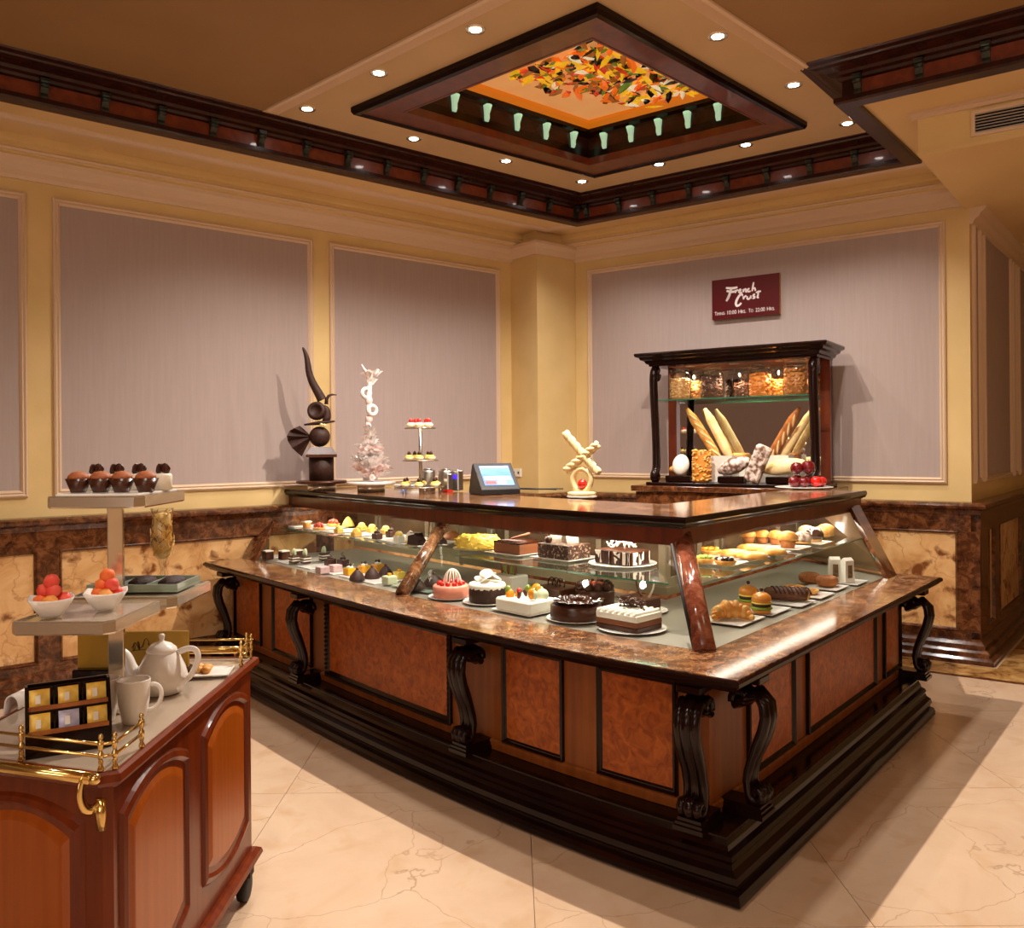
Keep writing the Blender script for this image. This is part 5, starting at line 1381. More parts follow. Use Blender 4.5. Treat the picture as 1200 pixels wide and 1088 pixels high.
# breads in front of the mirror
zc2 = zb+.0262
def onbase(px, d, z=zc2): 
    best = None
    for i in range(600):
        a = -.1+i*(HW+.3)/600; p = fC.p(a, d, z); er = abs(proj(p)[0]-px)
        if best is None or er < best[0]: best = (er, p)
    return best[1]
rzH = math.atan2(hu.y, hu.x)
def bboard(px, d, w_, label): o = MB().box(-w_/2, w_/2, -.045, .045, 0, .05, bev=.006).build('low_stand', M['black'], label=label, cat='stand'); o.location = onbase(px, d); o.rotation_euler = (0, 0, rzH); return o
bboard(796, .09, .2, 'low black stand under the white round loaf at the left of the cabinet'); bboard(858, .085, .2, 'low black stand under the floured loaf in the middle of the cabinet'); bboard(917, .085, .22, 'low black stand under the pale loaf behind the fruit plate')
def bbox(px, d, w_, h, label, dd=.15):
    e = empty('white_bread_box', label=label, cat='box', group='white bread boxes in the cabinet'); m = MB(); t = .006
    for (x0, x1, y0, y1) in ((-w_/2, w_/2, -dd/2, -dd/2+t), (-w_/2, w_/2, dd/2-t, dd/2), (-w_/2, -w_/2+t, -dd/2+t, dd/2-t), (w_/2-t, w_/2, -dd/2+t, dd/2-t)): q = MB(); q.box(x0, x1, y0, y1, 0, h); q.build('side_panel', M['offwhite'], e)
    q = MB(); q.box(-w_/2+t, w_/2-t, -dd/2+t, dd/2-t, 0, .006); q.build('bottom_panel', M['offwhite'], e)
    e.location = onbase(px, d); e.rotation_euler = (0, 0, rzH); return e
bx1 = bbox(846, .23, .22, .20, 'white open box holding two baguettes, left of the cabinet centre'); bx2 = bbox(910, .23, .22, .205, 'white open box holding two baguettes, right of the cabinet centre')
def baguette(p0, p1, r, mt, name, label, slash=True, group=None):
    e = empty(name, p0, label=label, cat='bread', group=group); P0 = Vector(p0); v = Vector(p1)-P0; m = MB(); n = 16
    m.tube([v*(i/n) for i in range(n+1)], [r*min(1, .35+1.6*min(i, n-i)/n*2) for i in range(n+1)], 14); m.build('crust', M[mt], e)
    if slash:
        d = v.normalized(); s_ = d.cross(Vector((0, 1, 0))).normalized(); u = s_.cross(d); u = u if u.y < 0 else -u
        for i in range(5):
            c = v*(.16+.16*i); q = MB(); q.tube([c+u*(r*.96)+d*t*.05+s_*(t*r*.55) for t in np.linspace(-1, 1, 7)], [.001, .006, .009, .01, .009, .006, .001], 6, flat=.6); q.build('slash', M['bread_pale'], e)
    return e
def mirpt(px, py, d): # point at depth-offset d from the cabinet front seen at px,py
    best = None
    for i in range(900):
        a = -.2+i*(HW+.4)/900; p = fC.p(a, d, 1.5); x = (p.x)/p.y*F
        dx = px-600; dy = py-521.6; xx = dx+ROLL*dy; er = abs(x-xx)
        if best is None or er < best[0]: best = (er, a, p)
    p = best[2]; yy = (py-521.6)-ROLL*(px-600); return Vector((p.x, p.y, EYE-yy*p.y/F))
baguette(mirpt(846, 543, .235), mirpt(805, 479, .215), .036, 'bread', 'baguette', 'golden baguette leaning left with pale slashes in the left white box')
baguette(mirpt(859, 543, .245), mirpt(826, 479, .27), .036, 'bread_pale', 'baguette', 'pale baguette leaning left, behind and right of the golden one', False)
baguette(mirpt(899, 543, .235), mirpt(937, 478, .2), .036, 'bread_dark', 'baguette', 'brown crusted baguette leaning right in the right white box')
baguette(mirpt(913, 543, .246), mirpt(953, 478, .29), .028, 'bread_pale', 'baguette', 'pale baguette leaning right, behind the brown one', False)
e = empty('round_loaf', onbase(798, .09)+Vector((0, 0, .063)), rzH, 'oval white loaf leaning at the left end of the cabinet', 'bread'); m = MB(); blob(m, (0, 0, .068), (.066, .05, .085), .0, 18, 12, rx=-.3); m.build('crust', M['cream_w'], e)
m = MB(); blob(m, (-.055, .02, .033), (.05, .04, .03), 0, 12, 8); m.build('bread_roll', M['bread'], e)
e = empty('seeded_loaf', onbase(822.5, .045), rzH, 'lumpy golden seeded loaf standing upright in front of the left white box', 'bread'); rr = random.Random(11); m = MB()
m.lathe([(.05, 0), (.062, .03), (.066, .12), (.06, .2), (.045, .24), (0, .25)], 22, wob=lambda a, z: 1+.06*math.sin(5*a+z*40)*math.cos(z*50)); m.build('crust', M['bun'], e)
m = MB()
for i in range(150): a = rr.uniform(0, 6.28); z = rr.uniform(.01, .24); blob(m, (.064*math.cos(a), .064*math.sin(a), z), (.012, .012, .01), .25, 6, 4, rnd=rr)
m.build('seed_crumbs', M['bread'], e, kind='stuff')
def loaf(p, rz, rx, s_, mt, name, label):
    e = empty(name, p, rz, label, 'bread'); m = MB(); n = 14
    m.tube([(-s_[0]+2*s_[0]*i/n, 0, 0) for i in range(n+1)], [s_[1]*max(.15, math.sin(math.pi*(i+.6)/(n+1.2)))**.6 for i in range(n+1)], 16, flat=.8); m.build('crust', M[mt], e); e.rotation_euler = (0, rx, rz); return e
e = loaf(onbase(860, .075)+Vector((0, 0, .128)), rzH, -.35, (.125, .062), 'flour', 'floured_rye_loaf', 'dark floured rye loaf leaning on the middle stand')
e = empty('square_rye_loaf', onbase(881, -.005)+Vector((0, 0, .03)), rzH, 'long square rye loaf dusted with flour propped up diagonally in the middle', 'bread')
Mx = Matrix.Rotation(.42, 4, 'Y') @ Matrix.Rotation(.12, 4, 'X'); m = MB(); m.box(-.055, .055, -.035, .035, -.01, .265, M=Mx, bev=.012); m.build('crust', M['flour'], e)
loaf(onbase(919, .07)+Vector((0, 0, .124)), rzH+.1, -.2, (.15, .058), 'bread_pale', 'pale_oval_loaf', 'pale oval loaf leaning behind the fruit plate')
e = empty('small_rye_loaf', onbase(925.5, .343), rzH, 'small square brown loaf behind the right box by the mirror', 'bread'); m = MB(); rbox(m, .12, .06, .10, .12, .012); m.build('crust', M['bread_dark'], e); m = MB(); rbox(m, .12, .055, .12, 0, .004); m.build('support_block', M['offwhite'], e)
e = empty('small_golden_loaf', onbase(866.5, .343), rzH, 'small golden square loaf beside the left white box by the mirror', 'bread'); m = MB(); rbox(m, .11, .06, .10, .12, .014); m.build('crust', M['bread'], e); m = MB(); rbox(m, .11, .055, .12, 0, .004); m.build('support_block', M['offwhite'], e)
# fruit plate on the marble in front
fp = onbase(942, -.215, HL); 
o = rd_plate(.19).build('fruit_plate', M['white'], label='round white plate of dark red fruit at the right end of the marble ledge', cat='plate'); fpz = HL
o.location = (fp.x, fp.y, HL+.0005)
o.parent = None
for i, (x, y, z, r_, mt_, lb) in enumerate(((-.07, -.05, 0, .036, 'apple', 'dark red fruit, front left on the white plate'), (-.02, -.06, 0, .034, 'apple', 'dark red fruit, front second from left on the white plate'), (.05, -.05, 0, .036, 'red', 'bright red fruit, front right on the white plate'), (.09, -.01, 0, .034, 'red', 'bright red fruit at the right edge of the white plate'),
     (-.03, .02, 0, .04, 'apple', 'dark red fruit, back left under the pile on the white plate'), (.03, .02, .0, .04, 'apple', 'dark red fruit, back right under the pile on the white plate'), (-.04, -.005, .066, .04, 'apple', 'dark red fruit on top of the pile, left one'), (.022, -.005, .068, .044, 'apple', 'largest dark red fruit on top of the pile, right one'), (.07, .06, .0, .034, 'palegreen', 'pale green fruit behind the red ones on the white plate'))):
    x *= 1.25; y *= 1.25; z *= 1.22; r_ *= 1.05
    e = empty('fruit', (fp.x+x, fp.y+y, HL+.0125+z*1.06), label=lb, cat='fruit', group='fruit on the white plate'); m = MB()
    m.lathe([(.0, .003), (r_*.4, 0), (r_*.9, r_*.5), (r_, r_*1.0), (r_*.85, r_*1.55), (r_*.45, r_*1.85), (.0, r_*1.7)], 20); m.build('skin', M[mt_], e)
    m = MB(); m.tube([(0, 0, r_*1.7), (.004, .002, r_*2.05)], .0018, 5); m.build('stem', M['choc'], e)
# sign on the wall
s0_, s1_ = sR(838), sR(917); zA = EYE-((330-521.6)-ROLL*(838-600))*FR.p(s0_, 0, 0).y/F; zB = EYE-((376-521.6)-ROLL*(838-600))*FR.p(s0_, 0, 0).y/F
sg = empty('wall_sign', FR.p((s0_+s1_)/2, 0, zB), label='maroon rectangular sign with white brush lettering and opening hours on the grey wall panel', cat='sign')
m = MB(); FR.box(m, s0_, s1_, .006, .036, zB, zA); m.build('board', M['gold'], sg, world=True)
m = MB(); FR.box(m, s0_, s1_-.0, .036, .040, zB, zA); m.build('face', M['maroon'], sg, world=True)
SW, SH = s1_-s0_, zA-zB
def sp(u, v, d=.0415): return FR.p(s0_+SW*u, d, zB+SH*v)
def stroke(mb, pts, w0):
    # flat brush ribbon in sign space; pts (u,v) in 0..1
    asp = SW/SH; P = [Vector((u*asp, v)) for u, v in pts]
    Q = []
    for a, b in zip(P, P[1:]): Q += [a+(b-a)*(i/4) for i in range(4)]
    Q.append(P[-1])
    for _ in range(2): Q = [Q[0]]+[(Q[i-1]+Q[i]*2+Q[i+1])/4 for i in range(1, len(Q)-1)]+[Q[-1]]
    vs = []; n = len(Q)
    for i, p in enumerate(Q):
        nrm = Vector((-.45, .9)).normalized(); w_ = w0*(.75+.25*math.sin(math.pi*i/(n-1)))
        t = (Q[min(i+1, n-1)]-Q[max(i-1, 0)]).normalized(); nr = Vector((-t.y, t.x))
        nrm = (nr+Vector((.25, .1))*.5).normalized()
        a, b = p+nr*w_, p-nr*w_; vs += [sp(a.x/asp, a.y), sp(b.x/asp, b.y)]
    mb.add(vs, [(2*i, 2*i+1, 2*i+3, 2*i+2) for i in range(n-1)])
letters = {'F': [[(.27, .60), (.225, .46)], [(.21, .775), (.30, .745), (.385, .76)], [(.22, .70), (.29, .66), (.345, .66)], [(.29, .745), (.265, .6), (.215, .44)]],
 'r': [[(.35, .70), (.355, .62)], [(.355, .655), (.375, .685), (.395, .69)]], 'e': [[(.40, .645), (.435, .67), (.43, .70), (.41, .69), (.405, .63), (.425, .61), (.455, .625)]],
 'n': [[(.47, .70), (.475, .62)], [(.475, .66), (.50, .70), (.51, .68), (.51, .62), (.525, .62)]], 'c': [[(.565, .69), (.54, .69), (.535, .64), (.55, .615), (.58, .63)]],
 'h': [[(.625, .84), (.60, .62)], [(.605, .67), (.635, .70), (.645, .67), (.65, .62)]],
 'C': [[(.46, .53), (.45, .58), (.415, .56), (.375, .46), (.355, .36), (.37, .29), (.41, .31), (.44, .36)]], 'r2': [[(.47, .52), (.475, .44)], [(.475, .48), (.50, .52), (.52, .52)]],
 'u': [[(.53, .51), (.525, .45), (.55, .43), (.575, .47), (.58, .52)], [(.58, .52), (.58, .44)]], 's': [[(.645, .54), (.62, .535), (.615, .50), (.64, .48), (.635, .445), (.605, .445)]],
 't': [[(.695, .62), (.685, .5), (.675, .45), (.70, .445)], [(.655, .58), (.73, .60)]]}
asp_keep = SW/SH
for k, L_ in letters.items():
    mb = MB()
    for pts in L_: stroke(mb, [((u-.21)*1.0+.215, v) for u, v in pts], .031 if k in 'FC' else .024)
    mb.build('letter', M['ink'], sg, world=True, fix=False)
def text_mesh(txt, size, mt, parent, frame_fn, u0, v0, width, name='lettering'):
    cu = bpy.data.curves.new('t', 'FONT'); cu.body = txt; cu.size = 1; ob = bpy.data.objects.new('t', cu); COL.objects.link(ob)
    bpy.context.view_layer.update(); me = bpy.data.meshes.new_from_object(ob.evaluated_get(bpy.context.evaluated_depsgraph_get()))
    vs = [v.co.copy() for v in me.vertices]; fs = [tuple(p.vertices) for p in me.polygons]; bpy.data.objects.remove(ob); 
    x0 = min(v.x for v in vs); x1 = max(v.x for v in vs); k = width/(x1-x0)
    mb = MB(); mb.add([frame_fn(u0+(v.x-x0)*k, v0+v.y*size) for v in vs], fs); return mb.build(name, mt, parent, world=True, fix=False)
# opening hours in small capitals
for big, w_, xs, wd in ((1, 'T', .04, .033), (0, 'IMING-', .076, .128), (1, '10:00', .235, .135), (1, 'H', .40, .042), (0, 'RS.', .446, .066), (1, 'T', .55, .033), (0, 'O', .585, .034), (1, '22:00', .655, .135), (1, 'H', .82, .042), (0, 'RS.', .866, .066)):
    text_mesh(w_, .135 if big else .105, M['ink'], sg, lambda a, b: sp(a, b), xs, .105, wd, 'hours_lettering')
# ================================================================== THINGS ON THE MARBLE LEDGE
ZL = HL+.001
def L(name, px, py, label, cat, z=ZL, rz=0, group=None): p = G(px, py, z); return empty(name, (p.x, p.y, z), rz, label, cat, group)
def stand(px, py, r, mt, label, dp=.05):
    e = L('cake_stand', px, py, label, 'cake stand'); m = MB(); m.lathe([(r*.56, 0), (r*.56, dp), (0, dp)], 32); m.build('drum_base', M['chrome'], e); m = MB(); m.lathe([(r*.97, dp), (r, dp+.006), (r, dp+.016), (r*.97, dp+.02), (0, dp+.02)], 40); m.build('top_disc', M[mt], e); return e
dA_ = lambda px, py: G(px, py, ZL)
st = stand(377, 575, .175, 'choc', 'round chocolate topped stand with a metal drum under the chocolate sculpture')
st2 = stand(435, 576.5, .165, 'white', 'round white topped stand with a metal drum under the sugar sculpture')
# chocolate sculpture, upright in the picture plane of the left wing
p = st.location; FACE = math.atan2(-p.x, p.y); e = empty('chocolate_sculpture', (p.x, p.y, ZL+.0705), FACE, 'dark chocolate showpiece with a tall horn, fan and spheres on a round stand', 'sculpture'); k_ = p.y/F
def cb_(m, name, mt='choc_matt'): return m.build(name, M[mt], e)
def cp(px, py): # local x,z from photo px relative to stand top centre
    b = proj((p.x, p.y, ZL+.07)); return ((px-b[0])*k_*math.cos(FACE), (b[1]-py)*k_)
def xz(px, py, y=0): a = cp(px, py); return (a[0], y, a[1])
hgt = cp(0, 539)[1]
m = MB(); m.lathe([(.085, 0), (.085, cp(0, 536)[1])], 24); cb_(m, 'drum')
z1 = cp(0, 536)[1]; m = MB(); z2 = cp(0, 524)[1]
m.add([(-.105, -.105, z1), (.105, -.105, z1), (.105, .105, z1), (-.105, .105, z1), (-.105, -.105, z1+.02), (.105, -.105, z1+.02), (.105, .105, z1+.02), (-.105, .105, z1+.02), (-.07, -.07, z2), (.07, -.07, z2), (.07, .07, z2), (-.07, .07, z2)], [(3, 2, 1, 0)]+[(i, (i+1) % 4, 4+(i+1) % 4, 4+i) for i in range(4)]+[(4+i, 4+(i+1) % 4, 8+(i+1) % 4, 8+i) for i in range(4)]+[(8, 9, 10, 11)]); cb_(m, 'square_cap', 'choc')
def ang_pts(cx, cy, r, a0, a1, n=14): return [(cx+r*math.cos(a), cy+r*math.sin(a)) for a in np.linspace(a0, a1, n)]
m = MB(); m.ball(xz(375, 512), .072, 20, 14); cb_(m, 'sphere')
# folded fan on the left
m = MB(); c = xz(366, 512); tips = [(346, 502), (340, 505), (337, 511), (338, 517), (343, 525), (349, 531), (354, 535)]
tips = [(352, 499)]+tips; vs = [c]+[xz(a, b, (-.03 if i % 2 else .01)) for i, (a, b) in enumerate(tips)]; vs2 = [(v[0], v[1]+.012, v[2]) for v in vs]; n = len(vs)
m.add(vs+vs2, [(0, i, i+1) for i in range(1, n-1)]+[(n, n+i+1, n+i) for i in range(1, n-1)]+[(i, n+i, n+i+1, i+1) for i in range(1, n-1)]+[(0, n, n+1, 1), (n-1, 2*n-1, n, 0)]); cb_(m, 'pleated_fan')
m = MB(); a0, a1 = xz(357, 498), xz(393, 494); m.tube([a0, ((a0[0]+a1[0])/2, 0, (a0[2]+a1[2])/2), a1], [.03, .075, .03], 16, flat=.2, up=(0, 1, 0)); cb_(m, 'disc')
c = xz(372, 482); m = MB(); m.lathe([(0, -.03), (.05, -.028), (.064, -.012), (.066, .01), (.06, .03), (.04, .036), (.036, .022), (0, .018)], 24, M=Matrix.Translation(c) @ Matrix.Rotation(R(80), 4, 'X') @ Matrix.Rotation(-.3, 4, 'Y')); cb_(m, 'round_flask')
m = MB(); m.tube([(c[0]+.04+.03*math.cos(t)*1.0, -.01, c[2]-.02+.055*math.sin(t)) for t in np.linspace(-1.7, 1.5, 12)], [.012, .02, .026, .028, .029, .028, .026, .024, .022, .018, .012, .006], 10); cb_(m, 'crescent')
m = MB(); hp_ = [(378, 469), (374, 461), (367, 449), (363, 437), (361.5, 424), (359.5, 415), (356, 407.5)]; P = [Vector(xz(a, b)) for a, b in hp_]
for _ in range(2):
    Q = [P[0]]
    for a, b in zip(P, P[1:]): Q += [a*.75+b*.25, a*.25+b*.75]
    P = Q+[P[-1]]
m.tube(P, [max(.004, .034*(1-i/(len(P)-1))**.55) for i in range(len(P))], 12); cb_(m, 'tall_horn')
m = MB(); P = [Vector(xz(a, b)) for a, b in ((383, 474), (383.5, 468), (386, 464), (390, 462.5), (395.5, 463))]; m.tube(P, [.014, .012, .01, .007, .003], 8); cb_(m, 'curl')
for a, b in ((377, 498), (380.5, 499)): m = MB(); m.ball(xz(a, b, -.06), .012, 10, 7); cb_(m, 'small_ball', 'bread_pale')
# sugar sculpture
p = st2.location; FACE = math.atan2(-p.x, p.y); e = empty('sugar_sculpture', (p.x, p.y, ZL+.0705), FACE, 'white and pink pulled sugar flower sculpture on a white stand', 'sculpture'); k_ = p.y/F
m = MB(); P = [Vector(xz(a, b)) for a, b in ((434, 563), (433, 540), (433, 515), (432, 495), (433, 470), (434, 450), (432, 435))]; m.tube(P, [.05, .045, .026, .018, .018, .016, .004], 10); m.build('stem', M['sugar'], e)
rr = random.Random(21)
def petal(c, s_, rz, tilt, mt):
    m = MB(); rows = []; f0 = rr.uniform(0, 6)
    for i in range(6):
        t = i/5; wv = s_*(.35+.65*t); rows.append([(wv*u, -.35*s_*t*t+.16*s_*t*math.sin(7*u+f0), s_*1.15*t*(1-.25*u*u)+.08*s_*t*math.sin(11*u+f0)) for u in np.linspace(-1, 1, 13)])
    Mx = Matrix.Translation(c) @ Matrix.Rotation(rz, 4, 'Z') @ Matrix.Rotation(tilt, 4, 'X'); rows = [[Mx @ Vector(q) for q in r_] for r_ in rows]; m.loft(rows); m.build('sugar_petal', M[mt], e, fix=False)
for i in range(64):
    t = rr.random(); py = 562-t*36; half = (15.5-9*t)*(1 if t > .1 else .7); px = 433.5+rr.uniform(-half, half)
    s_ = (px-433.5)/22; y_ = rr.uniform(-.09, .02)*(1-.6*t)
    petal(xz(px, py, y_), rr.uniform(.045, .075), s_*1.0+rr.uniform(-.4, .4), rr.uniform(.1, .9), 'sugar' if i % 4 else 'sugar_pink')
for i in range(16):
    t = i/15; petal(xz(433.5+rr.uniform(-5, 5)*(1.3-t), 530-t*26, rr.uniform(-.04, .01)), .05-.015*t, rr.uniform(-.8, .8), rr.uniform(.0, .6), 'sugar' if i % 3 else 'sugar_pink')
m = MB(); m.tube([xz(436+(3.5-.22*k)*math.cos(k*.75), 558.5+(3.5-.22*k)*math.sin(k*.75), -.115) for k in range(15)], .009, 6); m.build('sugar_rose', M['sugar_pink'], e)
for i in range(9):
    c = xz(rr.uniform(432, 442), rr.uniform(440, 453), rr.uniform(-.02, .02)); petal(c, .045, rr.uniform(-1.5, 1.5), rr.uniform(-.8, .6), 'sugar_pink' if i % 2 else 'sugar')
for (a, b) in ((430, 461), (437, 481)):
    c = Vector(xz(a, b)); m = MB(); m.tube([c+Vector((.027*math.cos(t), .02*math.cos(t)-.012, .03*math.sin(t))) for t in np.linspace(0, 6.2832, 21)[:-1]], .013, 8, closed=True); m.build('sugar_ring', M['sugar'], e)
for (a, b) in ((433, 470), (433, 491)): m = MB(); m.ball(xz(a, b), .026, 12, 8, (1, 1, 1.4)); m.build('pink_knot', M['sugar_pink'], e)
for (pts) in (((434, 440), (428, 433), (425, 427)), ((440, 440), (444, 436), (445, 433))): m = MB(); m.tube([xz(a, b) for a, b in pts], [.012, .007, .002], 6); m.build('sugar_drip', M['sugar'], e)
# three tier stand with tartlets
ts = L('tiered_stand', 493, 578, 'three tier clear stand of small tartlets on the marble ledge', 'tiered stand'); p = ts.location; k_ = p.y/F
def tz(py): return (proj(p)[1]-py)*k_
tiers = [(572, .15), (541, .115), (503, .10)]
m = MB(); m.tube([(0, 0, 0), (0, 0, tz(501))], .012, 10); m.build('pole', M['steel'], ts)
tz_ = []
for i, (py, r_) in enumerate(tiers):
    z = max(.03, tz(py)); tz_.append((z, r_)); m = MB(); m.lathe([(.012, z), (r_, z+.002), (r_, z+.008), (.012, z+.007)], 32); m.build('tier_plate', M['jar'], ts)
    m = MB(); m.tube([(r_*math.cos(t), r_*math.sin(t), z+.006) for t in np.linspace(0, 6.2832, 33)[:-1]], .004, 6, closed=True); m.build('tier_rim', M['steel'], ts)
for i in range(5): a = i*1.2566; m = MB(); m.tube([(.13*math.cos(a), .13*math.sin(a), 0), (.13*math.cos(a), .13*math.sin(a), .03)], .004, 6); m.build('foot', M['steel'], ts)
def tartlet(top):
    e = empty('tartlet'); m = MB(); m.lathe([(.022, 0), (.032, .022), (.028, .022), (0, .02)], 16, wob=lambda a, z: 1+.03*math.sin(12*a)); m.build('crust', M['bread_pale'], e)
    m = MB(); blob(m, (0, 0, .024), (.025, .025, .012), 0, 12, 6); m.build('cream', M['lemon' if top != 'red' else 'cream_w'], e); m = MB(); blob(m, (0, 0, .042), (.012 if top != 'red' else .018, .012 if top != 'red' else .016, .018), .1, 8, 6); m.build('topping', M[top], e); return e
masters = {k: None for k in ('choc', 'red')}
names = [['lowest tier', 'middle tier', 'top tier'][i] for i in range(3)]
for i, ((z, r_), top, n) in enumerate(zip(tz_, ('choc', 'choc', 'red'), (6, 5, 5))):
    pos = ['front', 'front right', 'back right', 'back', 'back left', 'front left']
    for j in range(n):
        a = -math.pi/2+2*math.pi*j/n; rr_ = r_-.04
        if masters[top] is None: o = tartlet(top); masters[top] = o
        else: o = copy_tree(masters[top])
        o.location = (p.x+rr_*math.cos(a), p.y+rr_*math.sin(a), p.z+z+.0085); o['category'] = 'tartlet'; o['group'] = 'tartlets on the three tier stand'
        o['label'] = 'small tartlet with %s topping on the %s of the stand, %s' % ('dark' if top == 'choc' else 'red berry', names[i], ['front', 'right front', 'right rear', 'left rear', 'left front'][j] if n == 5 else pos[j])
# card machines and scale behind the stand
e = L('kitchen_scale', 468, 574, 'small white scale with a dark display left of the tiered stand', 'scale', rz=WING_L); e.location.y += .22; e.location.x += .06
m = MB(); rbox(m, .24, .16, .03, .0, .008); m.build('body', M['offwhite'], e); m = MB(); rbox(m, .20, .13, .006, .034, .002); m.build('pan', M['steel'], e); m = MB(); m.box(-.02, .05, -.083, -.079, .006, .026); m.build('display', M['screen'], e)
e = L('steel_canister', 519, 578, 'brushed steel canister behind the tiered stand, left one', 'canister', group='steel canisters behind the tiered stand'); e.location.y += .25
m = MB(); m.lathe([(.05, 0), (.052, .005), (.052, .13), (.045, .14), (0, .142)], 24); m.build('body', M['steel'], e); m = MB(); m.lathe([(.03, .142), (.03, .15), (0, .152)], 16); m.build('lid', M['steel'], e)
o = copy_tree(e); q = G(510, 578, ZL); o.location = (q.x-.08, q.y+.34, ZL); o['label'] = 'brushed steel canister behind the tiered stand, half hidden behind the pole'
e = L('card_terminal', 535, 577, 'grey box terminal with a small violet display beside the tiered stand', 'card terminal', rz=WING_L); e.location.y += .17
m = MB(); rbox(m, .06, .05, .14, 0, .006); m.build('body', M['steel'], e); m = MB(); m.box(-.022, .022, -.0275, -.025, .08, .11); m.build('display', mat('violet_display', rgb(70, 40, 200), .3, emit=1.2), e)
e = L('card_reader', 524.5, 577, 'small grey card reader with a white key and red base', 'card reader', rz=WING_L); e.location.y += .03
m = MB(); rbox(m, .05, .04, .11, .012, .006); m.build('body', M['steel'], e); m = MB(); m.box(-.012, .012, -.0225, -.02, .07, .088); m.build('white_key', M['white'], e); m = MB(); rbox(m, .054, .046, .012, 0, .002); m.build('red_base', M['red'], e)
# till screen
e = L('till_terminal', 578, 580, 'black touchscreen till with a lit blue screen on the marble ledge', 'till', rz=WING_L*.35); e.location.y += .1; e.rotation_euler = (0, 0, .4)
prof = [(-.10, 0), (.13, 0), (.125, .03), (.06, .155), (.03, .17), (-.11, .03)]
def ext(mb, prof, w_, x0=0):
    n = len(prof); mb.add([(x0-w_/2, y, z) for y, z in prof]+[(x0+w_/2, y, z) for y, z in prof], [tuple(range(n)), tuple(range(2*n-1, n-1, -1))]+[(i, n+i, n+(i+1) % n, (i+1) % n) for i in range(n)]); return mb
ext(MB(), [(-.13, .0), (.1, 0), (.1, .03), (.045, .185), (.02, .195), (-.13, .035)], .26).build('housing', M['plastic'], e, bevel=.006)
dv = Vector((.15, .16)).normalized(); nv = Vector((-dv.y, dv.x))
def scr(u, t, o): y = -.13+.15*t+nv.x*o; z = .035+.16*t+nv.y*o; return (u, y, z)
m = MB(); m.add([scr(-.1, .14, .002), (scr(.1, .14, .002)), scr(.1, .88, .002), scr(-.1, .88, .002)], [(0, 1, 2, 3)]); m.build('screen', M['screen'], e, fix=False)
for (u0, u1, t0, t1, c) in ((-.095, .095, .8, .86, 'offwhite'), (-.09, -.02, .18, .3, 'red'), (-.01, .05, .18, .3, 'offwhite'), (-.09, .09, .34, .48, 'steel')):
    m = MB(); m.add([scr(u0, t0, .003), scr(u1, t0, .003), scr(u1, t1, .003), scr(u0, t1, .003)], [(0, 1, 2, 3)]); m.build('screen_block', mat('screen_block_'+c, rgb(220, 90, 90) if c == 'red' else rgb(200, 215, 240), .3, emit=.5), e, fix=False)
cab = MB(); q = G(600, 574, ZL); cab.tube([(q.x+.05*i, q.y+.02*math.sin(i*1.7)-.02*i, ZL+.006) for i in range(7)], .005, 6); cab.tube([(q.x+.05*i, q.y+.05+.025*math.sin(i*1.2)-.02*i, ZL+.006) for i in range(8)], .004, 6)
co = MB(); co.v = [(v[0]-q.x, v[1]-q.y, v[2]-ZL) for v in cab.v]; co.f = cab.f; co.sm = cab.sm
o = co.build('power_cable', M['rubber'], label='black cables trailing on the ledge right of the till', cat='cable'); o.location = (q.x, q.y, ZL)
# double power socket on the pilaster
sk = on_line(606, WC, uL, 1.3); pp = FL.p(sk, .02, 1.21) if False else None
bs_ = pa+(edge-pa).normalized()*.05; nn_ = (edge-pa).normalized(); 
w1 = G(606, 560, 1.3)
fs_ = Face(pa, (edge-pa).normalized(), Vector(((edge-pa).normalized().y, -(edge-pa).normalized().x)))
if fs_.n.y > 0: fs_.n = -fs_.n
e = empty('wall_socket', fs_.p(.03, 0, 1.215), label='white double power socket on the cream pilaster behind the till', cat='socket')
for i in (0, 1): m = MB(); fs_.box(m, .008+.062*i, .066+.062*i, 0, .012, 1.22, 1.29); m.build('plate', M['offwhite'], e, world=True); m = MB(); fs_.box(m, .028+.062*i, .046+.062*i, .012, .014, 1.245, 1.265); m.build('slot', M['rubber'], e, world=True)
# bread dough sculpture
e = L('bread_dough_sculpture', 682, 583, 'ivory braided bread dough sculpture of a ring with a red ball on a round base', 'sculpture', rz=-.5); p = e.location; k_ = p.y/F
def bz(px, py, y=0): b = proj(p); return ((px-b[0])*k_/math.cos(.5), y, (b[1]-py)*k_)
WL2 = WING_L
m = MB(); m.lathe([(.085, 0), (.09, .008), (0, .012)], 28); m.build('white_base', M['white'], e); m = MB(); m.lathe([(.08, .01), (.082, .03), (.05, .036), (0, .036)], 28, wob=lambda a, z: 1+.03*math.sin(9*a)); m.build('dough_base', M['dough'], e)
c = Vector(bz(682, 563)); m = MB(); m.tube([c+Vector((.058*math.cos(t), 0, .066*math.sin(t))) for t in np.linspace(0, 6.2832, 33)[:-1]], .016, 10, closed=True); m.build('dough_ring', M['dough'], e)
m = MB(); m.ball(Vector(bz(682.5, 567.5, 0))+Vector((0, 0, .0)), .029, 18, 12); m.build('red_ball', M['red'], e)
def braid(a, b):
    A, B = Vector(bz(*a)), Vector(bz(*b)); d = B-A
    for ph in (0, 2.09, 4.18):
        m = MB(); m.tube([A+d*t+Vector((-d.z, 0, d.x)).normalized()*.013*math.sin(14*t+ph)+Vector((0, .013*math.cos(14*t+ph), 0)) for t in np.linspace(0, 1, 24)], .0135, 8); m.build('dough_strand', M['dough'], e)
braid((664, 552), (700, 521)); braid((701, 555), (663, 507))
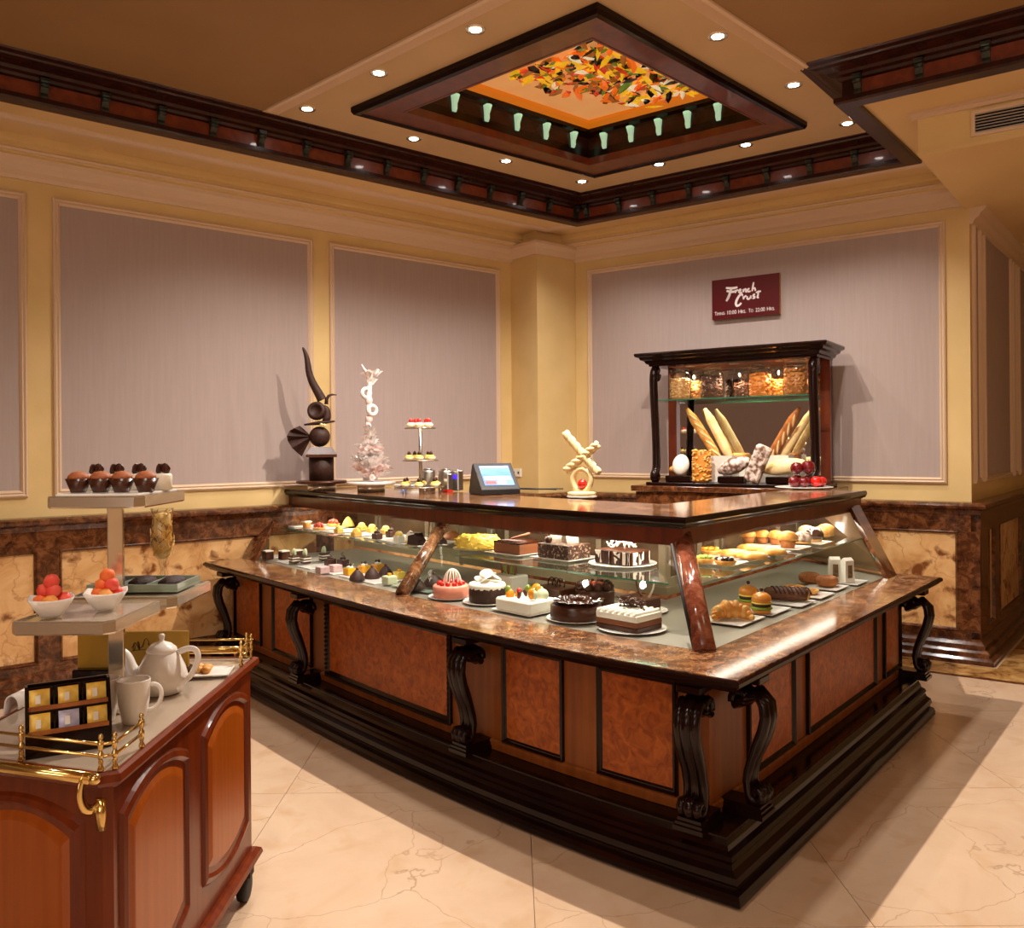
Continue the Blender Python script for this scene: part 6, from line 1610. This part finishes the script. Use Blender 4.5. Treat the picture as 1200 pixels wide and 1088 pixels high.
# ================================================================== SERVING TROLLEY
TX1, TX0, TY0, TY1, TZ = -.866, -1.355, 1.85, 2.88, .79
TL = 1.99      # front left corner depth
cart = empty('serving_trolley', (-1.1, 2.35, 0), label='cherry wood serving trolley with arched panels, brass rails and stacked shelves', cat='trolley')
def cpart(mb, name, mt, parent=None, **k): return mb.build(name, M[mt], parent or cart, world=True, **k)
CH = .045
plan = [(TX0, TL), (TX1-.036, TY0), (TX1, TY0+.018), (TX1, TY1), (TX0, TY1)]
def grow(pl, d):
    c = (sum(p[0] for p in pl)/len(pl), sum(p[1] for p in pl)/len(pl)); out = []
    n = len(pl)
    for i in range(n):
        a, b, e = Vector(pl[i-1]), Vector(pl[i]), Vector(pl[(i+1) % n]); u = (b-a).normalized(); v = (e-b).normalized(); n1 = Vector((u.y, -u.x)); n2 = Vector((v.y, -v.x)); mm = (n1+n2)/(1+n1.dot(n2)); out.append(b+mm*d)
    return out
cpart(MB().prism(grow(plan, -.018), .15, TZ-.03), 'cabinet_body', 'cart_red')
m = MB(); m.sweep([Vector(p) for p in plan], [(-.05, TZ-.035), (-.012, TZ-.035), (.0, TZ-.028), (.006, TZ-.018), (.004, TZ-.002), (-.004, TZ+.003), (-.012, TZ+.003), (-.012, TZ-.006), (-.05, TZ-.006)], closed=True); cpart(m, 'top_rim', 'cart_red')
cpart(MB().prism(grow(plan, -.012), TZ-.03, TZ), 'top_surface', 'laminate')
m = MB(); m.sweep([Vector(p) for p in grow(plan, -.01)], [(-.05, .12), (.012, .12), (.022, .13), (.018, .145), (.004, .155), (-.05, .155)], closed=True); cpart(m, 'base_moulding', 'cart_red'); cpart(MB().prism(grow(plan, -.03), .125, .155), 'bottom_board', 'cart_red')
# arched raised panels: right face (two) and front face (two)
fr_face = Face(Vector((TX1-.018, TY0)), Vector((0, 1)), Vector((1, 0)))
ff_o = Vector(plan[1]); ff_u = (Vector(plan[0])-ff_o).normalized(); ff_n = Vector((-ff_u.y, ff_u.x)); ff_n = ff_n if ff_n.y < 0 else -ff_n
ff = Face(ff_o-ff_n*.018, ff_u, ff_n)
def arch_outline(a0, a1, z0, z1, sh, rise, n=14, bot=True):
    pts = []; am = (a0+a1)/2; hw = (a1-a0)/2
    def arc(sign, zc): return [(am+hw*sign*t, zc+rise*(1-(abs(t))**2)) for t in np.linspace(-1, 1, n)]
    top = [(am+hw*t, z1-rise+rise*(1-t*t)) for t in np.linspace(1, -1, n)]
    if bot: low = [(am+hw*t, z0+rise*.8-rise*.8*(1-t*t)) for t in np.linspace(-1, 1, n)]
    else: low = [(a0, z0), (a1, z0)]
    return low+top
def arch_panel(face, a0, a1, z0, z1, rise, bot=True):
    steps = [(0, .0), (.006, .008), (.018, .012), (.026, .004), (.04, .003)]
    rings = []
    for (t, d) in steps:
        pts = arch_outline(a0+t, a1-t, z0+t, z1-t, 0, rise, 14, bot); rings.append([face.p(a, d, z) for a, z in pts])
    m = MB(); n = len(rings[0])
    for r0_, r1_ in zip(rings, rings[1:]): m.add(list(r0_)+list(r1_), [(i, (i+1) % n, n+(i+1) % n, n+i) for i in range(n)], False)
    fo = cpart(m, 'panel_moulding', 'cart_red')
    steps2 = [(.04, .003), (.055, .009), (.06, .010)]; rings = []
    for (t, d) in steps2: rings.append([face.p(a, d, z) for a, z in arch_outline(a0+t, a1-t, z0+t, z1-t, 0, rise, 14, bot)])
    m = MB()
    for r0_, r1_ in zip(rings, rings[1:]): m.add(list(r0_)+list(r1_), [(i, (i+1) % n, n+(i+1) % n, n+i) for i in range(n)], False)
    m.add(rings[-1], [tuple(range(n))]); m.build('raised_panel', M['cart_panel'], fo, world=True)
arch_panel(fr_face, .055, .455, .215, .735, .05); arch_panel(fr_face, .56, .965, .215, .735, .05)
LFF = (Vector(plan[0])-ff_o).length
arch_panel(ff, .055, LFF-.05, .215, .72, .045)
# castors
for (x, y, lb) in ((TX1-.03, TY1-.06, 0), (TX1-.09, TY0+.1, 1), (TX0+.08, TY1-.09, 2), (TX0+.1, TL+.08, 3)):
    m = MB(); m.box(x-.026, x+.026, y-.022, y+.022, .1, .125); m.box(x-.024, x-.018, y-.018, y+.018, .045, .1); m.box(x+.018, x+.024, y-.018, y+.018, .045, .1); co_ = cpart(m, 'castor_fork', 'steel', kind='stuff') if False else cpart(MB().box(x-.026, x+.026, y-.022, y+.022, .085, .125), 'castor_bracket', 'rubber')
    m = MB(); m.lathe([(.02, -.016), (.044, -.014), (.046, -.006), (.046, .006), (.044, .014), (.02, .016)], 24, M=Matrix.Translation((x, y-.0, .047)) @ Matrix.Rotation(R(90), 4, 'Y')); m.build('castor_wheel', M['rubber'], co_, world=True)
# brass gallery rails
def finial_post(x, y, h=.068):
    m = MB(); m.lathe([(.006, 0), (.0075, .006), (.004, .014), (.0055, .022), (.0035, .028), (.0065, h*.5-.005), (.0065, h*.5+.005), (.0035, h*.5+.01), (.005, h*.78), (.0068, h*.86), (.0068, h*.96), (.003, h), (.0055, h+.006), (.004, h+.013), (0, h+.015)], 12, (x, y, TZ+.003)); cpart(m, 'rail_post', 'brass')
ins = grow(plan, -.012)
fl_, c1, c2 = Vector(ins[0]), Vector(ins[1]), Vector(ins[2])
front = [fl_, fl_+(c1-fl_)*.5, c1, c2, Vector((ins[2].x, ins[2].y+.135))]
for q_ in (fl_, fl_+(c1-fl_)*.52, c1, c2, Vector((ins[2].x, ins[2].y+.135))): finial_post(q_.x, q_.y)
for h in (.033, .06):
    m = MB(); m.tube([(q_.x, q_.y, TZ+.003+h) for q_ in (fl_, c1)], .0038, 8); m.tube([(q_.x, q_.y, TZ+.003+h) for q_ in (c1, c2)], .0038, 8); m.tube([(q_.x, q_.y, TZ+.003+h) for q_ in (c2, front[-1])], .0038, 8); m.build('gallery_rail', M['brass'], cart, world=True, kind='stuff') if False else None
    for a, b in ((fl_, c1), (c1, c2), (c2, front[-1])): cpart(MB().tube([(a.x, a.y, TZ+.003+h), (b.x, b.y, TZ+.003+h)], .0038, 8), 'gallery_rail', 'brass')
br_, bl_ = Vector(ins[3]), Vector(ins[4])
bk_posts = [Vector((br_.x, br_.y-.12)), Vector((br_.x, br_.y-.015)), Vector((br_.x-.02, br_.y)), Vector((br_.x-.235, br_.y)), bl_]
for q_ in bk_posts: finial_post(q_.x, q_.y)
for h in (.033, .06):
    for a, b in zip(bk_posts, bk_posts[1:]): cpart(MB().tube([(a.x, a.y, TZ+.003+h), (b.x, b.y, TZ+.003+h)], .0038, 8), 'gallery_rail', 'brass')
# push handles
def handle(a, b, n, z):
    A_, B_ = Vector((a.x, a.y, z))+Vector((n.x, n.y, 0))*.035, Vector((b.x, b.y, z))+Vector((n.x, n.y, 0))*.035
    ho = cpart(MB().tube([A_, B_], .0125, 14), 'handle_bar', 'brass')
    for P_ in (A_, B_):
        s_ = 1 if P_ is B_ else -1; d = (B_-A_).normalized()*s_; m = MB(); m.ball(P_+d*.012, .013, 12, 8); m.build('ball_end', M['brass'], ho, world=True)
        nn = Vector((n.x, n.y, 0)); m = MB(); o_ = P_-d*.012; m.tube(smp([o_+Vector((0, 0, .004)), o_+nn*.012+Vector((0, 0, -.012)), o_+nn*.014+Vector((0, 0, -.04)), o_+nn*.002+Vector((0, 0, -.068)), o_-nn*.02+Vector((0, 0, -.078)), o_-nn*.04+Vector((0, 0, -.07))], 3), .011, 8, flat=.3, up=(n.x, n.y, 0)); q_ = o_-nn*.044+Vector((0, 0, -.09)); m.tube([q_+Vector((0, 0, .03)), q_+Vector((0, 0, -.04))], .012, 8, flat=.9); m.build('handle_bracket', M['brass'], ho, world=True)
handle(fl_+(c1-fl_)*.05, c1+(c1-fl_).normalized()*.004, ff_n, TZ+.002)
handle(Vector((bl_.x+.03, bl_.y)), Vector((br_.x-.06, br_.y)), Vector((0, 1)), TZ+.02)
# tower with three shelves
px_, py_ = -1.065, 2.29
Mx = Matrix.Translation((px_, py_, 0)) @ Matrix.Rotation(.32, 4, 'Z'); m = MB(); m.box(-.019, .019, -.019, .019, TZ, 1.348, M=Mx, bev=.002); cpart(m, 'tower_post', 'chrome')
def tshelf(x0, x1, y0, y1, z, name):
    pl = [Vector(p) for p in ((x0+.012, y0), (x1-.018, y0), (x1, y0+.02), (x1, y1), (x0, y1), (x0, y0+.012))]
    m = MB(); m.sweep(pl, [(-.006, z-.03), (0, z-.03), (.003, z-.026), (.003, z-.002), (0, z+.002), (-.006, z+.002)], closed=True); so = cpart(m, name, 'chrome'); MB().prism(grow([tuple(p) for p in pl], -.003), z-.022, z-.002).build('shelf_board', M['laminate'], so, world=True)
tshelf(-1.155, -.925, 1.96, 2.225, 1.10, 'lower_front_shelf'); tshelf(-1.19, -.905, 2.272, 2.54, 1.10, 'lower_rear_shelf'); tshelf(-1.185, -.945, 2.17, 2.45, 1.376, 'top_shelf')
# --- things on the top shelf
plt = flat_tray(.215, .255).build('serving_board', M['white'], label='thin white serving board on the top trolley shelf under the cupcakes', cat='tray'); plt.location = (-1.065, 2.313, 1.3750)
zcc = 1.3835
def cupcake(mt):
    e = empty('chocolate_cup'); m = MB(); m.lathe([(.019, 0), (.031, .036), (.029, .035), (0, .03)], 18, wob=lambda a, z: 1+.06*math.sin(4*a)*(z > .02)); m.build('dark_case', M['choc'], e)
    m = MB(); m.lathe([(.028, .032), (.025, .044), (.015, .053), (0, .056)], 18, wob=lambda a, z: 1+.06*math.sin(7*a+z*300)); m.build('praline_top', M[mt], e); return e
M['praline'] = mat('praline_mousse', rgb(158, 84, 44), .6, col2=rgb(186, 110, 66), scale=60, bump=.3)
c0_ = None
for px, lb in ((92, 'leftmost of the front four'), (118, 'second from left of the front four'), (143, 'third from left of the front four'), (171, 'rightmost of the front four')):
    y = 2.265; x = (px-600+ROLL*50)*y/F
    o = cupcake('praline') if c0_ is None else copy_tree(c0_)
    if c0_ is None: c0_ = o
    o.location = (x, y, zcc); o['category'] = 'cupcake'; o['group'] = 'chocolate cups on the top trolley shelf'; o['label'] = 'dark chocolate cup with praline mousse, '+lb
def wcup():
    e = empty('white_dessert'); m = MB(); m.lathe([(.026, 0), (.027, .03), (.024, .034), (0, .035)], 20); m.build('mousse', M['cream_w'], e)
    m = MB(); 
    for a in (0, 1.1, 2.2): blob(m, (.008*math.cos(3*a), .004, .045), (.014, .004, .012), .1, 8, 6, rz=a, rx=.3)
    m.build('chocolate_leaf', M['choc'], e); return e
w0_ = None
for px, lb in ((112, 'leftmost of the back row'), (136, 'second from left in the back row'), (162, 'third from left in the back row'), (190, 'right end of the back row')):
    y = 2.365; x = (px-600+ROLL*40)*y/F; o = wcup() if w0_ is None else copy_tree(w0_); w0_ = w0_ or o
    o.location = (x, y, zcc); o.scale = (1, 1, 1.3); o['category'] = 'dessert'; o['group'] = 'white desserts on the top trolley shelf'; o['label'] = 'round white dessert with dark chocolate leaves, '+lb
# --- lower shelves
def bowl(px, py, label, rz):
    p = G(px, py, 1.1025); e = empty('white_bowl', (p.x, p.y, 1.1025), rz, label, 'bowl'); m = MB(); rows = []
    for f_, z in ((.42, 0), (.5, .004), (.78, .024), (1, .042), (.95, .042), (.74, .026), (.45, .01), (.0, .009)):
        ring = []
        for i in range(24):
            a = 2*math.pi*i/24+math.pi/4; r_ = .05*f_; k = 1/max(abs(math.cos(a)), abs(math.sin(a))); k = 1+(k-1)*.75; lift = (.006*(k-1)/.4 if f_ > .9 else 0)
            ring.append((r_*k*math.cos(a), r_*k*math.sin(a), z+lift))
        rows.append(ring)
    m.loft(rows, closed=True); m.f.append(tuple(range(23, -1, -1))); m.sm.append(False); m.build('bowl', M['white'], e); return p
b1 = bowl(60, 722, 'square white bowl of sugared jellies, left one on the lower trolley shelf', .5); b2 = bowl(124, 713.5, 'square white bowl of sugared jellies, right one in front of the post', .35)
jm = None
rr = random.Random(31)
for (b, side) in ((b1, 'left'), (b2, 'right')):
    for i, (x, y, z, c, lb) in enumerate(((-.014, -.006, .024, 'candy', 'front left'), (.012, -.018, .022, 'candy3', 'front'), (.022, .010, .024, 'candy2', 'right'), (-.008, .018, .024, 'candy', 'back'), (-.014, .0, .046, 'candy2' if side == 'left' else 'candy', 'upper left'), (.012, .0, .046, 'candy2', 'upper right'), (.0, .004, .068, 'candy2' if side == 'left' else 'candy', 'topmost'))):
        m = MB(); m.lathe([(.009, 0), (.0165, .005), (.018, .014), (.0125, .026), (0, .029)], 14, wob=lambda a, z: 1+.05*math.sin(6*a)); o = m.build('jelly_sweet', M[c], label='sugared %s jelly sweet, %s in the %s white bowl' % ({'candy': 'orange', 'candy2': 'red', 'candy3': 'amber'}[c], lb, side), cat='sweet', group='jelly sweets in the %s bowl' % side)
        o.location = (b.x+x, b.y+y, 1.1045+z); o.rotation_euler = (rr.uniform(-.4, .4), rr.uniform(-.4, .4), rr.uniform(0, 3))
e = empty('glass_dish', (-1.03, 2.425, 1.1025), .0, 'green glass compartment dish of dark tea leaves on the rear trolley shelf', 'dish')
m = MB(); m.box(-.14, .11, -.085, .085, 0, .008, bev=.002); m.build('base', M['teal_glass'], e)
for (x0, x1, y0, y1) in ((-.14, .11, -.085, -.079), (-.14, .11, .079, .085), (-.14, -.134, -.079, .079), (.104, .11, -.079, .079), (-.062, -.056, -.079, .079), (.02, .026, -.079, .079)):
    m = MB(); m.box(x0, x1, y0, y1, .008, .022); m.build('rim', M['teal_glass'], e)
for cx in (-.098, -.018, .065):
    m = MB(); m.lathe([(.034, .008), (.032, .022), (.018, .032), (0, .034)], 18, (cx, -.005, 0), sy=1.6, wob=lambda a, z: 1+.1*math.sin(7*a)); m.build('tea_leaves', M['tea'], e, kind='stuff')
p = Vector((-1.045, 2.545)); e = empty('footed_glass', (p.x, p.y, 1.1025), 0, 'tall footed glass packed with golden noodle strands on the rear trolley shelf', 'glass')
m = MB(); m.lathe([(0, .002), (.028, 0), (.029, .004), (.008, .012), (.006, .03), (.009, .05), (.012, .062), (.024, .085), (.033, .115), (.034, .135), (.029, .17), (.029, .20), (.033, .216)], 24); m.build('glass', M['jar'], e, fix=False)
m = MB(); rr = random.Random(9); m.lathe([(.009, .066), (.02, .086), (.028, .115), (.028, .135), (.024, .17), (.024, .2), (0, .205)], 14); m.build('noodle_core', M['noodle'], e)
m = MB()
for i in range(110):
    a = rr.uniform(0, 6.28); z = rr.uniform(.08, .20); r_ = (.018+.0145*min(1, (z-.075)/.04)) if z < .14 else .0265; P = []
    da, dz = rr.uniform(-1, 1), rr.uniform(-.03, .03)
    for t in np.linspace(0, 1, 5): P.append(((r_)*math.cos(a+da*t), (r_)*math.sin(a+da*t), min(.212, max(.075, z+dz*t+.006*math.sin(5*t)))))
    m.tube(P, .0014, 4, cap=False)
m.build('noodle_strands', M['tea' if False else 'noodle'], e, kind='stuff')
m = MB()
for i in range(60):
    a = rr.uniform(0, 6.28); z = rr.uniform(.1, .205); r_ = .0315 if z < .14 else .0272; da = rr.uniform(-.5, .5)
    m.tube([(r_*math.cos(a+da*t), r_*math.sin(a+da*t), z+.012*t) for t in (0, .5, 1)], .0011, 4, cap=False)
m.build('dark_strands', M['bread_dark'], e, kind='stuff')
# --- on the trolley top
zT = TZ+.001
def on(px, py, name, label, cat, rz=0, z=zT, group=None): p = G(px, py, z); return empty(name, (p.x, p.y, z), rz, label, cat, group)
e = on(190, 812, 'teapot', 'white porcelain teapot with ribbed body on the trolley top', 'teapot', .12)
m = MB(); m.lathe([(.045, 0), (.055, .004), (.069, .03), (.072, .045), (.064, .075), (.05, .105), (.041, .118), (.038, .122)], 48, wob=lambda a, z: 1+.006*math.sin(24*a+z*120)); m.build('body', M['white'], e)
m = MB(); m.lathe([(.040, .118), (.043, .122), (.04, .13), (.026, .142), (.01, .148), (.006, .152), (.008, .16), (.009, .166), (.006, .17), (0, .171)], 32); m.build('lid', M['white'], e)
m = MB(); P = smp([(-.05, 0, .035), (-.078, 0, .05), (-.09, 0, .075), (-.096, 0, .105), (-.108, 0, .122), (-.118, 0, .125)]); m.tube(P, [.024*(1-i/(len(P)-1))**1.2+.0085 for i in range(len(P))], 14); m.build('spout', M['white'], e)
m = MB(); m.tube(smp([(.045, 0, .115), (.07, 0, .126), (.094, 0, .124), (.103, 0, .104), (.096, 0, .075), (.08, 0, .045), (.066, 0, .035)]), .0085, 12, flat=.7); m.build('handle', M['white'], e)
def mug(): 
    e = empty('mug'); m = MB(); m.lathe([(.0, .001), (.026, 0), (.029, .004), (.038, .05), (.041, .098), (.0405, .1), (.038, .1), (.036, .06), (.027, .008), (0, .006)], 32); m.build('body', M['white'], e)
    m = MB(); m.tube(smp([(.036, 0, .085), (.055, 0, .086), (.068, 0, .07), (.065, 0, .045), (.05, 0, .029), (.033, 0, .026)]), .0055, 10); m.build('handle', M['white'], e); e['category'] = 'mug'; e['group'] = 'white mugs on the trolley'; return e
e = mug(); p = G(157, 847, zT); e.location = (p.x, p.y, zT); e['label'] = 'white tapered mug in front of the teapot'; e.rotation_euler = (0, 0, .25); e.scale = (1, 1, 1.12)
o = copy_tree(e); o.location = (-1.066, 2.213, zT); o['label'] = 'white mug half hidden between the tea caddy and the front mug'; o.rotation_euler = (0, 0, 2.6)
o = sq_plate(.13, .11).build('cookie_plate', M['white'], label='small square white plate of cookies at the back of the trolley', cat='plate'); p = G(246, 791, zT); o.location = (p.x, p.y, zT); o.rotation_euler = (0, 0, .15)
for i, (dx, dy, lb) in enumerate(((-.035, -.01, 'front left on the small square plate'), (-.012, .012, 'back on the small square plate'), (-.005, -.015, 'front right on the small square plate'), (-.04, .02, 'rear left on the small square plate'))):
    m = MB(); rr = random.Random(i); blob(m, (0, 0, .011), (.018, .015, .011), .12, 10, 7, rnd=rr); c = m.build('cookie', M['bread'], label='golden cookie, '+lb, cat='cookie', group='cookies on the trolley plate'); c.location = (p.x+dx, p.y+dy, zT+.008); c.rotation_euler = (0, 0, i)
# gold card stand
e = empty('gold_menu_card', (-1.16, 2.60, zT), 0, 'gold menu card with a dark signature standing in a black base on the trolley', 'menu card')
m = MB(); m.box(-.17, .17, -.035, .035, 0, .042, bev=.004); m.build('black_base', M['black'], e)
m = MB(); m.box(-.165, .17, -.006, .006, .042, .15, M=Matrix.Rotation(-.0, 4, 'X')); m.build('card', M['goldcard'], e)
m = MB(); m.tube([(.0+.05*t+.006*math.sin(22*t), -.0075, .10+.02*t+.012*math.sin(31*t)) for t in np.linspace(0, 1, 40)], .0009, 4); m.tube([(.0, -.0075, .092), (.06, -.0075, .098)], .0008, 4); m.build('signature', M['tea'], e, kind='stuff')
# tea caddy
A_ = Vector((-1.112, 1.94)); B_ = Vector((-.957, 2.03)); u = (B_-A_).normalized(); n = Vector((u.y, -u.x)); n = n if n.y < 0 else -n; fT = Face(A_, u, n); W_ = (B_-A_).length
e = empty('tea_caddy', (A_.x, A_.y, zT), 0, 'black tiered tea caddy holding six foil sachets on the trolley top', 'tea caddy')
m = MB(); prof = [(0, zT), (0, .868), (-.035, .885), (-.035, .925), (-.045, .945), (-.07, .945), (-.07, zT)]
for (a0, a1) in ((0, .006), (W_-.006, W_)):
    q = MB(); vs = [fT.p(a, d, z) for a in (a0, a1) for d, z in ((0, zT), (0, .868), (-.045, .945), (-.07, .945), (-.07, zT))]; q.add(vs, [(0, 1, 2, 3, 4), (9, 8, 7, 6, 5)]+[(i, 5+i, 5+(i+1) % 5, (i+1) % 5) for i in range(5)]); q.build('side_panel', M['black'], e, world=True)
for (d0, d1, z0, z1, nm) in ((-.006, 0, zT, .842, 'front_panel'), (-.07, -.006, .792, .798, 'floor_panel'), (-.04, -.006, .836, .842, 'lower_tray'), (-.07, -.026, .886, .892, 'upper_tray'), (-.076, -.07, zT, .945, 'back_panel'), (-.036, -.030, .842, .886, 'riser'), (-.062, -.056, .892, .94, 'riser'), (-.004, .0, .842, .852, 'lower_lip'), (-.028, -.024, .892, .902, 'upper_lip')):
    q = MB(); fT.box(q, .006, W_-.006, d0, d1, z0, z1); q.build(nm, M['bread_dark' if 'lip' in nm else 'black'], e, world=True)
for r_, (d, z) in enumerate(((-.008, .8435), (-.032, .893))):
    for i in range(4):
        if i in (1, 2): q = MB(); a = W_*i/3; fT.box(q, a-.002, a+.002, d-.02, d+.004, z-.001, z+.04); q.build('divider', M['black'], e, world=True)
lab = [['gold', 'lilac', 'gold'], ['gold', 'gold', 'gold']]
for r_, (d, z) in enumerate(((-.0095, .8435), (-.0345, .8935))):
    for i in range(3):
        a0 = W_*i/3+.0085; a1 = W_*(i+1)/3-.0085; m = MB(); rows = []
        for t in np.linspace(0, 1, 6):
            rows.append([fT.p(a0+(a1-a0)*s_, d-.012*t+.003*math.sin(math.pi*t)*math.sin(math.pi*s_)+.001*math.sin(9*s_+6*t+i), z+.042*t) for s_ in np.linspace(0, 1, 7)])
        back = [[fT.p(a0+(a1-a0)*s_, d-.012*t-.004, z+.042*t) for s_ in np.linspace(0, 1, 7)] for t in np.linspace(0, 1, 6)]
        m.loft(rows); m.loft(back); c = lab[r_][i]; mid = fT.p((a0+a1)/2, d, z)
        sx = MB(); sx.v = [(v[0]-mid.x, v[1]-mid.y, v[2]-z) for v in m.v]; sx.f = m.f; sx.sm = m.sm
        o = empty('tea_sachet', mid, 0, '%s foil tea sachet, %s in the %s row of the caddy' % (c, ['left', 'middle', 'right'][i], ['lower', 'upper'][r_]), 'tea sachet', 'tea sachets in the caddy')
        sx.build('sachet', M['foil_blue' if c == 'lilac' else 'foil'], o, fix=False)
        q = MB(); pts = [fT.p(a0+(a1-a0)*s_, d-.012*t+.0052, z+.042*t) for t, s_ in ((.3, .3), (.3, .55), (.75, .55), (.75, .3))]; q.add([(v.x-mid.x, v.y-mid.y, v.z-z) for v in pts], [(0, 1, 2, 3)]); q.build('sachet_label', M['offwhite'], o, fix=False)
# white napkin over the left rim
e = MB(); rows = []
for t in np.linspace(0, 1, 12):
    a = math.pi*1.1*t-.3; rows.append([(.022*math.cos(a)-.0, y, .012+.03*math.sin(a)-(.03*(t-.8)*5 if t > .8 else 0)) for y in (-.05, -.02, .02, .05)])
e.loft(rows); o = e.build('folded_napkin', M['white'], label='folded white napkin draped over the left rim of the trolley behind the caddy', cat='napkin', fix=False); o.location = (TX0-.006, 2.36, TZ+.0)
md = o.modifiers.new('thick', 'SOLIDIFY'); md.thickness = .004
